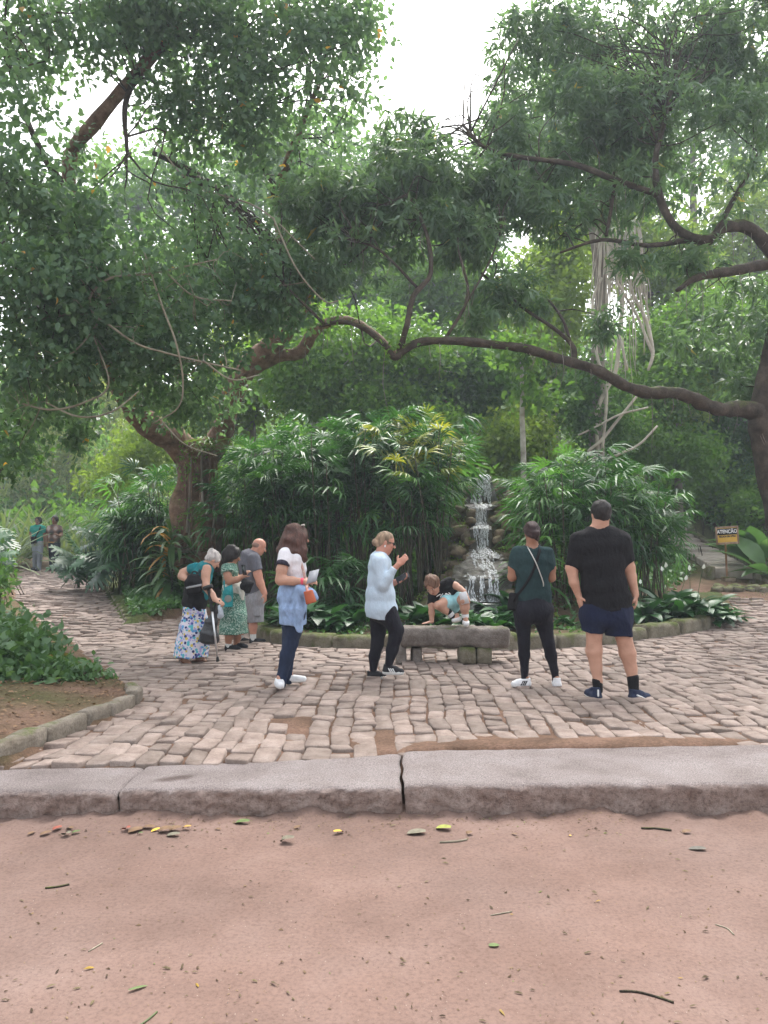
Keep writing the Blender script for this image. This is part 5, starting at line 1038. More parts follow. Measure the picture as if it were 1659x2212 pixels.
fallen_leaf(955, 1781, .13, 1.3, (.24, .26, .05), 'green and yellow fallen leaf near the middle kerb joint', None, .8, .3)
fallen_leaf(520, 1769, .13, 1.4, GN, 'green fallen leaf on the washed up earth below the middle kerb stone', None, .9, .3)
fallen_leaf(1505, 1824, .12, 1.5, (.10, .09, .075), 'dark flat fallen leaf on the right of the road near the kerb', None, .3, .25)
fallen_leaf(965, 2192, .07, 1.2, GN, 'small green fallen leaf at the bottom edge of the picture', None, .5, .3); fallen_leaf(880, 2196, .08, -.8, BR, 'brown curled fallen leaf at the bottom edge of the picture', None, 2, .25)
fallen_leaf(300, 2105, .09, -1.0, GN, 'narrow green leaf lying on the lower left of the road', None, .3, .12); fallen_leaf(1068, 2019, .06, -1.3, GN, 'pale green leaf on the middle of the road', None, .3, .3)
for px, py, c, a, L in ((70, 1784, BR, .4, .11), (95, 1787, BR, 1.8, .12), (120, 1781, RD, 1.2, .11), (140, 1788, GY, 1.5, .14), (150, 1779, BR, .8, .1), (160, 1786, GN, 2.2, .1), (270, 1780, RD, 1.1, .11), (290, 1783, BR, 1.7, .15), (318, 1778, BR, 1.4, .15), (335, 1784, YL, 1.7, .10), (352, 1787, BR, 1.0, .17), (375, 1784, BR, 2.0, .14), (398, 1780, (.40, .24, .06), 1.8, .13), (300, 1790, GN, 1.5, .08), (372, 1794, GY, 1.6, .13), (470, 1782, BR, .9, .08), (640, 1778, BR, 2.1, .08), (1010, 1792, BR, 1.5, .09), (1110, 1795, BR, 1.2, .06), (1230, 1795, YL, .9, .04), (1480, 1790, BR, 1.6, .1)):
    fallen_leaf(px, py, L * .8, a + rng.normal() * .3, c, '%s fallen leaf %s' % ({BR: 'dry brown', RD: 'reddish', GN: 'small green', YL: 'small yellow', GY: 'dull greyish'}.get(c, 'orange tinted'), 'at the foot of the left kerb stone' if px < 200 else 'just right of the left kerb joint' if px < 420 else 'at the foot of the middle or right kerb stone'), g, rng.uniform(.6, 1.8), rng.uniform(.2, .34))
def twig(pts, r, label, group=None, mat=None):
    P = np.array([dirt_pt(*p) for p in pts]); P[:, 2] = [dz(a, b) + r * .8 for a, b, _ in P]; o0 = P[0].copy(); V, F = tube(P - o0, np.full(len(P), r), 5, 3, .1); tag(obj('twig', smooth(new_mesh('twig', V, F)), mat or m_bark_dark, None, o0), label, 'twig', group)
twig([(98, 1898), (124, 1895), (150, 1890)], .005, 'straight dark stick on the left of the dirt road'); twig([(1338, 2116), (1375, 2117), (1420, 2128), (1455, 2137)], .0042, 'long dark crooked twig at the lower right of the road')
twig([(180, 2215), (260, 2196), (310, 2172), (340, 2150)], .0035, 'long green grass stem at the lower left corner', None, M('green_stem', [(.08, .10, .04)], 5, .6)); twig([(950, 1810), (985, 1808), (1008, 1804)], .006, 'forked pale twig near the kerb joint', None, m_twig); twig([(1385, 1778), (1420, 1779), (1450, 1784)], .006, 'thin dark twig on the earth at the foot of the right kerb stone')
twig([(192, 2030), (222, 2012)], .003, 'thin straw on the left of the road', None, m_twig); twig([(1060, 1957), (1105, 1948)], .003, 'thin straw on the middle of the road', None, m_twig); twig([(1545, 1975), (1570, 1983), (1585, 1996)], .003, 'thin bent straw on the right of the road', None, m_twig)
# crumbs, seeds and grit too many to count
n = 1300; y = 1.5 * FL / rng.uniform(560, 1060, n); x = rng.uniform(-.52, .52, n) * y; near = rng.random(n) < .55; y = np.where(near, kfront(x) - np.abs(rng.normal(size=n)) * .16 - .02, y)
P = np.stack([x, y, dirt_z(x, y) + .002], -1); T = np.array([(-.22, 0, 0), (.22, .1, 0), (0, 1, .05), (.1, .4, .28)]); V, Fs, t = inst(T, [np.array([(0, 1, 3), (1, 2, 3), (2, 0, 3)])], P, rand_basis(nrm(rng.normal(size=P.shape) * [1, 1, .05]), .05), rng.uniform(.004, .014, n) * rng.choice([1, 1, 1, 1.8], n))
me = new_mesh('litter_crumbs', V, Fs); set_tint(me, t); tag(obj('litter_crumbs', me, leafmat('crumb', (.06, .04, .025), (.20, .14, .09), (.16, .2, .07), .9, 0., .1)), kind='stuff')
n = 190; y = 1.5 * FL / rng.uniform(575, 1010, n); x = rng.uniform(-.5, .5, n) * y; P = np.stack([x, y, dirt_z(x, y) + .004], -1); T = np.array([(-.10, 0, 0), (.12, .1, .02), (.16, .6, .1), (.02, 1, .03), (-.12, .5, .02), (.02, .5, .2)]); V, Fs, t = inst(T, [np.array([(0, 1, 5), (1, 2, 5), (2, 3, 5), (3, 4, 5), (4, 0, 5)])], P, rand_basis(nrm(rng.normal(size=P.shape) * [1, .6, .03]), .05), rng.uniform(.010, .030, n) * rng.choice([1, 1, .6, 1.4], n))
me = new_mesh('leaf_scraps', V, Fs); set_tint(me, t); tag(obj('leaf_scraps', me, leafmat('scrap', (.05, .035, .025), (.15, .12, .07), (.3, .2, .05), .85, 0., .1)), kind='stuff')
n = 1300; y = 1.5 * FL / rng.uniform(555, 1060, n); x = rng.uniform(-.52, .52, n) * y; P = np.stack([x, y, dirt_z(x, y)], -1); T = np.array([(-1, -1, -.5), (1, -1, -.5), (1, 1, -.5), (-1, 1, -.5), (0, 0, 1)], float); V, Fs, t = inst(T, [np.array([(0, 1, 4), (1, 2, 4), (2, 3, 4), (3, 0, 4)])], P, rand_basis(rand_dirs(n) * [1, 1, .2], .2), rng.uniform(.0010, .0026, n))
me = new_mesh('grit', V, Fs); set_tint(me, t); tag(obj('grit', smooth(me), leafmat('grit', (.16, .115, .095), (.30, .24, .205), None, .8, 0., .2)), kind='stuff')
n = 900; x = rng.uniform(-3.6, -1.7, n); y = rng.uniform(5, 9, n); k = inpoly(x, y, LBED); x, y = x[k], y[k]; P = np.stack([x, y, ground_z(x, y) + .015], -1); V, Fs, t = inst(OV[0], OV[1], P, rand_basis(nrm(rng.normal(size=P.shape) * [1, 1, .1]), .1), rng.uniform(.02, .06, len(P)))
me = new_mesh('leaf_litter', V, Fs); set_tint(me, t); tag(obj('leaf_litter', me, leafmat('brown_litter', (.10, .055, .035), (.24, .15, .09), None, .8, .1, .15)), kind='stuff')
# ------------------------------------------------------------------ smooth bodies: distance fields turned into one continuous mesh
def folds(P, amp, f, seed, soft=False):
    r = np.random.default_rng(seed); o = 0
    for i in range(3):
        k = nrm(r.normal(size=3) * [1, 1, .6]) * f * (.6 + .5 * i); ph = r.uniform(0, 6.28); k2 = r.normal(size=3) * f * .3; w = P @ k + ph + 1.5 * np.sin(P @ k2 + ph)
        o = o + (np.sin(w) if soft else (2 * np.sqrt(np.abs(np.sin(.5 * w)) + .02) - 1.3)) / (1 + .5 * i)
    return o * amp * .45
class SDF:
    def __init__(s): s.p = []; s.cuts = []; s.fold = None
    def cone(s, a, b, ra, rb, k=.02, flat=False, sub=False, ell=None):
        a = np.asarray(a, float); b = np.asarray(b, float); ab = b - a; L2 = max(ab @ ab, 1e-9); n = ab / math.sqrt(L2)
        def f(P):
            d = P - a; t = np.clip(d @ ab / L2, 0, 1); q = d - t[:, None] * ab; D = np.sqrt((q * q).sum(1)) - (ra + (rb - ra) * t)
            if flat: D = np.maximum(D, (P - b) @ n)
            return D
        r = max(ra, rb); s.p.append((f, np.minimum(a, b) - r, np.maximum(a, b) + r, k, sub)); return s
    def chain(s, pts, k=.02, flat=False, grow=0., sub=False):
        for i in range(len(pts) - 1): s.cone(pts[i][0], pts[i + 1][0], pts[i][1] + grow, pts[i + 1][1] + grow, k if i == 0 else min(k, .02), flat and i == len(pts) - 2, sub)
        return s
    def ell(s, c, R, rad, k=.02, sub=False):
        c = np.asarray(c, float); R = np.asarray(R, float); rad = np.asarray(rad, float)
        def f(P):
            q = (P - c) @ R; k0 = np.sqrt(((q / rad) ** 2).sum(1)); k1 = np.sqrt(((q / rad ** 2) ** 2).sum(1)); return k0 * (k0 - 1) / np.maximum(k1, 1e-6)
        m = rad.max(); s.p.append((f, c - m, c + m, k, sub)); return s
    def rings(s, rings, u, k=.015, grow=0., flat0=False, flat1=False, p=2.3):
        """rings: (centre, half width along u, half depth)"""
        u = nrm(np.asarray(u, float))
        for i in range(len(rings) - 1):
            (c0, w0, d0), (c1, w1, d1) = rings[i], rings[i + 1]; c0 = np.asarray(c0, float); c1 = np.asarray(c1, float); a = c1 - c0; L = np.linalg.norm(a); an = a / L; uu = nrm(u - an * (u @ an)); v = np.cross(an, uu)
            f0 = flat0 and i == 0; f1 = flat1 and i == len(rings) - 2
            def f(P, c0=c0, a=a, an=an, uu=uu, v=v, L=L, w0=w0, w1=w1, d0=d0, d1=d1, f0=f0, f1=f1):
                q = P - c0; tt = q @ an / L; t = np.clip(tt, 0, 1); w = w0 + (w1 - w0) * t + grow; d = d0 + (d1 - d0) * t + grow; x = np.abs(q @ uu) / w; y = np.abs(q @ v) / d; z = np.abs(tt - t) * L; m = np.minimum(w, d)
                D = ((x ** p + y ** p) ** (1 / p) - 1) * m; D = np.where(z > 0, np.sqrt(np.maximum(D + m * .6, 0) ** 2 + z ** 2) - m * .6, D)
                if f0: D = np.maximum(D, -tt * L)
                if f1: D = np.maximum(D, (tt - 1) * L)
                return D
            m = max(w0, w1, d0, d1) + grow; s.p.append((f, np.minimum(c0, c1) - m, np.maximum(c0, c1) + m, k, False))
        return s
    def cut(s, p, n): s.cuts.append((np.asarray(p, float), nrm(n))); return s
    def mesh(s, name, h, org, fold=None):
        add = [q for q in s.p if not q[4]]; lo = np.min([q[1] for q in add], 0) - 3 * h - .02; hi = np.max([q[2] for q in add], 0) + 3 * h + .02
        n = np.ceil((hi - lo) / h).astype(int) + 1; D = np.full(n, .12)
        ax = [lo[i] + h * np.arange(n[i]) for i in range(3)]
        for f, a, b, k, sub in s.p:
            i0 = np.clip(np.floor((a - .05 - k - lo) / h).astype(int), 0, n - 1); i1 = np.clip(np.ceil((b + .05 + k - lo) / h).astype(int) + 1, 1, n)
            if np.any(i1 <= i0): continue
            sl = tuple(slice(i0[j], i1[j]) for j in range(3)); G = np.stack(np.meshgrid(*[ax[j][sl[j]] for j in range(3)], indexing='ij'), -1); d = f(G.reshape(-1, 3)).reshape(G.shape[:3]); B = D[sl]
            if sub: D[sl] = np.maximum(B, -d); continue
            hh = np.clip(k - np.abs(B - d), 0, None) / max(k, 1e-6); D[sl] = np.minimum(B, d) - hh * hh * k * .25
        if s.cuts or fold:
            G = np.stack(np.meshgrid(*ax, indexing='ij'), -1).reshape(-1, 3)
            if fold: nb = np.abs(D).ravel() < 4 * h; dv = D.ravel().copy(); dv[nb] += folds(G[nb], *fold); D = dv.reshape(D.shape)
            for p_, n_ in s.cuts: D = np.maximum(D, ((G - p_) @ n_).reshape(D.shape))
        V, F = nets(D, lo, h); return smooth(new_mesh(name, V - np.asarray(org), F))
def nets(D, lo, h):
    I = D < 0; c = np.zeros(np.array(D.shape) - 1, int); off = [(i, j, k) for i in (0, 1) for j in (0, 1) for k in (0, 1)]; sh = c.shape
    for o in off: c += I[o[0]:o[0] + sh[0], o[1]:o[1] + sh[1], o[2]:o[2] + sh[2]]
    A = (c > 0) & (c < 8); idx = np.full(sh, -1); idx[A] = np.arange(A.sum()); ijk = np.argwhere(A); acc = np.zeros((len(ijk), 3)); cnt = np.zeros(len(ijk))
    val = {o: D[ijk[:, 0] + o[0], ijk[:, 1] + o[1], ijk[:, 2] + o[2]] for o in off}
    for a in off:
        for ax in range(3):
            if a[ax]: continue
            b = list(a); b[ax] = 1; b = tuple(b); d0, d1 = val[a], val[b]; m = (d0 < 0) != (d1 < 0); t = np.where(m, d0 / np.where(m, d0 - d1, 1), 0); p = np.tile(np.array(a, float), (len(ijk), 1)); p[:, ax] += t; acc += p * m[:, None]; cnt += m
    V = (ijk + acc / np.maximum(cnt, 1)[:, None]) * h + lo; Q = []
    for ax in range(3):
        s0 = [slice(None)] * 3; s1 = [slice(None)] * 3; s0[ax] = slice(0, -1); s1[ax] = slice(1, None); E = np.argwhere(I[tuple(s0)] != I[tuple(s1)]); b, c_ = (ax + 1) % 3, (ax + 2) % 3
        E = E[(E[:, b] > 0) & (E[:, c_] > 0) & (E[:, b] < sh[b]) & (E[:, c_] < sh[c_])]
        if not len(E): continue
        ins = I[E[:, 0], E[:, 1], E[:, 2]]; q = []
        for db, dc in ((-1, -1), (0, -1), (0, 0), (-1, 0)): e = E.copy(); e[:, b] += db; e[:, c_] += dc; q.append(idx[e[:, 0], e[:, 1], e[:, 2]])
        q = np.stack(q, -1); q = np.where(ins[:, None], q, q[:, ::-1]); Q.append(q[(q >= 0).all(1)])
    return V, np.concatenate(Q)
# ------------------------------------------------------------------ figures
def skinmat(name, c): return M(name, [tuple(np.array(c) * [.82, .78, .75]), c, tuple(np.array(c) * [1.1, 1.1, 1.1])], 9, .5, (60, .15, .004), 'obj', .35)
def cloth(name, c, scale=40, rough=.85, var=.82): return M(name, [tuple(np.array(c) * var), tuple(np.minimum(1, np.array(c) * (2 - var)))], scale, rough, (11, .75, .035), 'obj', .2, stretch=(1, 1, .5))
m_skin1 = skinmat('skin_fair', (.50, .28, .20)); m_skin2 = skinmat('skin_tan', (.36, .18, .115)); m_skin3 = skinmat('skin_brown', (.17, .085, .055)); m_skin4 = skinmat('skin_pink', (.52, .25, .18))
m_eye = M('eye', [(.02, .015, .012)], 5, .2); m_eyew = M('eye_white', [(.6, .57, .54)], 5, .3); m_lip = M('lips', [(.35, .12, .10)], 8, .5)
def hairmat(name, c): return M(name, [tuple(np.array(c) * .5), c, tuple(np.minimum(1, np.array(c) * 1.7))], 26, .5, (60, .8, .012), 'obj', .22, stretch=(1, 1, .25))
m_hblack = hairmat('black_hair', (.022, .018, .018)); m_hbrown = hairmat('brown_hair', (.075, .036, .028)); m_hblond = hairmat('ash_blond_hair', (.26, .18, .12)); m_hgrey = hairmat('grey_hair', (.42, .38, .36)); m_hlbrown = hairmat('light_brown_hair', (.16, .085, .055)); m_hdark = hairmat('dark_brown_hair', (.05, .03, .03))
m_black = cloth('black_cloth', (.013, .012, .014)); m_leg = cloth('black_leggings', (.011, .010, .017), 30, .7); m_rubber = M('black_rubber', [(.018, .018, .018)], 20, .6); m_whitesole = M('white_sole', [(.72, .71, .70)], 20, .6); m_whiteshoe = cloth('white_shoe', (.74, .74, .76), 30, .6, .93); m_blackshoe = cloth('black_shoe', (.018, .018, .022), 30, .7); m_whitesock = cloth('white_sock', (.62, .61, .60)); m_phone = M('phone_black', [(.02, .02, .024)], 9, .15, None, 'obj', .6)
class Fig:
    def __init__(s, label, crop, Y, base, skin, hb=.0075, hc=.0095, cat='person'):
        s.c = crop; s.Y = Y; s.m = crop.k * mpp(Y); s.skin = skin; s.hb, s.hc = hb, hc; s.B = SDF(); b = s.P(*base); b[2] = base[2] if len(base) > 2 and base[2] > 5 else gz_p(b); s.org = b; s.label = label; s.later = []; s.root = None
    def P(s, x, y, dy=0.): return at(*s.c(x, y), s.Y + dy)
    def L(s, *pts): return [(s.P(p[0], p[1], p[2]), p[3] * s.m) for p in pts]
    def part(s, name, sdf, mat, fold=None, h=None, parent=None): me = sdf.mesh(name, h or s.hc, s.org, fold); o = obj(name, me, mat, parent); s.later.append((o, parent)); return o
    def raw(s, name, V, F, mat, parent=None): o = obj(name, smooth(new_mesh(name, np.asarray(V) - s.org, F)), mat, parent); s.later.append((o, parent)); return o
    # --- head
    def head(s, x, y, dy, r, yaw, pitch=0., roll=0., jaw=1., female=False):
        """r: half height of the head in crop pixels; yaw 0 = facing away, 90 = to the right, 180 = to us"""
        c = s.P(x, y, dy); R = r * s.m; a = math.radians(yaw); f = np.array([math.sin(a), math.cos(a), 0]); sd = np.array([math.cos(a), -math.sin(a), 0]); p = math.radians(pitch); up = np.array([0, 0, 1.]); f2 = f * math.cos(p) - up * math.sin(p); u2 = up * math.cos(p) + f * math.sin(p); rr = math.radians(roll); s2 = sd * math.cos(rr) + u2 * math.sin(rr); u2 = u2 * math.cos(rr) - sd * math.sin(rr)
        s.H = H = dict(c=c, R=R, f=f2, s=s2, u=u2); M3 = np.stack([s2, f2, u2], -1); s.HM = M3
        q = lambda a_, b_, c_: c + s2 * a_ * R + f2 * b_ * R + u2 * c_ * R
        s.q = q; B = s.B
        B.ell(q(0, -.05, .25), M3, (.66 * R, .80 * R, .74 * R), .01); B.ell(q(0, .22, -.30), M3, (.50 * R, .54 * R, .62 * R * jaw), .12 * R); B.ell(q(0, .45, -.72 * jaw), M3, (.26 * R, .24 * R, .22 * R), .15 * R)
        B.cone(q(0, .70, .12), q(0, .92, -.20), .07 * R, .12 * R, .08 * R); B.ell(q(0, .62, -.47), M3, (.24 * R, .14 * R, .12 * R), .06 * R); B.ell(q(0, .62, .20), M3, (.42 * R, .14 * R, .10 * R), .1 * R)
        for e in (-1, 1): B.ell(q(e * .64, -.06, -.05), M3, (.08 * R, .17 * R, .25 * R), .04 * R); B.ell(q(e * .28, .60, -.12), M3, (.20 * R, .16 * R, .18 * R), .1 * R)
        s.face = True
    def features(s, brow=None, lips=True):
        q, R, M3 = s.q, s.H['R'], s.HM
        for e in (-1, 1):
            S_ = SDF(); S_.ell(q(e * .26, .685, .06), M3, (.12 * R, .07 * R, .06 * R)); ew = s.part('eye', S_, m_eyew, h=.006); S_ = SDF(); S_.ell(q(e * .26, .735, .06), M3, (.062 * R, .04 * R, .062 * R)); s.part('iris', S_, m_eye, h=.004, parent=ew)
            if brow is not None: S_ = SDF(); S_.cone(q(e * .12, .76, .22), q(e * .40, .66, .24), .035 * R, .03 * R); s.part('eyebrow', S_, brow, h=.005)
        if lips: S_ = SDF(); S_.ell(q(0, .745, -.47), M3, (.17 * R, .06 * R, .07 * R)); s.part('lips', S_, m_lip, h=.005)
    def neck(s, x, y, dy, r, r2=None):
        b = s.P(x, y, dy); top = s.q(0, -.12, -.35); s.B.cone(b, top, (r2 or r * 1.15) * s.m, r * s.m, .03); s.nk = (b, top, r * s.m)
    def hair_cap(s, grow=.10, hairline=.42, back=-.55, extra=None, mat=None, fold=None, sideburn=.0):
        q, R, M3 = s.q, s.H['R'], s.HM; S_ = SDF(); S_.ell(q(0, -.10, .27), M3, ((.68 + grow) * R, (.80 + grow) * R, (.76 + grow) * R), .02); S_.ell(q(0, -.38, -.12), M3, ((.54 + grow) * R, (.42 + grow) * R, .55 * R), .12 * R)
        # open the face
        S_.ell(q(0, .95, -.18), M3, (.60 * R, .62 * R, .90 * R), sub=True); S_.ell(q(0, .42, -.75), M3, (1.1 * R, .62 * R, .68 * R), sub=True); S_.ell(q(0, -.1, -1.25), M3, (1.3 * R, 1.3 * R, (.75 + back + .42) * R), sub=True)
        if extra: extra(S_, q, R, M3)
        return s.part('hair', S_, mat, (fold or (.006, 90., 3)) + (True,), h=.007)
    # --- hand: wrist point, pointing direction, back-of-hand normal, side of the thumb
    def hand(s, w, d, n, thumb=1, curl=.5, sc=1.0, splay=.12):
        d = nrm(d); n = nrm(np.asarray(n, float) - d * (np.asarray(n, float) @ d)); t = np.cross(n, d) * thumb; B = s.B; m = sc
        B.ell(w + d * .045 * m, np.stack([t, d, n], -1), (.040 * m, .055 * m, .017 * m), .015)
        for i, (off, L) in enumerate(((.028, .072), (.010, .080), (-.009, .075), (-.027, .058))):
            k = w + d * .085 * m + t * off * m; fd = nrm(d + t * off * 5 * splay); a = curl * (1 + .12 * i); p = k
            for j, (fr, rr) in enumerate(((.45, .0088), (.32, .0080), (.23, .0070))):
                ang = a * (j + .4) * .75; dd = fd * math.cos(ang) - n * math.sin(ang); e = p + dd * L * fr * m; B.cone(p, e, rr * m, rr * .92 * m, .004); p = e
        p = w + d * .02 * m + t * .03 * m; a = nrm(d * .55 + t * .75 - n * .25 * (curl > .3)); e = p + a * .038 * m; B.cone(p, e, .0125 * m, .010 * m, .01); e2 = e + nrm(a * .5 + d * .8 - n * .6 * curl) * .03 * m; B.cone(e, e2, .010 * m, .008 * m, .004)
    # --- shoe from heel and toe points on the ground
    def shoe(s, heel, toe, mat, sole, h=.085, w=.043, stripes=None, ank=None, sole_h=.024, tongue=True):
        heel = np.asarray(heel, float); toe = np.asarray(toe, float); d = toe - heel; L = np.linalg.norm(d); d /= L; sd = nrm(np.cross(d, [0, 0, 1.])); u = np.cross(sd, d)
        S_ = SDF(); b = heel + u * .03
        S_.cone(b + d * .045, b + d * .045 + u * (h - .03), .040, .036, .02); S_.cone(b + d * .05, b + d * L * .55 + u * .016, w, w * .98, .03); S_.cone(b + d * L * .5 + u * .01, b + d * (L - .045), w, w * .86, .02); S_.cone(b + d * .08 + u * (h - .035), b + d * L * .6 + u * .02, .034, .03, .02)
        S_.cut(heel + u * sole_h * .8, -u); S_.cut(heel + u * (h + .012) - d * .0, u * 1. + d * .12)
        sh = s.part('shoe', S_, mat, h=.0065)
        S_ = SDF(); S_.cone(b + d * .045, b + d * L * .5, w + .002, w * .95, .02); S_.cone(b + d * L * .5, b + d * (L - .048), w * 1.02, w * .9, .02); S_.cut(heel + u * sole_h, u); S_.cut(heel, -u); s.part('sole', S_, sole, h=.0065, parent=sh)
        s.B.cone(b + d * .05 + u * .02, b + d * .05 + u * .06, .026, .026, .02); s.B.cone(b + d * .05 + u * .02, b + d * L * .62 + u * .004, .027, .022, .02)
        if stripes is not None:
            side = sd if sd[1] < 0 else -sd
            for i in range(3):
                a = heel + d * (L * (.36 + .09 * i)) + side * (w + .001) + u * .030; e = a + u * .036 - d * .022 - side * .005; S_ = SDF(); S_.cone(a, e, .0075, .0075); s.part('stripe', S_, stripes, h=.0045, parent=sh)
        return sh
    def finish(s):
        me = s.B.mesh('person', s.hb, s.org); p = obj('person', me, s.skin, None, s.org); tag(p, s.label, 'person'); s.root = p
        for o, par in s.later:
            if par is None: o.parent = p
        return p
def gz_p(b): return float(pave_z(b[0], b[1]))
def thing_mesh(name, label, cat, me_or_sdf, mat, org, h=.008, fold=None, group=None):
    me = me_or_sdf.mesh(name, h, org, fold) if isinstance(me_or_sdf, SDF) else me_or_sdf; o = obj(name, me, mat, None, org); return tag(o, label, cat, group)
def ribbon(name, pts, w, th, mat, org, nrm_dir=(0, -1, 0), parent=None):
    """flat strap following pts"""
    C = catmull(np.asarray(pts, float), 6); T = nrm(np.gradient(C, axis=0)); n = nrm(np.asarray(nrm_dir, float)); U = nrm(np.cross(T, n)); N = np.cross(U, T)
    V = np.stack([C - U * w / 2 - N * th / 2, C + U * w / 2 - N * th / 2, C + U * w / 2 + N * th / 2, C - U * w / 2 + N * th / 2], 1).reshape(-1, 3) - np.asarray(org); k = len(C)
    F = [(4 * i + a, 4 * i + (a + 1) % 4, 4 * i + 4 + (a + 1) % 4, 4 * i + 4 + a) for i in range(k - 1) for a in range(4)] + [(3, 2, 1, 0), tuple(4 * k - 4 + a for a in range(4))]
    return obj(name, new_mesh(name, V, np.array(F)), mat, parent)
R1 = Crop(345.6, 1106.0, .20834); R2 = Crop(743.1, 1106.0, .23959); R3 = Crop(1054.2, 1054.2, .23959); R4 = Crop(0, 1036.9, .25003)
X3 = np.array([1., 0, 0]); Y3 = np.array([0, 1., 0]); Z3 = np.array([0, 0, 1.])
# ================= the man in black
f = Fig('man seen from behind in black t-shirt and navy shorts', R3, 7.3, (1150, 1900), m_skin1); P, L, m = f.P, f.L, f.m
f.head(1015, 236, 0, 120, -6, 4); f.neck(1003, 378, .01, 70, 80)
tor = [(P(997, 362), 88 * m, .065), (P(1000, 385), 125 * m, .075), (P(1000, 425), 205 * m, .10), (P(1008, 520), 228 * m, .125), (P(1020, 690), 204 * m, .135), (P(1046, 880), 194 * m, .14), (P(1066, 1010), 204 * m, .145), (P(1078, 1108), 214 * m, .148)]
lg = L((960, 1130, 0, 100), (958, 1330, 0, 68), (955, 1470, .01, 72), (975, 1620, .01, 52), (990, 1740, .0, 40), (993, 1800, .0, 32)); rg = L((1180, 1130, 0, 100), (1222, 1340, 0, 70), (1258, 1490, .01, 73), (1290, 1630, .01, 52), (1306, 1730, .0, 44), (1312, 1800, .0, 34))
la = L((800, 500, 0, 62), (752, 720, .0, 52), (775, 850, -.01, 43), (818, 975, .0, 29)); ra = L((1215, 490, 0, 64), (1272, 720, .02, 52), (1290, 800, .02, 46), (1330, 965, .0, 31))
f.B.rings(tor[:-1], X3, .04, -.022); f.B.chain(la, .05).chain(ra, .05).chain(lg, .03).chain(rg, .03)
f.hand(P(818, 975), P(838, 1060) - P(818, 975), (-.9, -.4, 0), 1, .35); f.hand(P(1330, 968), P(1336, 1100, .02) - P(1330, 968), (.9, -.45, 0), -1, .85)
T_ = SDF().rings(tor, X3, .04, .004, False, True); T_.chain(L((815, 480, 0, 80), (755, 712, 0, 64)), .06, True); T_.chain(L((1205, 470, 0, 82), (1272, 672, .015, 64)), .06, True); T_.cone(P(1000, 300), P(998, 362), 74 * m, 76 * m, sub=True)
f.part('t_shirt', T_, cloth('black_tshirt', (.009, .008, .010)), (.011, 20., 5))
S_ = SDF().rings([(P(1075, 1085), 232 * m, .15), (P(1072, 1180), 242 * m, .155)], X3, .04); S_.chain(L((955, 1150, 0, 112), (936, 1308, 0, 104)), .05, True); S_.chain(L((1175, 1150, 0, 122), (1180, 1338, 0, 122)), .05, True); f.part('shorts', S_, cloth('navy_shorts', (.011, .015, .04)), (.016, 22., 8))
f.part('sock', SDF().chain(L((985, 1738, 0, 46), (992, 1822, 0, 42)), .01), m_black); f.part('sock', SDF().chain(L((1306, 1712, 0, 52), (1314, 1825, 0, 45)), .01), m_black)
m_navy = cloth('navy_shoe', (.022, .03, .06))
f.shoe(P(996, 1922, -.07), P(996, 1922, -.07) + [-.03, .29, .0], m_navy, m_whitesole, .115, .051); sh = f.shoe(P(1280, 1938, -.06), P(1280, 1938, -.06) + [.235, .15, .0], m_navy, m_whitesole, .115, .05)
for a, b in (((1345, 1870, .0), (1440, 1908, .07)), ((1440, 1908, .07), (1480, 1895, .12))): f.part('stripe', SDF().chain([(P(*a[:2], a[2] - .07), .009), (P(*b[:2], b[2] - .07), .009)]), m_whitesole, h=.005)
f.part('heel_tab', SDF().chain([(P(993, 1825, -.072), .009), (P(994, 1875, -.078), .009)]), m_whitesole, h=.005)
f.hair_cap(.07, mat=m_hblack, back=-.78); man_black = f.finish()
# ================= the woman in the dark green t-shirt
f = Fig('woman seen from behind in dark green t-shirt and black leggings', R3, 7.98, (450, 1780), m_skin2); P, L, m = f.P, f.L, f.m
f.head(393, 405, 0, 92, -12, 6); f.neck(398, 535, .01, 48, 54)
tor = [(P(398, 530), 70 * m, .06), (P(402, 568), 148 * m, .085), (P(400, 640), 165 * m, .105), (P(400, 760), 150 * m, .115), (P(403, 880), 140 * m, .11), (P(408, 960), 152 * m, .12), (P(410, 1036), 164 * m, .13)]
hip = [(P(410, 1000), 150 * m, .12), (P(410, 1090), 168 * m, .14), (P(405, 1150), 160 * m, .135)]
lg = L((330, 1110, 0, 84), (315, 1220, 0, 72), (325, 1390, -.01, 54), (326, 1500, .01, 52), (330, 1640, .02, 34), (332, 1740, .02, 32)); rg = L((488, 1110, 0, 86), (510, 1240, 0, 74), (545, 1400, -.01, 55), (568, 1510, .01, 52), (598, 1640, .02, 34), (612, 1740, .02, 32))
la = L((255, 590, 0, 46), (222, 715, .0, 40), (218, 800, .02, 40), (262, 790, .24, 28)); ra = L((545, 590, 0, 46), (573, 720, .0, 38), (570, 810, .02, 38), (520, 790, .24, 26))
f.B.rings(tor[:-1], X3, .03, -.018).rings(hip, X3, .03, -.014); f.B.chain(la, .04).chain(ra, .04).chain(lg, .03, grow=-.006).chain(rg, .03, grow=-.006); f.hand(P(262, 790, .24), (.5, .8, .2), (0, -.3, 1), 1, .6, .9); f.hand(P(520, 790, .24), (-.5, .8, .2), (0, -.3, 1), -1, .6, .9)
T_ = SDF().rings(tor, X3, .03, .003, False, True); T_.chain(L((262, 585, 0, 54), (222, 722, 0, 47)), .05, True); T_.chain(L((540, 585, 0, 54), (572, 738, 0, 46)), .05, True); T_.cone(P(394, 470), P(396, 534), 52 * m, 58 * m, sub=True); f.part('t_shirt', T_, cloth('dark_green_tshirt', (.020, .044, .047)), (.011, 28., 15))
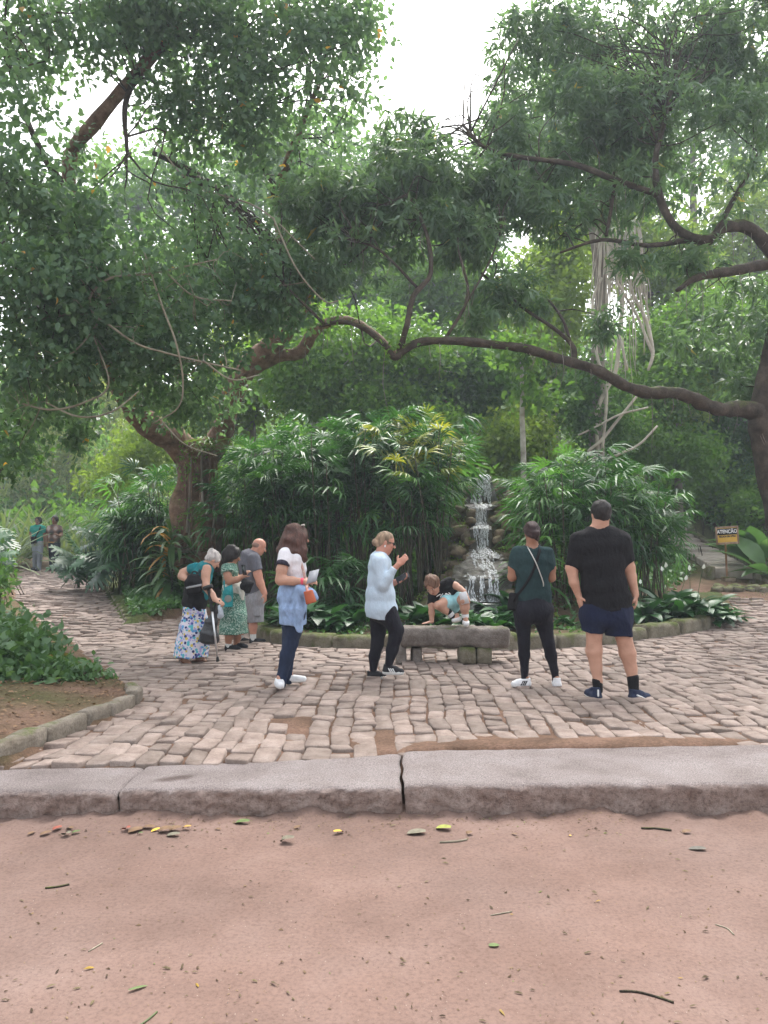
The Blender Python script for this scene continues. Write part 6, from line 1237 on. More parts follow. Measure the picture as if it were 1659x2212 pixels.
S_ = SDF().rings(hip, X3, .04, .003).chain(lg, .04).chain(rg, .04); S_.ell(P(338, 1130, -.07), np.eye(3), (.082, .075, .095), .04); S_.ell(P(480, 1130, -.07), np.eye(3), (.082, .075, .095), .04); f.part('leggings', S_, m_leg, (.0025, 40., 3))
sh = f.shoe(P(388, 1795, .02), P(388, 1795, .02) + [-.22, -.03, .004], m_whiteshoe, m_whitesole, .085, .043, m_black); f.shoe(P(626, 1808, -.06), P(626, 1808, -.06) + [.03, .24, -.01], m_whiteshoe, M('tan_sole', [(.30, .22, .17)], 10, .7), .095, .043)
def bun(S_, q, R, M3): S_.ell(q(.02, -.90, -.18), M3, (.30 * R, .24 * R, .26 * R), .05); S_.cone(q(.1, -.86, -.45), q(.32, -.70, -.95), .12 * R, .05 * R, .04)
f.hair_cap(.12, mat=m_hdark, back=-.5, extra=bun); S_ = SDF(); q, R, M3 = f.q, f.H['R'], f.HM; S_.ell(q(.02, -.82, -.17), M3, (.34 * R, .10 * R, .20 * R)); f.part('hair_tie', S_, m_black, h=.006)
S_ = SDF(); S_.cone(q(-.5, .1, .86), q(.45, .1, .93), .05 * R, .05 * R); f.part('sunglasses', S_, m_rubber, h=.006)
wg = f.finish(); og = P(222, 1020, -.03)
S_ = SDF().rings([(P(232, 960, -.03), .030, .055), (P(220, 1085, -.03), .036, .06)], Y3 * .5 + X3 * .5, .02); thing_mesh('shoulder_bag', 'black shoulder bag at the left hip of the woman in dark green', 'bag', S_, m_black, og)
bag = bpy.data.objects['shoulder_bag']; obk = lambda x, y: P(x, y, -.128)
ribbon('strap', [P(470, 535, -.06), P(455, 600, -.115), obk(400, 760), obk(330, 880), P(258, 975, -.11), P(228, 1030, -.07)], .028, .004, m_black, og, parent=bag)
oc = P(430, 700, -.12); chn = ribbon('silver_chain_strap', [P(352, 525, -.05), P(378, 570, -.10), obk(430, 670), obk(470, 770), obk(497, 850), obk(500, 888)], .010, .005, M('silver', [(.62, .60, .56)], 60, .35, None, 'obj', .5, .8), oc); chn.location = oc; tag(chn, 'thin silver chain strap hanging over the dark green t-shirt', 'chain')
# ================= the walking woman in the light blue shirt
f = Fig('woman in long light blue shirt walking right with a phone', R2, 8.42, (330, 1500), m_skin4); P, L, m = f.P, f.L, f.m
f.head(372, 278, 0, 100, 84, 14); f.neck(338, 385, .0, 52, 58)
tor = [(P(328, 372), 48 * m, .07), (P(320, 405), 72 * m, .15), (P(324, 480), 90 * m, .19), (P(330, 600), 102 * m, .19), (P(333, 740), 118 * m, .20), (P(338, 870), 132 * m, .205), (P(325, 960), 120 * m, .19)]
tor = [(c, d, w) for c, w, d in tor]
lb = L((318, 900, .09, 90), (308, 1080, .09, 66), (300, 1190, .08, 54), (275, 1300, .09, 48), (262, 1430, .09, 29)); rf = L((385, 900, -.09, 92), (470, 1060, -.08, 66), (462, 1130, -.08, 57), (435, 1240, -.07, 52), (400, 1385, -.07, 30))
f.B.rings(tor[:-2], Y3, .03, -.03); f.B.chain(lb, .03, grow=-.006).chain(rf, .03, grow=-.006)
ra = L((325, 450, -.17, 38), (352, 640, -.205, 32), (430, 540, -.24, 27), (492, 472, -.26, 24)); la = L((345, 450, .18, 46), (380, 640, .2, 40), (440, 640, .18, 30), (488, 622, .14, 22))
f.B.chain(ra, .04).chain(la, .04); f.hand(P(492, 472, -.26), P(560, 405, -.26) - P(492, 472, -.26), (.2, -.9, .35), 1, 1.0, 1.0); f.hand(P(488, 625, .12), P(560, 590, .08) - P(488, 625, .12), (.2, .5, -.8), 1, .7, 1.0)
T_ = SDF().rings(tor, Y3, .05, .006, False, True); T_.chain(L((320, 450, -.18, 62), (350, 655, -.205, 58), (400, 590, -.235, 50), (458, 500, -.255, 36)), .06, True); T_.chain(L((345, 450, .17, 60), (385, 640, .19, 56), (452, 640, .17, 36)), .06, True); T_.cone(P(345, 300), P(342, 385), 56 * m, 62 * m, sub=True)
a0, b0 = P(215, 985), P(500, 868); T_.cut(P(330, 985), np.array([.36, 0, -1.])); sp = f.part('shirt', T_, cloth('light_blue_shirt', (.50, .60, .70), 14, .8, .93), (.017, 22., 31))
S_ = SDF().chain(lb, .05, grow=.004).chain(rf, .05, grow=.004).cone(P(320, 880, -.05), P(345, 900, .05), 110 * m, 110 * m, .05); f.part('leggings', S_, m_leg, (.003, 40., 4))
f.shoe(P(212, 1525, .09), P(392, 1500, .09), m_blackshoe, m_whitesole, .10, .043, sole_h=.036); f.shoe(P(345, 1462, -.07), P(550, 1470, -.07), m_blackshoe, m_whitesole, .10, .044, m_whitesole, sole_h=.036)
def bun2(S_, q, R, M3): S_.ell(q(0, -.98, -.18), M3, (.24 * R, .22 * R, .26 * R), .05)
f.hair_cap(.02, mat=m_hblond, back=-.45, extra=bun2, fold=(.004, 90., 3)); q, R, M3 = f.q, f.H['R'], f.HM; S_ = SDF(); [S_.ell(q(e * .27, .78, .06), M3, (.23 * R, .07 * R, .17 * R)) for e in (-1, 1)]; S_.cone(q(.60, .62, .10), q(.66, -.05, .12), .035 * R, .03 * R); S_.cone(q(-.60, .62, .10), q(-.66, -.05, .12), .035 * R, .03 * R); S_.cone(q(-.5, .74, .10), q(.5, .74, .10), .04 * R, .04 * R); f.part('sunglasses', S_, m_rubber, h=.005)
S_ = SDF(); S_.ell(q(0, .745, -.47), M3, (.17 * R, .06 * R, .07 * R)); f.part('lips', S_, m_lip, h=.005); S_ = SDF(); S_.ell(q(.70, -.02, -.32), M3, (.05 * R, .08 * R, .12 * R)); f.part('earring', S_, m_whitesole, h=.004)
wb = f.finish(); pc = P(528, 590, .075); ax = nrm(P(590, 555, .06) - P(470, 620, .09)); R_ = np.stack([ax, nrm(np.cross(Z3 * .5 - Y3, ax)), nrm(np.cross(ax, np.cross(Z3 * .5 - Y3, ax)))], -1); V, F = box((0, 0, 0), (.078, .038, .005), R_, .003); thing_mesh('phone', 'dark phone in the hand of the woman in the light blue shirt', 'phone', new_mesh('phone', V, F), m_phone, pc)
# ================= the long-haired girl
f = Fig('long haired girl in white t-shirt with a denim shirt round her waist', R1, 7.9, (1270, 1850), m_skin1); P, L, m = f.P, f.L, f.m
f.head(1428, 262, 0, 122, 72, 8); f.neck(1395, 405, .0, 62, 70)
tor = [(P(1392, 392), .10, 60 * m), (P(1385, 425), .15, 100 * m), (P(1375, 500), .18, 122 * m), (P(1385, 600), .17, 122 * m), (P(1398, 700), .155, 112 * m), (P(1400, 800), .165, 125 * m)]
hip = [(P(1390, 780), .17, 128 * m), (P(1385, 950), .19, 140 * m), (P(1385, 1100), .19, 130 * m)]
nl = L((1400, 1050, -.06, 110), (1385, 1230, -.06, 84), (1355, 1360, -.06, 72), (1320, 1480, -.06, 70), (1268, 1700, -.05, 48), (1258, 1785, -.05, 46)); fl_ = L((1370, 1050, .09, 110), (1350, 1300, .09, 80), (1325, 1480, .09, 66), (1320, 1690, .09, 46), (1335, 1745, .09, 42))
f.B.rings(tor, Y3 * .95 - X3 * .3, .03, -.022).rings(hip, Y3, .03, -.03).chain(nl, .03, grow=-.01).chain(fl_, .03, grow=-.01)
ra = L((1300, 450, -.15, 60), (1262, 600, -.19, 54), (1250, 705, -.20, 52), (1370, 715, -.22, 44), (1490, 722, -.22, 31)); la = L((1420, 450, .14, 56), (1430, 690, .17, 48), (1510, 705, .12, 32))
f.B.chain(ra, .04).chain(la, .04); f.hand(P(1490, 722, -.22), P(1600, 715, -.20) - P(1490, 722, -.22), (.1, -.75, .6), -1, .7, .95); f.hand(P(1510, 705, .1), (1, -.3, .1), (.1, .6, .6), 1, .7, .9)
U1 = Y3 * .95 - X3 * .3
T_ = SDF().rings(tor, U1, .03, .004, False, True); T_.chain(L((1305, 440, -.14, 74), (1275, 548, -.185, 70)), .05, True); T_.chain(L((1420, 450, .13, 70), (1425, 560, .16, 64)), .05, True); T_.cone(P(1415, 320), P(1396, 398), 60 * m, 66 * m, sub=True); f.part('t_shirt', T_, cloth('white_tshirt', (.74, .72, .76), 20, .85, .95), (.012, 24., 7))
f.part('sleeve_trim', SDF().chain(L((1276, 547, -.185, 72), (1274, 556, -.187, 72)), .001, True), cloth('dark_trim', (.03, .025, .04)))
m_jeans = cloth('dark_jeans', (.022, .032, .065), 30); m_denim = cloth('light_denim', (.27, .37, .56), 16, .9, .7)
f.part('jeans', SDF().chain(nl, .04, grow=.004).chain(fl_, .04, grow=.004), m_jeans, (.004, 40., 5))
S_ = SDF().rings([(P(1388, 755), .185, 138 * m), (P(1385, 870), .20, 152 * m), (P(1375, 1010), .205, 146 * m), (P(1372, 1165), .205, 140 * m)], Y3, .02, 0, False, True); S_.chain(L((1460, 800, -.2, 70), (1560, 850, -.23, 62), (1610, 890, -.23, 42)), .05); S_.chain(L((1430, 880, -.19, 60), (1445, 1020, -.2, 62), (1445, 1215, -.2, 40)), .05); S_.rings([(P(1370, 810), .20, 140 * m), (P(1372, 880), .212, 158 * m)], Y3, .02); f.part('denim_shirt', S_, m_denim, (.016, 26., 9))
f.shoe(P(1225, 1800, -.03), P(1225, 1800, -.03) + [.06, -.205, -.005], m_whiteshoe, m_whitesole, .075, .042); f.shoe(P(1300, 1765, .09), P(1300, 1765, .09) + [.225, .02, .0], m_whiteshoe, m_whitesole, .07, .042)
def longhair(S_, q, R, M3):
    S_.chain([(q(0, -.45, .1), .66 * R), (q(.12, -.50, -.6), .68 * R), (q(.2, -.42, -1.2), .66 * R), (q(.25, -.10, -1.75), .50 * R), (q(.3, .1, -2.0), .28 * R)], .1); S_.chain([(q(.52, .05, .2), .32 * R), (q(.62, .08, -.6), .34 * R), (q(.55, .25, -1.3), .36 * R), (q(.5, .2, -1.85), .22 * R)], .06); S_.chain([(q(0, -.8, -.6), .48 * R), (q(.1, -1.15, -1.3), .42 * R), (q(.1, -1.3, -1.8), .22 * R)], .1); S_.chain([(q(.55, .1, -.5), .36 * R), (q(.85, .35, -1.15), .40 * R), (q(1.02, .5, -1.7), .34 * R), (q(1.05, .45, -2.1), .14 * R)], .08); S_.chain([(q(.5, -.5, -.7), .46 * R), (q(.85, -.55, -1.3), .40 * R), (q(.95, -.6, -1.75), .2 * R)], .1)
q, R, M3 = f.q, f.H['R'], f.HM; S_ = SDF(); S_.ell(q(0, -.08, .27), M3, (.80 * R, .92 * R, .88 * R), .02); S_.ell(q(0, 1.0, -.22), M3, (.52 * R, .55 * R, .82 * R), sub=True); longhair(S_, q, R, M3); f.part('hair', S_, m_hbrown, (.016, 42., 3, True), h=.007)
S_ = SDF(); [S_.ell(q(e * .3, .30, 1.08), M3, (.22 * R, .10 * R, .10 * R)) for e in (-1, 1)]; S_.cone(q(-.4, .3, 1.06), q(.4, .3, 1.06), .04 * R, .04 * R); f.part('sunglasses', S_, M('pale_frame', [(.5, .45, .4)], 5, .3), h=.006); f.features(m_hbrown)
f.part('bracelet', SDF().chain(L((1478, 720, -.22, 38), (1490, 721, -.22, 37)), .005, True), M('pink_band', [(.75, .08, .14)], 9, .5), h=.006)
gl = f.finish(); o_ = P(1590, 680, -.2)
V, F = box((0, 0, 0), (.052, .003, .075), np.stack([nrm(P(1635, 640, -.17) - P(1530, 668, -.2)), nrm((.1, -.8, .6)), nrm((.15, .6, .8))], -1)); thing_mesh('booklet', 'grey leaflet in the hands of the girl in the white t-shirt', 'booklet', new_mesh('booklet', V, F), M('grey_paper', [(.30, .31, .34)], 9, .6), P(1585, 668, -.19))
og = P(1550, 890, -.25); S_ = SDF().rings([(P(1535, 815, -.33), .03, 46 * m), (P(1570, 945, -.33), .04, 54 * m)], Y3, .02, 0, True, True); bag = thing_mesh('handbag', 'small orange brown handbag on a long strap, beside the denim shirt', 'bag', S_, M('orange_leather', [(.36, .075, .03), (.48, .12, .05)], 9, .5), og)
ribbon('strap', [P(1420, 430, -.12), P(1450, 500, -.145), P(1485, 600, -.155), P(1505, 700, -.17), P(1525, 800, -.30), P(1530, 830, -.33)], .028, .004, M('striped_strap', [(.42, .12, .09), (.62, .55, .5)], 14, .7), og, parent=bag)
# ================= the bent old woman with the crutch
f = Fig('bent grey haired woman in teal top and floral skirt with a crutch', R1, 9.75, (330, 1540), m_skin1, .0085, .010); P, L, m = f.P, f.L, f.m
f.head(548, 498, -.02, 94, 62, 38); f.neck(480, 560, .0, 44, 56)
tor = [(P(500, 540), .10, 50 * m), (P(480, 575), .165, 78 * m), (P(440, 660), .17, 96 * m), (P(400, 780), .155, 98 * m), (P(375, 880), .16, 104 * m), (P(360, 950), .18, 112 * m)]
sk = [(P(372, 900), .175, 108 * m), (P(365, 1020), .19, 118 * m), (P(345, 1200), .20, 150 * m), (P(325, 1380), .21, 168 * m), (P(318, 1500), .215, 172 * m)]
f.B.rings(tor[:-1], Y3 * .9 - X3 * .35, .03, -.024); f.B.chain(L((360, 950, -.07, 80), (330, 1200, -.06, 60), (265, 1400, -.06, 44), (235, 1500, -.06, 30)), .03).chain(L((370, 950, .08, 80), (390, 1250, .08, 58), (395, 1400, .08, 42), (400, 1500, .08, 30)), .03)
for h_, t_ in (((232, 1510, -.06), (300, 1560, -.08)), ((390, 1505, .08), (450, 1530, .08))):
    a, b = P(*h_), P(*t_); f.B.chain([(a, 30 * m), (a * .5 + b * .5, 26 * m), (b, 22 * m)], .02)
    for k in range(5): e = b + np.array([.01, (k - 2) * .016, -.008]); f.B.cone(e, e + [.035 - .004 * k, (k - 2) * .003, -.006], .009, .008, .004)
la = L((340, 590, .16, 48), (245, 630, .20, 44), (225, 665, .18, 40), (285, 700, .05, 32)); ra = L((480, 590, -.16, 50), (470, 700, -.20, 44), (475, 770, -.24, 40), (540, 860, -.3, 34), (572, 910, -.33, 27))
f.B.chain(la, .04).chain(ra, .04); f.hand(P(572, 908, -.33), P(640, 945, -.33) - P(572, 908, -.33), (.2, -.6, .8), 1, 1.0, .95); f.hand(P(285, 700, .05), (.7, -.2, -.3), (-.3, .1, .9), 1, .6, .9)
T_ = SDF().rings(tor, Y3 * .9 - X3 * .35, .03, .004, False, True); T_.chain(L((470, 585, -.14, 58), (475, 610, -.165, 54)), .04, True); T_.chain(L((370, 580, .13, 60), (310, 600, .17, 54)), .04, True); T_.cone(P(530, 520), P(498, 545), 48 * m, 50 * m, sub=True); T_.rings([(P(478, 780, -.06), .04, 40 * m), (P(470, 890, -.06), .04, 36 * m)], X3 * .5 + Y3, .04); f.part('top', T_, cloth('teal_top', (.012, .165, .19)), (.009, 30., 7))
def floral(name, stops, sc, base):
    m_, n, out = mat_new(name); v = n.nodes.new('ShaderNodeTexVoronoi'); v.inputs['Scale'].default_value = sc; n.links.new(coord(n, 'obj'), v.inputs['Vector']); sx = n.nodes.new('ShaderNodeSeparateColor'); n.links.new(v.outputs['Color'], sx.inputs[0])
    c = ramp(n, sx.outputs[0], stops, 'CONSTANT'); d = ramp(n, v.outputs['Distance'], [(.56, (0, 0, 0)), (.62, (1, 1, 1))]); c = mix(n, d, c, base); principled(n, out, c, .85, None, .2); return m_
m_floral = floral('floral_print', [(0, (.06, .09, .30)), (.18, (.10, .42, .50)), (.34, (.62, .48, .10)), (.46, (.40, .36, .62)), (.62, (.13, .33, .62)), (.76, (.68, .60, .66)), (.9, (.035, .045, .14))], 32, (.62, .61, .68))
S_ = SDF().rings(sk, Y3 * .9 - X3 * .3, .02, .0, False, True); f.part('skirt', S_, m_floral, (.03, 18., 6))
S_ = SDF().rings([(P(365, 790), .18, 112 * m), (P(358, 930), .205, 126 * m), (P(368, 1020), .19, 100 * m)], Y3 * .9 - X3 * .35, .02); S_.cone(P(350, 950, -.10), P(370, 1040, -.14), 60 * m, 16 * m, .04); f.part('tied_jacket', S_, m_black, (.01, 30., 2))
f.part('sandal', SDF().chain([(P(238, 1535, -.06), .035), (P(300, 1572, -.08), .038)]).cut(P(238, 1535, -.06) + [0, 0, -.012], nrm(np.cross(P(300, 1572, -.08) - P(238, 1535, -.06), [0, -1, 0])) * np.array([1, 1, 1]) if False else (.45, 0, .9)), M('sandal', [(.25, .10, .06)], 9, .6), h=.007); f.part('sandal', SDF().ell(P(420, 1530, .08) + [0, 0, -.014], np.eye(3), (.12, .042, .012)), MC['sandal'], h=.006)
def bun3(S_, q, R, M3): S_.ell(q(0, -.75, .72), M3, (.26 * R, .26 * R, .24 * R), .05)
f.hair_cap(.06, mat=m_hgrey, back=-.3, extra=bun3); f.features(m_hgrey); ow = f.finish()
ob = P(350, 730, -.22); S_ = SDF().rings([(P(352, 672, -.23), .055, 66 * m), (P(350, 730, -.24), .075, 86 * m), (P(352, 820, -.24), .075, 88 * m)], Y3, .03); bp = thing_mesh('backpack', 'small black backpack with a grey stripe on the bent woman', 'backpack', S_, m_black, ob, .009, (.004, 30., 2))
ribbon('reflective_stripe', [P(272, 790, -.30), P(300, 782, -.315), P(352, 772, -.32), P(410, 760, -.312), P(432, 754, -.30)], .026, .006, M('reflective_grey', [(.28, .28, .29)], 20, .5), ob, parent=bp); ribbon('shoulder_strap', [P(380, 660, -.19), P(430, 590, -.185), P(490, 545, -.15), P(530, 560, -.10)], .035, .008, M('dark_teal_strap', [(.02, .05, .06)], 20, .7), ob, parent=bp); ribbon('grab_handle', [P(325, 660, -.22), P(340, 622, -.22), P(375, 622, -.22), P(390, 655, -.22)], .02, .01, m_rubber, ob, parent=bp)
oc = P(600, 1552, -.33); oc[2] = gz_p(oc); cr = empty('crutch', oc); tag(cr, 'forearm crutch with black cuff and silver shaft held by the bent woman', 'crutch')
V, F = tube(np.array([P(540, 1020, -.33), P(598, 1530, -.33)]) - oc, [.0125, .0115], 8, 1); obj('shaft', MB().add(V, F).mesh('shaft', True), M('aluminium', [(.62, .62, .64)], 9, .3, None, 'obj', .5, .85), cr)
V, F = tube(np.array([P(500, 790, -.33), P(522, 900, -.33), P(540, 1030, -.33)]) - oc, [.018, .022, .019], 8, 3); obj('upper_shaft', MB().add(V, F).mesh('upper_shaft', True), m_rubber, cr); V, F = tube(np.array([P(525, 935, -.33), P(625, 925, -.33)]) - oc, [.016, .016], 8, 1); obj('handle', MB().add(V, F).mesh('handle', True), m_rubber, cr)
obj('tip', SDF().chain(L((596, 1510, -.33, 13), (600, 1552, -.33, 19)), .01, True).mesh('tip', .006, oc), m_rubber, cr); S_ = SDF().chain(L((455, 790, -.33, 40), (535, 765, -.33, 42)), .01); S_.chain(L((430, 735, -.33, 34), (560, 830, -.33, 34)), sub=True) if False else None; obj('cuff', SDF().rings([(P(462, 792, -.33), .055, 22 * m), (P(535, 768, -.33), .055, 22 * m)], Y3, .02).mesh('cuff', .008, oc), m_rubber, cr)
ob = P(500, 1200, -.28); S_ = SDF().rings([(P(582, 945, -.28), 10 * m, .012), (P(566, 1040, -.25), 34 * m, .03), (P(535, 1140, -.23), 72 * m, .055), (P(505, 1260, -.23), 104 * m, .075), (P(498, 1335, -.23), 100 * m, .07)], X3, .02, p=2.0); thing_mesh('carrier_bag', 'full black plastic bag hanging from the bent woman by the crutch', 'bag', S_, M('black_plastic', [(.02, .02, .024)], 14, .28, (26, .6, .02), 'obj', .6), ob, .008, (.018, 24., 3))
# ================= the woman in the green patterned dress
f = Fig('dark haired woman in green patterned dress looking at her phone', R1, 11.15, (730, 1440), m_skin2, .0085, .0105); P, L, m = f.P, f.L, f.m
f.head(755, 452, 0, 88, 66, 20); f.neck(722, 540, .0, 40, 48)
tor = [(P(722, 530), .09, 46 * m), (P(718, 560), .15, 72 * m), (P(722, 620), .175, 88 * m), (P(735, 720), .16, 84 * m), (P(748, 800), .16, 90 * m)]; sk = [(P(748, 790), .17, 94 * m), (P(760, 900), .21, 122 * m), (P(765, 1080), .24, 138 * m), (P(768, 1268), .26, 150 * m)]
f.B.rings(tor, Y3, .03, -.014).rings(sk[:3], Y3, .03, -.06); f.B.chain(L((730, 900, -.08, 80), (712, 1150, -.08, 50), (715, 1290, -.08, 42), (706, 1390, -.08, 28)), .03).chain(L((790, 900, .09, 80), (790, 1200, .09, 50), (800, 1300, .09, 40), (790, 1380, .09, 28)), .03)
ra = L((690, 590, -.16, 44), (705, 680, -.20, 40), (720, 718, -.21, 38), (800, 700, -.22, 32), (862, 672, -.2, 24)); la = L((760, 590, .15, 42), (790, 690, .17, 36), (860, 670, .05, 24)); f.B.chain(ra, .04).chain(la, .04); f.hand(P(862, 672, -.2), P(905, 620, -.18) - P(862, 672, -.2), (-.3, -.6, .3), -1, .8, .95); f.hand(P(860, 670, .02), (.5, -.3, .6), (-.3, .6, .3), 1, .8, .9)
m_dress = floral('dress_print', [(0, (.06, .15, .11)), (.3, (.09, .20, .15)), (.5, (.30, .40, .34)), (.7, (.04, .10, .08)), (.82, (.40, .47, .41))], 75, (.10, .20, .155))
S_ = SDF().rings(tor, Y3, .03, .005).rings(sk, Y3, .03, 0, False, True); S_.chain(L((690, 580, -.15, 54), (702, 625, -.19, 50)), .05, True); S_.chain(L((760, 580, .14, 52), (775, 640, .17, 46)), .05, True); S_.cone(P(735, 490), P(724, 534), 44 * m, 48 * m, sub=True); f.part('dress', S_, m_dress, (.026, 18., 3))
S_ = SDF().rings([(P(752, 770), .18, 100 * m), (P(756, 820), .19, 106 * m)], Y3, .02); S_.chain(L((820, 790, -.18, 30), (850, 850, -.2, 26), (858, 900, -.2, 18)), .03); f.part('tied_cardigan', S_, cloth('cream_knit', (.60, .58, .52)), (.008, 40., 2))
f.part('sock', SDF().chain(L((708, 1365, -.08, 32), (708, 1410, -.08, 31)), .01), m_whitesock); f.shoe(P(668, 1446, -.08), P(845, 1440, -.08), m_blackshoe, m_rubber, .085, .042); f.shoe(P(760, 1420, .09), P(920, 1418, .09), m_blackshoe, m_rubber, .085, .042)
def bob(S_, q, R, M3): S_.chain([(q(0, -.5, .1), .62 * R), (q(0, -.58, -.5), .58 * R), (q(0, -.6, -.9), .40 * R)], .1); S_.chain([(q(.6, -.2, .2), .26 * R), (q(.62, -.2, -.5), .26 * R)], .06)
f.hair_cap(.13, mat=m_hblack, back=-.6, extra=bob, fold=(.016, 60., 4)); f.features(m_hblack); wd = f.finish()
V, F = box((0, 0, 0), (.040, .006, .075), np.stack([nrm((.8, -.6, 0)), nrm((-.6, -.75, .3)), nrm((-.2, .2, .95))], -1), .003); thing_mesh('phone', 'black phone held up by the woman in the green dress', 'phone', new_mesh('phone', V, F), m_phone, P(872, 600, -.24))
S_ = SDF().rings([(P(870, 700, -.24), .03, 20 * m), (P(898, 755, -.25), .10, 50 * m), (P(910, 830, -.25), .04, 26 * m)], X3, .03); thing_mesh('hat', 'black cloth hat hanging from the hands of the woman in the green dress', 'hat', S_, m_black, P(905, 760, -.25), .009, (.006, 40., 2))
ob = P(705, 900, -.22); S_ = SDF().rings([(P(705, 820, -.25), .035, 52 * m), (P(700, 985, -.26), .04, 52 * m)], Y3, .02, 0, True, True, p=5); bag = thing_mesh('shoulder_bag', 'teal square shoulder bag on the woman in the green dress', 'bag', S_, cloth('teal_bag', (.03, .25, .26)), ob, .009)
ribbon('flap', [P(705, 770, -.24), P(708, 800, -.285), P(706, 860, -.297)], .13, .008, MC['teal_bag'], ob, parent=bag); ribbon('strap', [P(712, 545, -.1), P(676, 600, -.2), P(666, 700, -.22), P(668, 800, -.24), P(680, 830, -.25)], .022, .005, MC['teal_bag'], ob, parent=bag); V, F = tube(np.array([P(712, 865, -.305), P(712, 935, -.305)]) - ob, [.03, .03], 12, 1); obj('badge', SDF().ell(P(706, 900, -.296), np.eye(3), (.055, .008, .055)).mesh('badge', .006, ob), M('badge_grey', [(.2, .22, .2)], 90, .6), bag)
S_ = SDF().chain(L((632, 950, -.3, 10), (615, 1010, -.3, 34), (632, 1075, -.3, 34)), .03); thing_mesh('clear_bag', 'crumpled pale grey plastic bag beside the teal shoulder bag', 'bag', S_, M('pale_plastic', [(.42, .46, .52)], 12, .3, (30, .6, .02), 'obj', .5), P(620, 1020, -.3), .008, (.012, 40., 2))
# ================= the bald man
f = Fig('bald man in grey t-shirt and cargo shorts looking down', R1, 12.05, (950, 1370), m_skin4, .0085, .0105); P, L, m = f.P, f.L, f.m
f.head(1026, 362, 0, 88, 68, 22); f.neck(965, 440, .0, 48, 58)
tor = [(P(958, 425), .10, 58 * m), (P(940, 455), .17, 92 * m), (P(928, 540), .19, 112 * m), (P(945, 680), .185, 104 * m), (P(960, 780), .185, 100 * m), (P(968, 855), .19, 102 * m)]
f.B.rings(tor[:-1], Y3 * .9 - X3 * .35, .03, -.026); f.B.chain(L((985, 960, -.09, 74), (968, 1120, -.09, 44), (966, 1190, -.09, 42), (966, 1300, -.09, 27)), .03).chain(L((900, 960, .10, 74), (855, 1120, .1, 44), (840, 1200, .1, 40), (834, 1300, .1, 27)), .03)
ra = L((985, 500, -.19, 50), (1015, 650, -.22, 44), (1040, 740, -.22, 40), (1085, 845, -.22, 28)); la = L((905, 500, .19, 48), (930, 700, .22, 40), (1000, 840, .2, 26)); f.B.chain(ra, .04).chain(la, .04); f.hand(P(1085, 845, -.22), P(1100, 960, -.22) - P(1085, 845, -.22), (.9, -.4, .1), -1, .6, 1.0); f.hand(P(1000, 840, .2), (.2, 0, -1), (.5, .8, 0), 1, .5, 1.)
U_ = Y3 * .9 - X3 * .35; T_ = SDF().rings(tor, U_, .03, .005, False, True); T_.chain(L((980, 492, -.18, 66), (1012, 612, -.218, 57)), .06, True); T_.chain(L((905, 490, .18, 60), (915, 610, .21, 52)), .06, True); T_.cone(P(985, 380), P(962, 430), 52 * m, 58 * m, sub=True); f.part('t_shirt', T_, cloth('grey_tshirt', (.125, .125, .15)), (.013, 22., 5))
S_ = SDF().rings([(P(970, 830), .19, 106 * m), (P(968, 930), .20, 110 * m)], U_, .03); S_.chain(L((990, 920, -.1, 86), (1000, 1145, -.1, 80)), .05, True); S_.chain(L((930, 920, .1, 84), (915, 1140, .1, 78)), .05, True); sh_ = f.part('cargo_shorts', S_, cloth('grey_shorts', (.27, .26, .28)), (.014, 22., 4)); S_ = SDF().rings([(P(1000, 985, -.19), .04, 42 * m), (P(1000, 1080, -.2), .04, 46 * m)], Y3, .02, 0, True, True, 4); f.part('pocket', S_, MC['grey_shorts'], parent=sh_)
for x, dy in ((966, -.09), (834, .1)): f.part('sock', SDF().chain(L((x, 1255, dy, 32), (x, 1320, dy, 31)), .01), m_whitesock)
f.shoe(P(925, 1372, -.09), P(1105, 1358, -.09), m_blackshoe, m_whitesole, .085, .044); f.shoe(P(790, 1372, .1), P(935, 1350, .1), m_blackshoe, m_whitesole, .085, .044); f.features(m_hgrey)
q, R, M3 = f.q, f.H['R'], f.HM; S_ = SDF(); S_.ell(q(0, -.30, .05), M3, (.70 * R, .60 * R, .42 * R)); S_.ell(q(0, .62, .0), M3, (1 * R, .62 * R, 1 * R), sub=True); f.part('hair', S_, M('shaved_hair', [(.26, .16, .13)], 60, .8), h=.007); bm = f.finish()
# ================= the boy on the bench
f = Fig('boy in black t-shirt and aqua shorts climbing on the stone bench', R2, 9.85, (950, 1010), m_skin1, .007, .008); P, L, m = f.P, f.L, f.m; f.org = bc + [.1, 0, .45]
f.head(800, 660, -.10, 88, 205, 42, -12); f.neck(850, 712, -.04, 34, 40)
tor = [(P(862, 712, -.03), .10, 34 * m), (P(880, 715, .0), .15, 52 * m), (P(925, 735, .03), .15, 66 * m), (P(970, 765, .06), .13, 68 * m), (P(1000, 790, .08), .14, 74 * m)]
ub = nrm(P(965, 650) - P(800, 755)); tor = [(P(845, 685, -.05), 76 * m, .06), (P(868, 700, -.02), 132 * m, .08), (P(905, 725, .02), 130 * m, .095), (P(950, 765, .06), 106 * m, .095), (P(985, 800, .1), 96 * m, .095)]
la = L((800, 745, -.06, 36), (790, 830, -.08, 31), (790, 910, -.09, 26), (792, 985, -.10, 20)); ra = L((955, 655, -.02, 36), (1010, 665, -.06, 30), (1045, 690, -.10, 26), (1085, 712, -.16, 19))
ll = L((975, 810, .06, 60), (905, 815, -.10, 46), (850, 842, -.18, 37), (905, 880, -.12, 34), (955, 915, -.10, 27), (985, 950, -.09, 24)); rl_ = L((1010, 800, .1, 62), (1050, 785, -.05, 56), (1085, 800, -.16, 48), (1088, 860, -.15, 42), (1092, 920, -.12, 28), (1095, 975, -.12, 24))
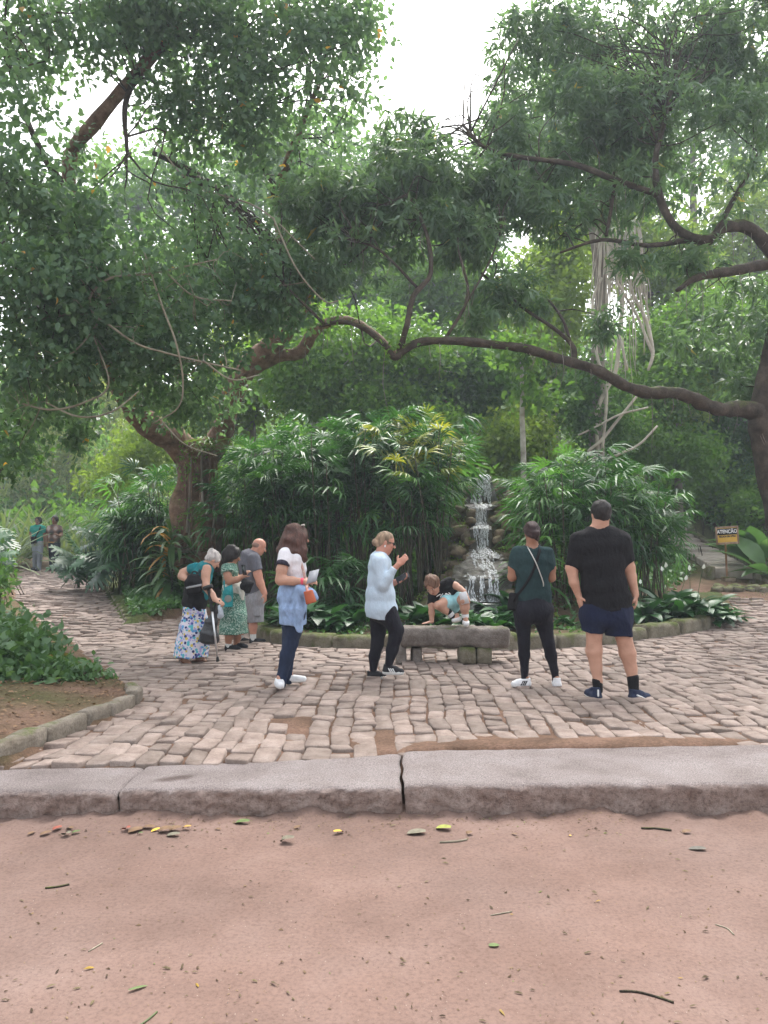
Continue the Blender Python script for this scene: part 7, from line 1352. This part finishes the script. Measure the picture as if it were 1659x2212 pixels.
f.B.rings(tor, ub, .03, -.012).chain(la, .03).chain(ra, .03).chain(ll, .03).chain(rl_, .03)
f.hand(P(790, 990, -.10), (-.95, -.2, -.16), (-.15, -.1, 1), -1, .05, .78, .25); f.hand(P(1085, 712, -.16), (.45, -.3, -.75), (.7, -.5, .3), -1, .7, .78)
T_ = SDF().rings(tor, ub, .03, .006, False, True); T_.chain(L((805, 745, -.055, 46), (790, 838, -.075, 38)), .04, True); T_.chain(L((945, 655, -.01, 44), (985, 655, -.04, 38)), .04, True); T_.cone(P(830, 690, -.06), P(848, 700, -.04), 34 * m, 40 * m, sub=True); ts = f.part('t_shirt', T_, MC['black_tshirt'], (.006, 40., 5))
for k, (a, b) in enumerate((((835, 762), (868, 742)), ((868, 765), (890, 738)), ((905, 758), (925, 735)), ((915, 735), (945, 745)), ((945, 728), (962, 742)))): f.part('print_stroke', SDF().chain([(P(*a, -.105), .007), (P(*b, -.10), .007)]), m_whitesole, h=.005, parent=ts)
m_aqua = cloth('aqua_shorts', (.33, .60, .64), 20, .85, .9); S_ = SDF().chain(L((985, 805, .06, 74), (925, 812, -.06, 70), (900, 815, -.11, 58)), .04, True); S_.chain(L((1010, 800, .09, 74), (1050, 785, -.03, 68), (1075, 790, -.10, 62)), .04, True); S_.cone(P(975, 800, .09), P(1015, 795, .11), 76 * m, 76 * m, .03); S_.chain(L((985, 830, .04, 50), (1000, 880, .02, 34)), .05); f.part('shorts', S_, m_aqua, (.006, 36., 4))
m_stripe_sock = M('sock_stripe', [(.65, .65, .66)], 9, .8)
for a, b in (((942, 902, -.105), (985, 952, -.09)), ((1091, 908, -.125), (1095, 972, -.12))):
    sk_ = f.part('sock', SDF().chain([(P(*a), 32 * m), (P(*b), 27 * m)], .01), m_black); A, B_ = P(*a), P(*b)
    for t in (.38, .6): f.part('sock_stripe', SDF().cone(A + (B_ - A) * t, A + (B_ - A) * (t + .11), 33 * m, 32 * m, .01, True), m_stripe_sock, h=.006, parent=sk_)
m_shoe_b = cloth('white_leather', (.70, .70, .70), 30, .5, .93); f.shoe(P(1058, 985, -.07), P(968, 1008, -.15), m_shoe_b, M('cream_sole', [(.58, .54, .46)], 9, .6), .058, .036); f.shoe(P(1090, 1012, -.08), P(1108, 1044, -.22), m_shoe_b, m_whitesole, .062, .036)
f.hair_cap(.10, mat=m_hlbrown, back=-.35, fold=(.010, 70., 4)); f.features(m_hlbrown); boy = f.finish()
V, F = box((0, 0, 0), (.05, .004, .075), np.stack([nrm((.85, -.4, .2)), nrm((.3, .9, .1)), nrm((-.25, .0, .95))], -1)); thing_mesh('paper', 'folded white paper in the hand of the boy on the bench', 'paper', new_mesh('paper', V, F), M('white_paper', [(.7, .7, .72)], 9, .6), P(1082, 775, -.23))
# ================= the two men coming up the path
def far_man(label, cx, skin, hair, shirt, trous, sx, base_y, waist, lean=0, extra=None):
    f = Fig(label, R4, 25.2, (cx, base_y), skin, .012, .013); P, L, m = f.P, f.L, f.m; f.hd = 36
    f.head(cx + 6, 355 if sx < 0 else 347, 0, 37, 186, 4); f.neck(cx + 4, 392, .0, 17, 20); t0 = 396
    tor = [(P(cx + 3, 392), 24 * m, .07), (P(cx + 2, 404), 50 * m, .10), (P(cx + 2, 440), 54 * m, .12), (P(cx, 490), 47 * m, .115), (P(cx - 2, waist), 48 * m, .12)]
    ll = L((cx - 20, waist, 0, 30), (cx - 20, 640, -.06, 22), (cx - 22, 700, .02, 20), (cx - 24, 765, .06, 15)); rl = L((cx + 22, waist, 0, 30), (cx + 20, 640, -.10, 22), (cx + 16, 700, -.08, 20), (cx + 12, 770, -.12, 15))
    la = L((cx - 46, 415, 0, 16), (cx - 60, 480, .0, 14), (cx - 62, 530, -.04, 12), (cx - 56, 575, -.08, 9)) if sx > 0 else L((cx - 46, 415, 0, 16), (cx - 60, 460, .03, 14), (cx - 54, 500, -.05, 11), (cx - 40, 530, -.14, 9)); ra = L((cx + 50, 415, 0, 16), (cx + 62, 470, .0, 14), (cx + 50, 485, -.16, 11), (cx + 34, 478, -.22, 9)) if sx > 0 else L((cx + 50, 415, 0, 16), (cx + 62, 480, .0, 14), (cx + 62, 540, -.04, 10))
    f.B.rings(tor, X3, .03, -.015).chain(ll, .03, grow=-.012).chain(rl, .03, grow=-.012).chain(la, .03).chain(ra, .03); f.hand(la[-1][0], la[-1][0] - la[-2][0], (-.8, -.4, .1), -1, .5, 1.05); f.hand(ra[-1][0], ra[-1][0] - ra[-2][0], (.5, -.6, .3), 1, .5, 1.05)
    T_ = SDF().rings(tor, X3, .03, .004, False, True); T_.chain([(la[0][0], 20 * m), (la[0][0] * .35 + la[1][0] * .65, 18 * m)], .04, True).chain([(ra[0][0], 20 * m), (ra[0][0] * .35 + ra[1][0] * .65, 18 * m)], .04, True); f.part('shirt', T_, shirt, (.008, 24., 3)); f.part('trousers', SDF().chain(ll, .03, grow=.006).chain(rl, .03, grow=.006).rings([(P(cx - 1, waist - 12), 47 * m, .12), (P(cx, waist + 30), 50 * m, .125)], X3, .03), trous, (.008, 26., 4))
    for p in (P(cx - 24, 780, .08), P(cx + 12, 788, -.10)): f.shoe(p, p + [0, -.27, .0], m_blackshoe, m_rubber, .09, .046)
    f.hair_cap(.09, mat=hair, back=-.3); f.features(m_hblack); return f
def plaid():
    m_, n, out = mat_new('checked_shirt'); c = coord(n, 'obj'); sx = n.nodes.new('ShaderNodeSeparateXYZ'); n.links.new(c, sx.inputs[0]); fs = []
    for ax, fr in (('X', 26.), ('Z', 24.)):
        a = n.nodes.new('ShaderNodeMath'); a.operation = 'MULTIPLY'; n.links.new(sx.outputs[ax], a.inputs[0]); a.inputs[1].default_value = fr; b = n.nodes.new('ShaderNodeMath'); b.operation = 'SINE'; n.links.new(a.outputs[0], b.inputs[0]); fs.append(b.outputs[0])
    s = n.nodes.new('ShaderNodeMath'); s.operation = 'ADD'; n.links.new(fs[0], s.inputs[0]); n.links.new(fs[1], s.inputs[1]); s2 = n.nodes.new('ShaderNodeMath'); s2.operation = 'MULTIPLY_ADD'; n.links.new(s.outputs[0], s2.inputs[0]); s2.inputs[1].default_value = .25; s2.inputs[2].default_value = .5
    col = ramp(n, s2.outputs[0], [(.1, (.05, .045, .045)), (.4, (.11, .07, .06)), (.6, (.2, .12, .10)), (.85, (.36, .30, .28))]); principled(n, out, col, .85, None, .2); return m_
f = far_man('man in teal t-shirt and grey trousers coming up the path', 325, m_skin3, m_hblack, cloth('teal_tshirt', (.012, .20, .16)), cloth('grey_trousers', (.24, .26, .31)), -1, 785, 545); f.finish(); P, m = f.P, f.m
ob = P(292, 520, -.16); S_ = SDF().rings([(P(292, 495, -.17), 24 * m, .05), (P(292, 548, -.17), 24 * m, .05)], X3, .02); bag = thing_mesh('shoulder_bag', 'black bag slung across the man in the teal t-shirt', 'bag', S_, m_black, ob, .012); ribbon('strap', [P(350, 398, -.10), P(340, 430, -.145), P(318, 470, -.145), P(302, 500, -.16)], .035, .006, m_black, ob, parent=bag)
f = far_man('man in checked shirt and dark trousers coming up the path', 468, m_skin3, m_hblack, plaid(), cloth('dark_trousers', (.02, .022, .035)), 1, 780, 548); P, m = f.P, f.m; f.part('hem', SDF().rings([(P(466, 532), 49 * m, .126), (P(466, 546), 49 * m, .126)], X3, .01, 0, True, True), cloth('orange_hem', (.36, .12, .04))); f.finish()
# ------------------------------------------------------------------ thin even haze, added to stand in for glare over the canopy
V, F = box((0, 0, 0), (301, 301, 26)); V = V + np.array([0, 0, 22.])
m, n, out = mat_new('haze'); pv = n.nodes.new('ShaderNodeVolumePrincipled'); pv.inputs['Color'].default_value = (.78, .89, 1, 1); pv.inputs['Density'].default_value = .0018; pv.inputs['Anisotropy'].default_value = .3
n.links.new(pv.outputs[0], out.inputs['Volume'])
hz = obj('haze', new_mesh('haze', V, F), m); hz['kind'] = 'stuff'
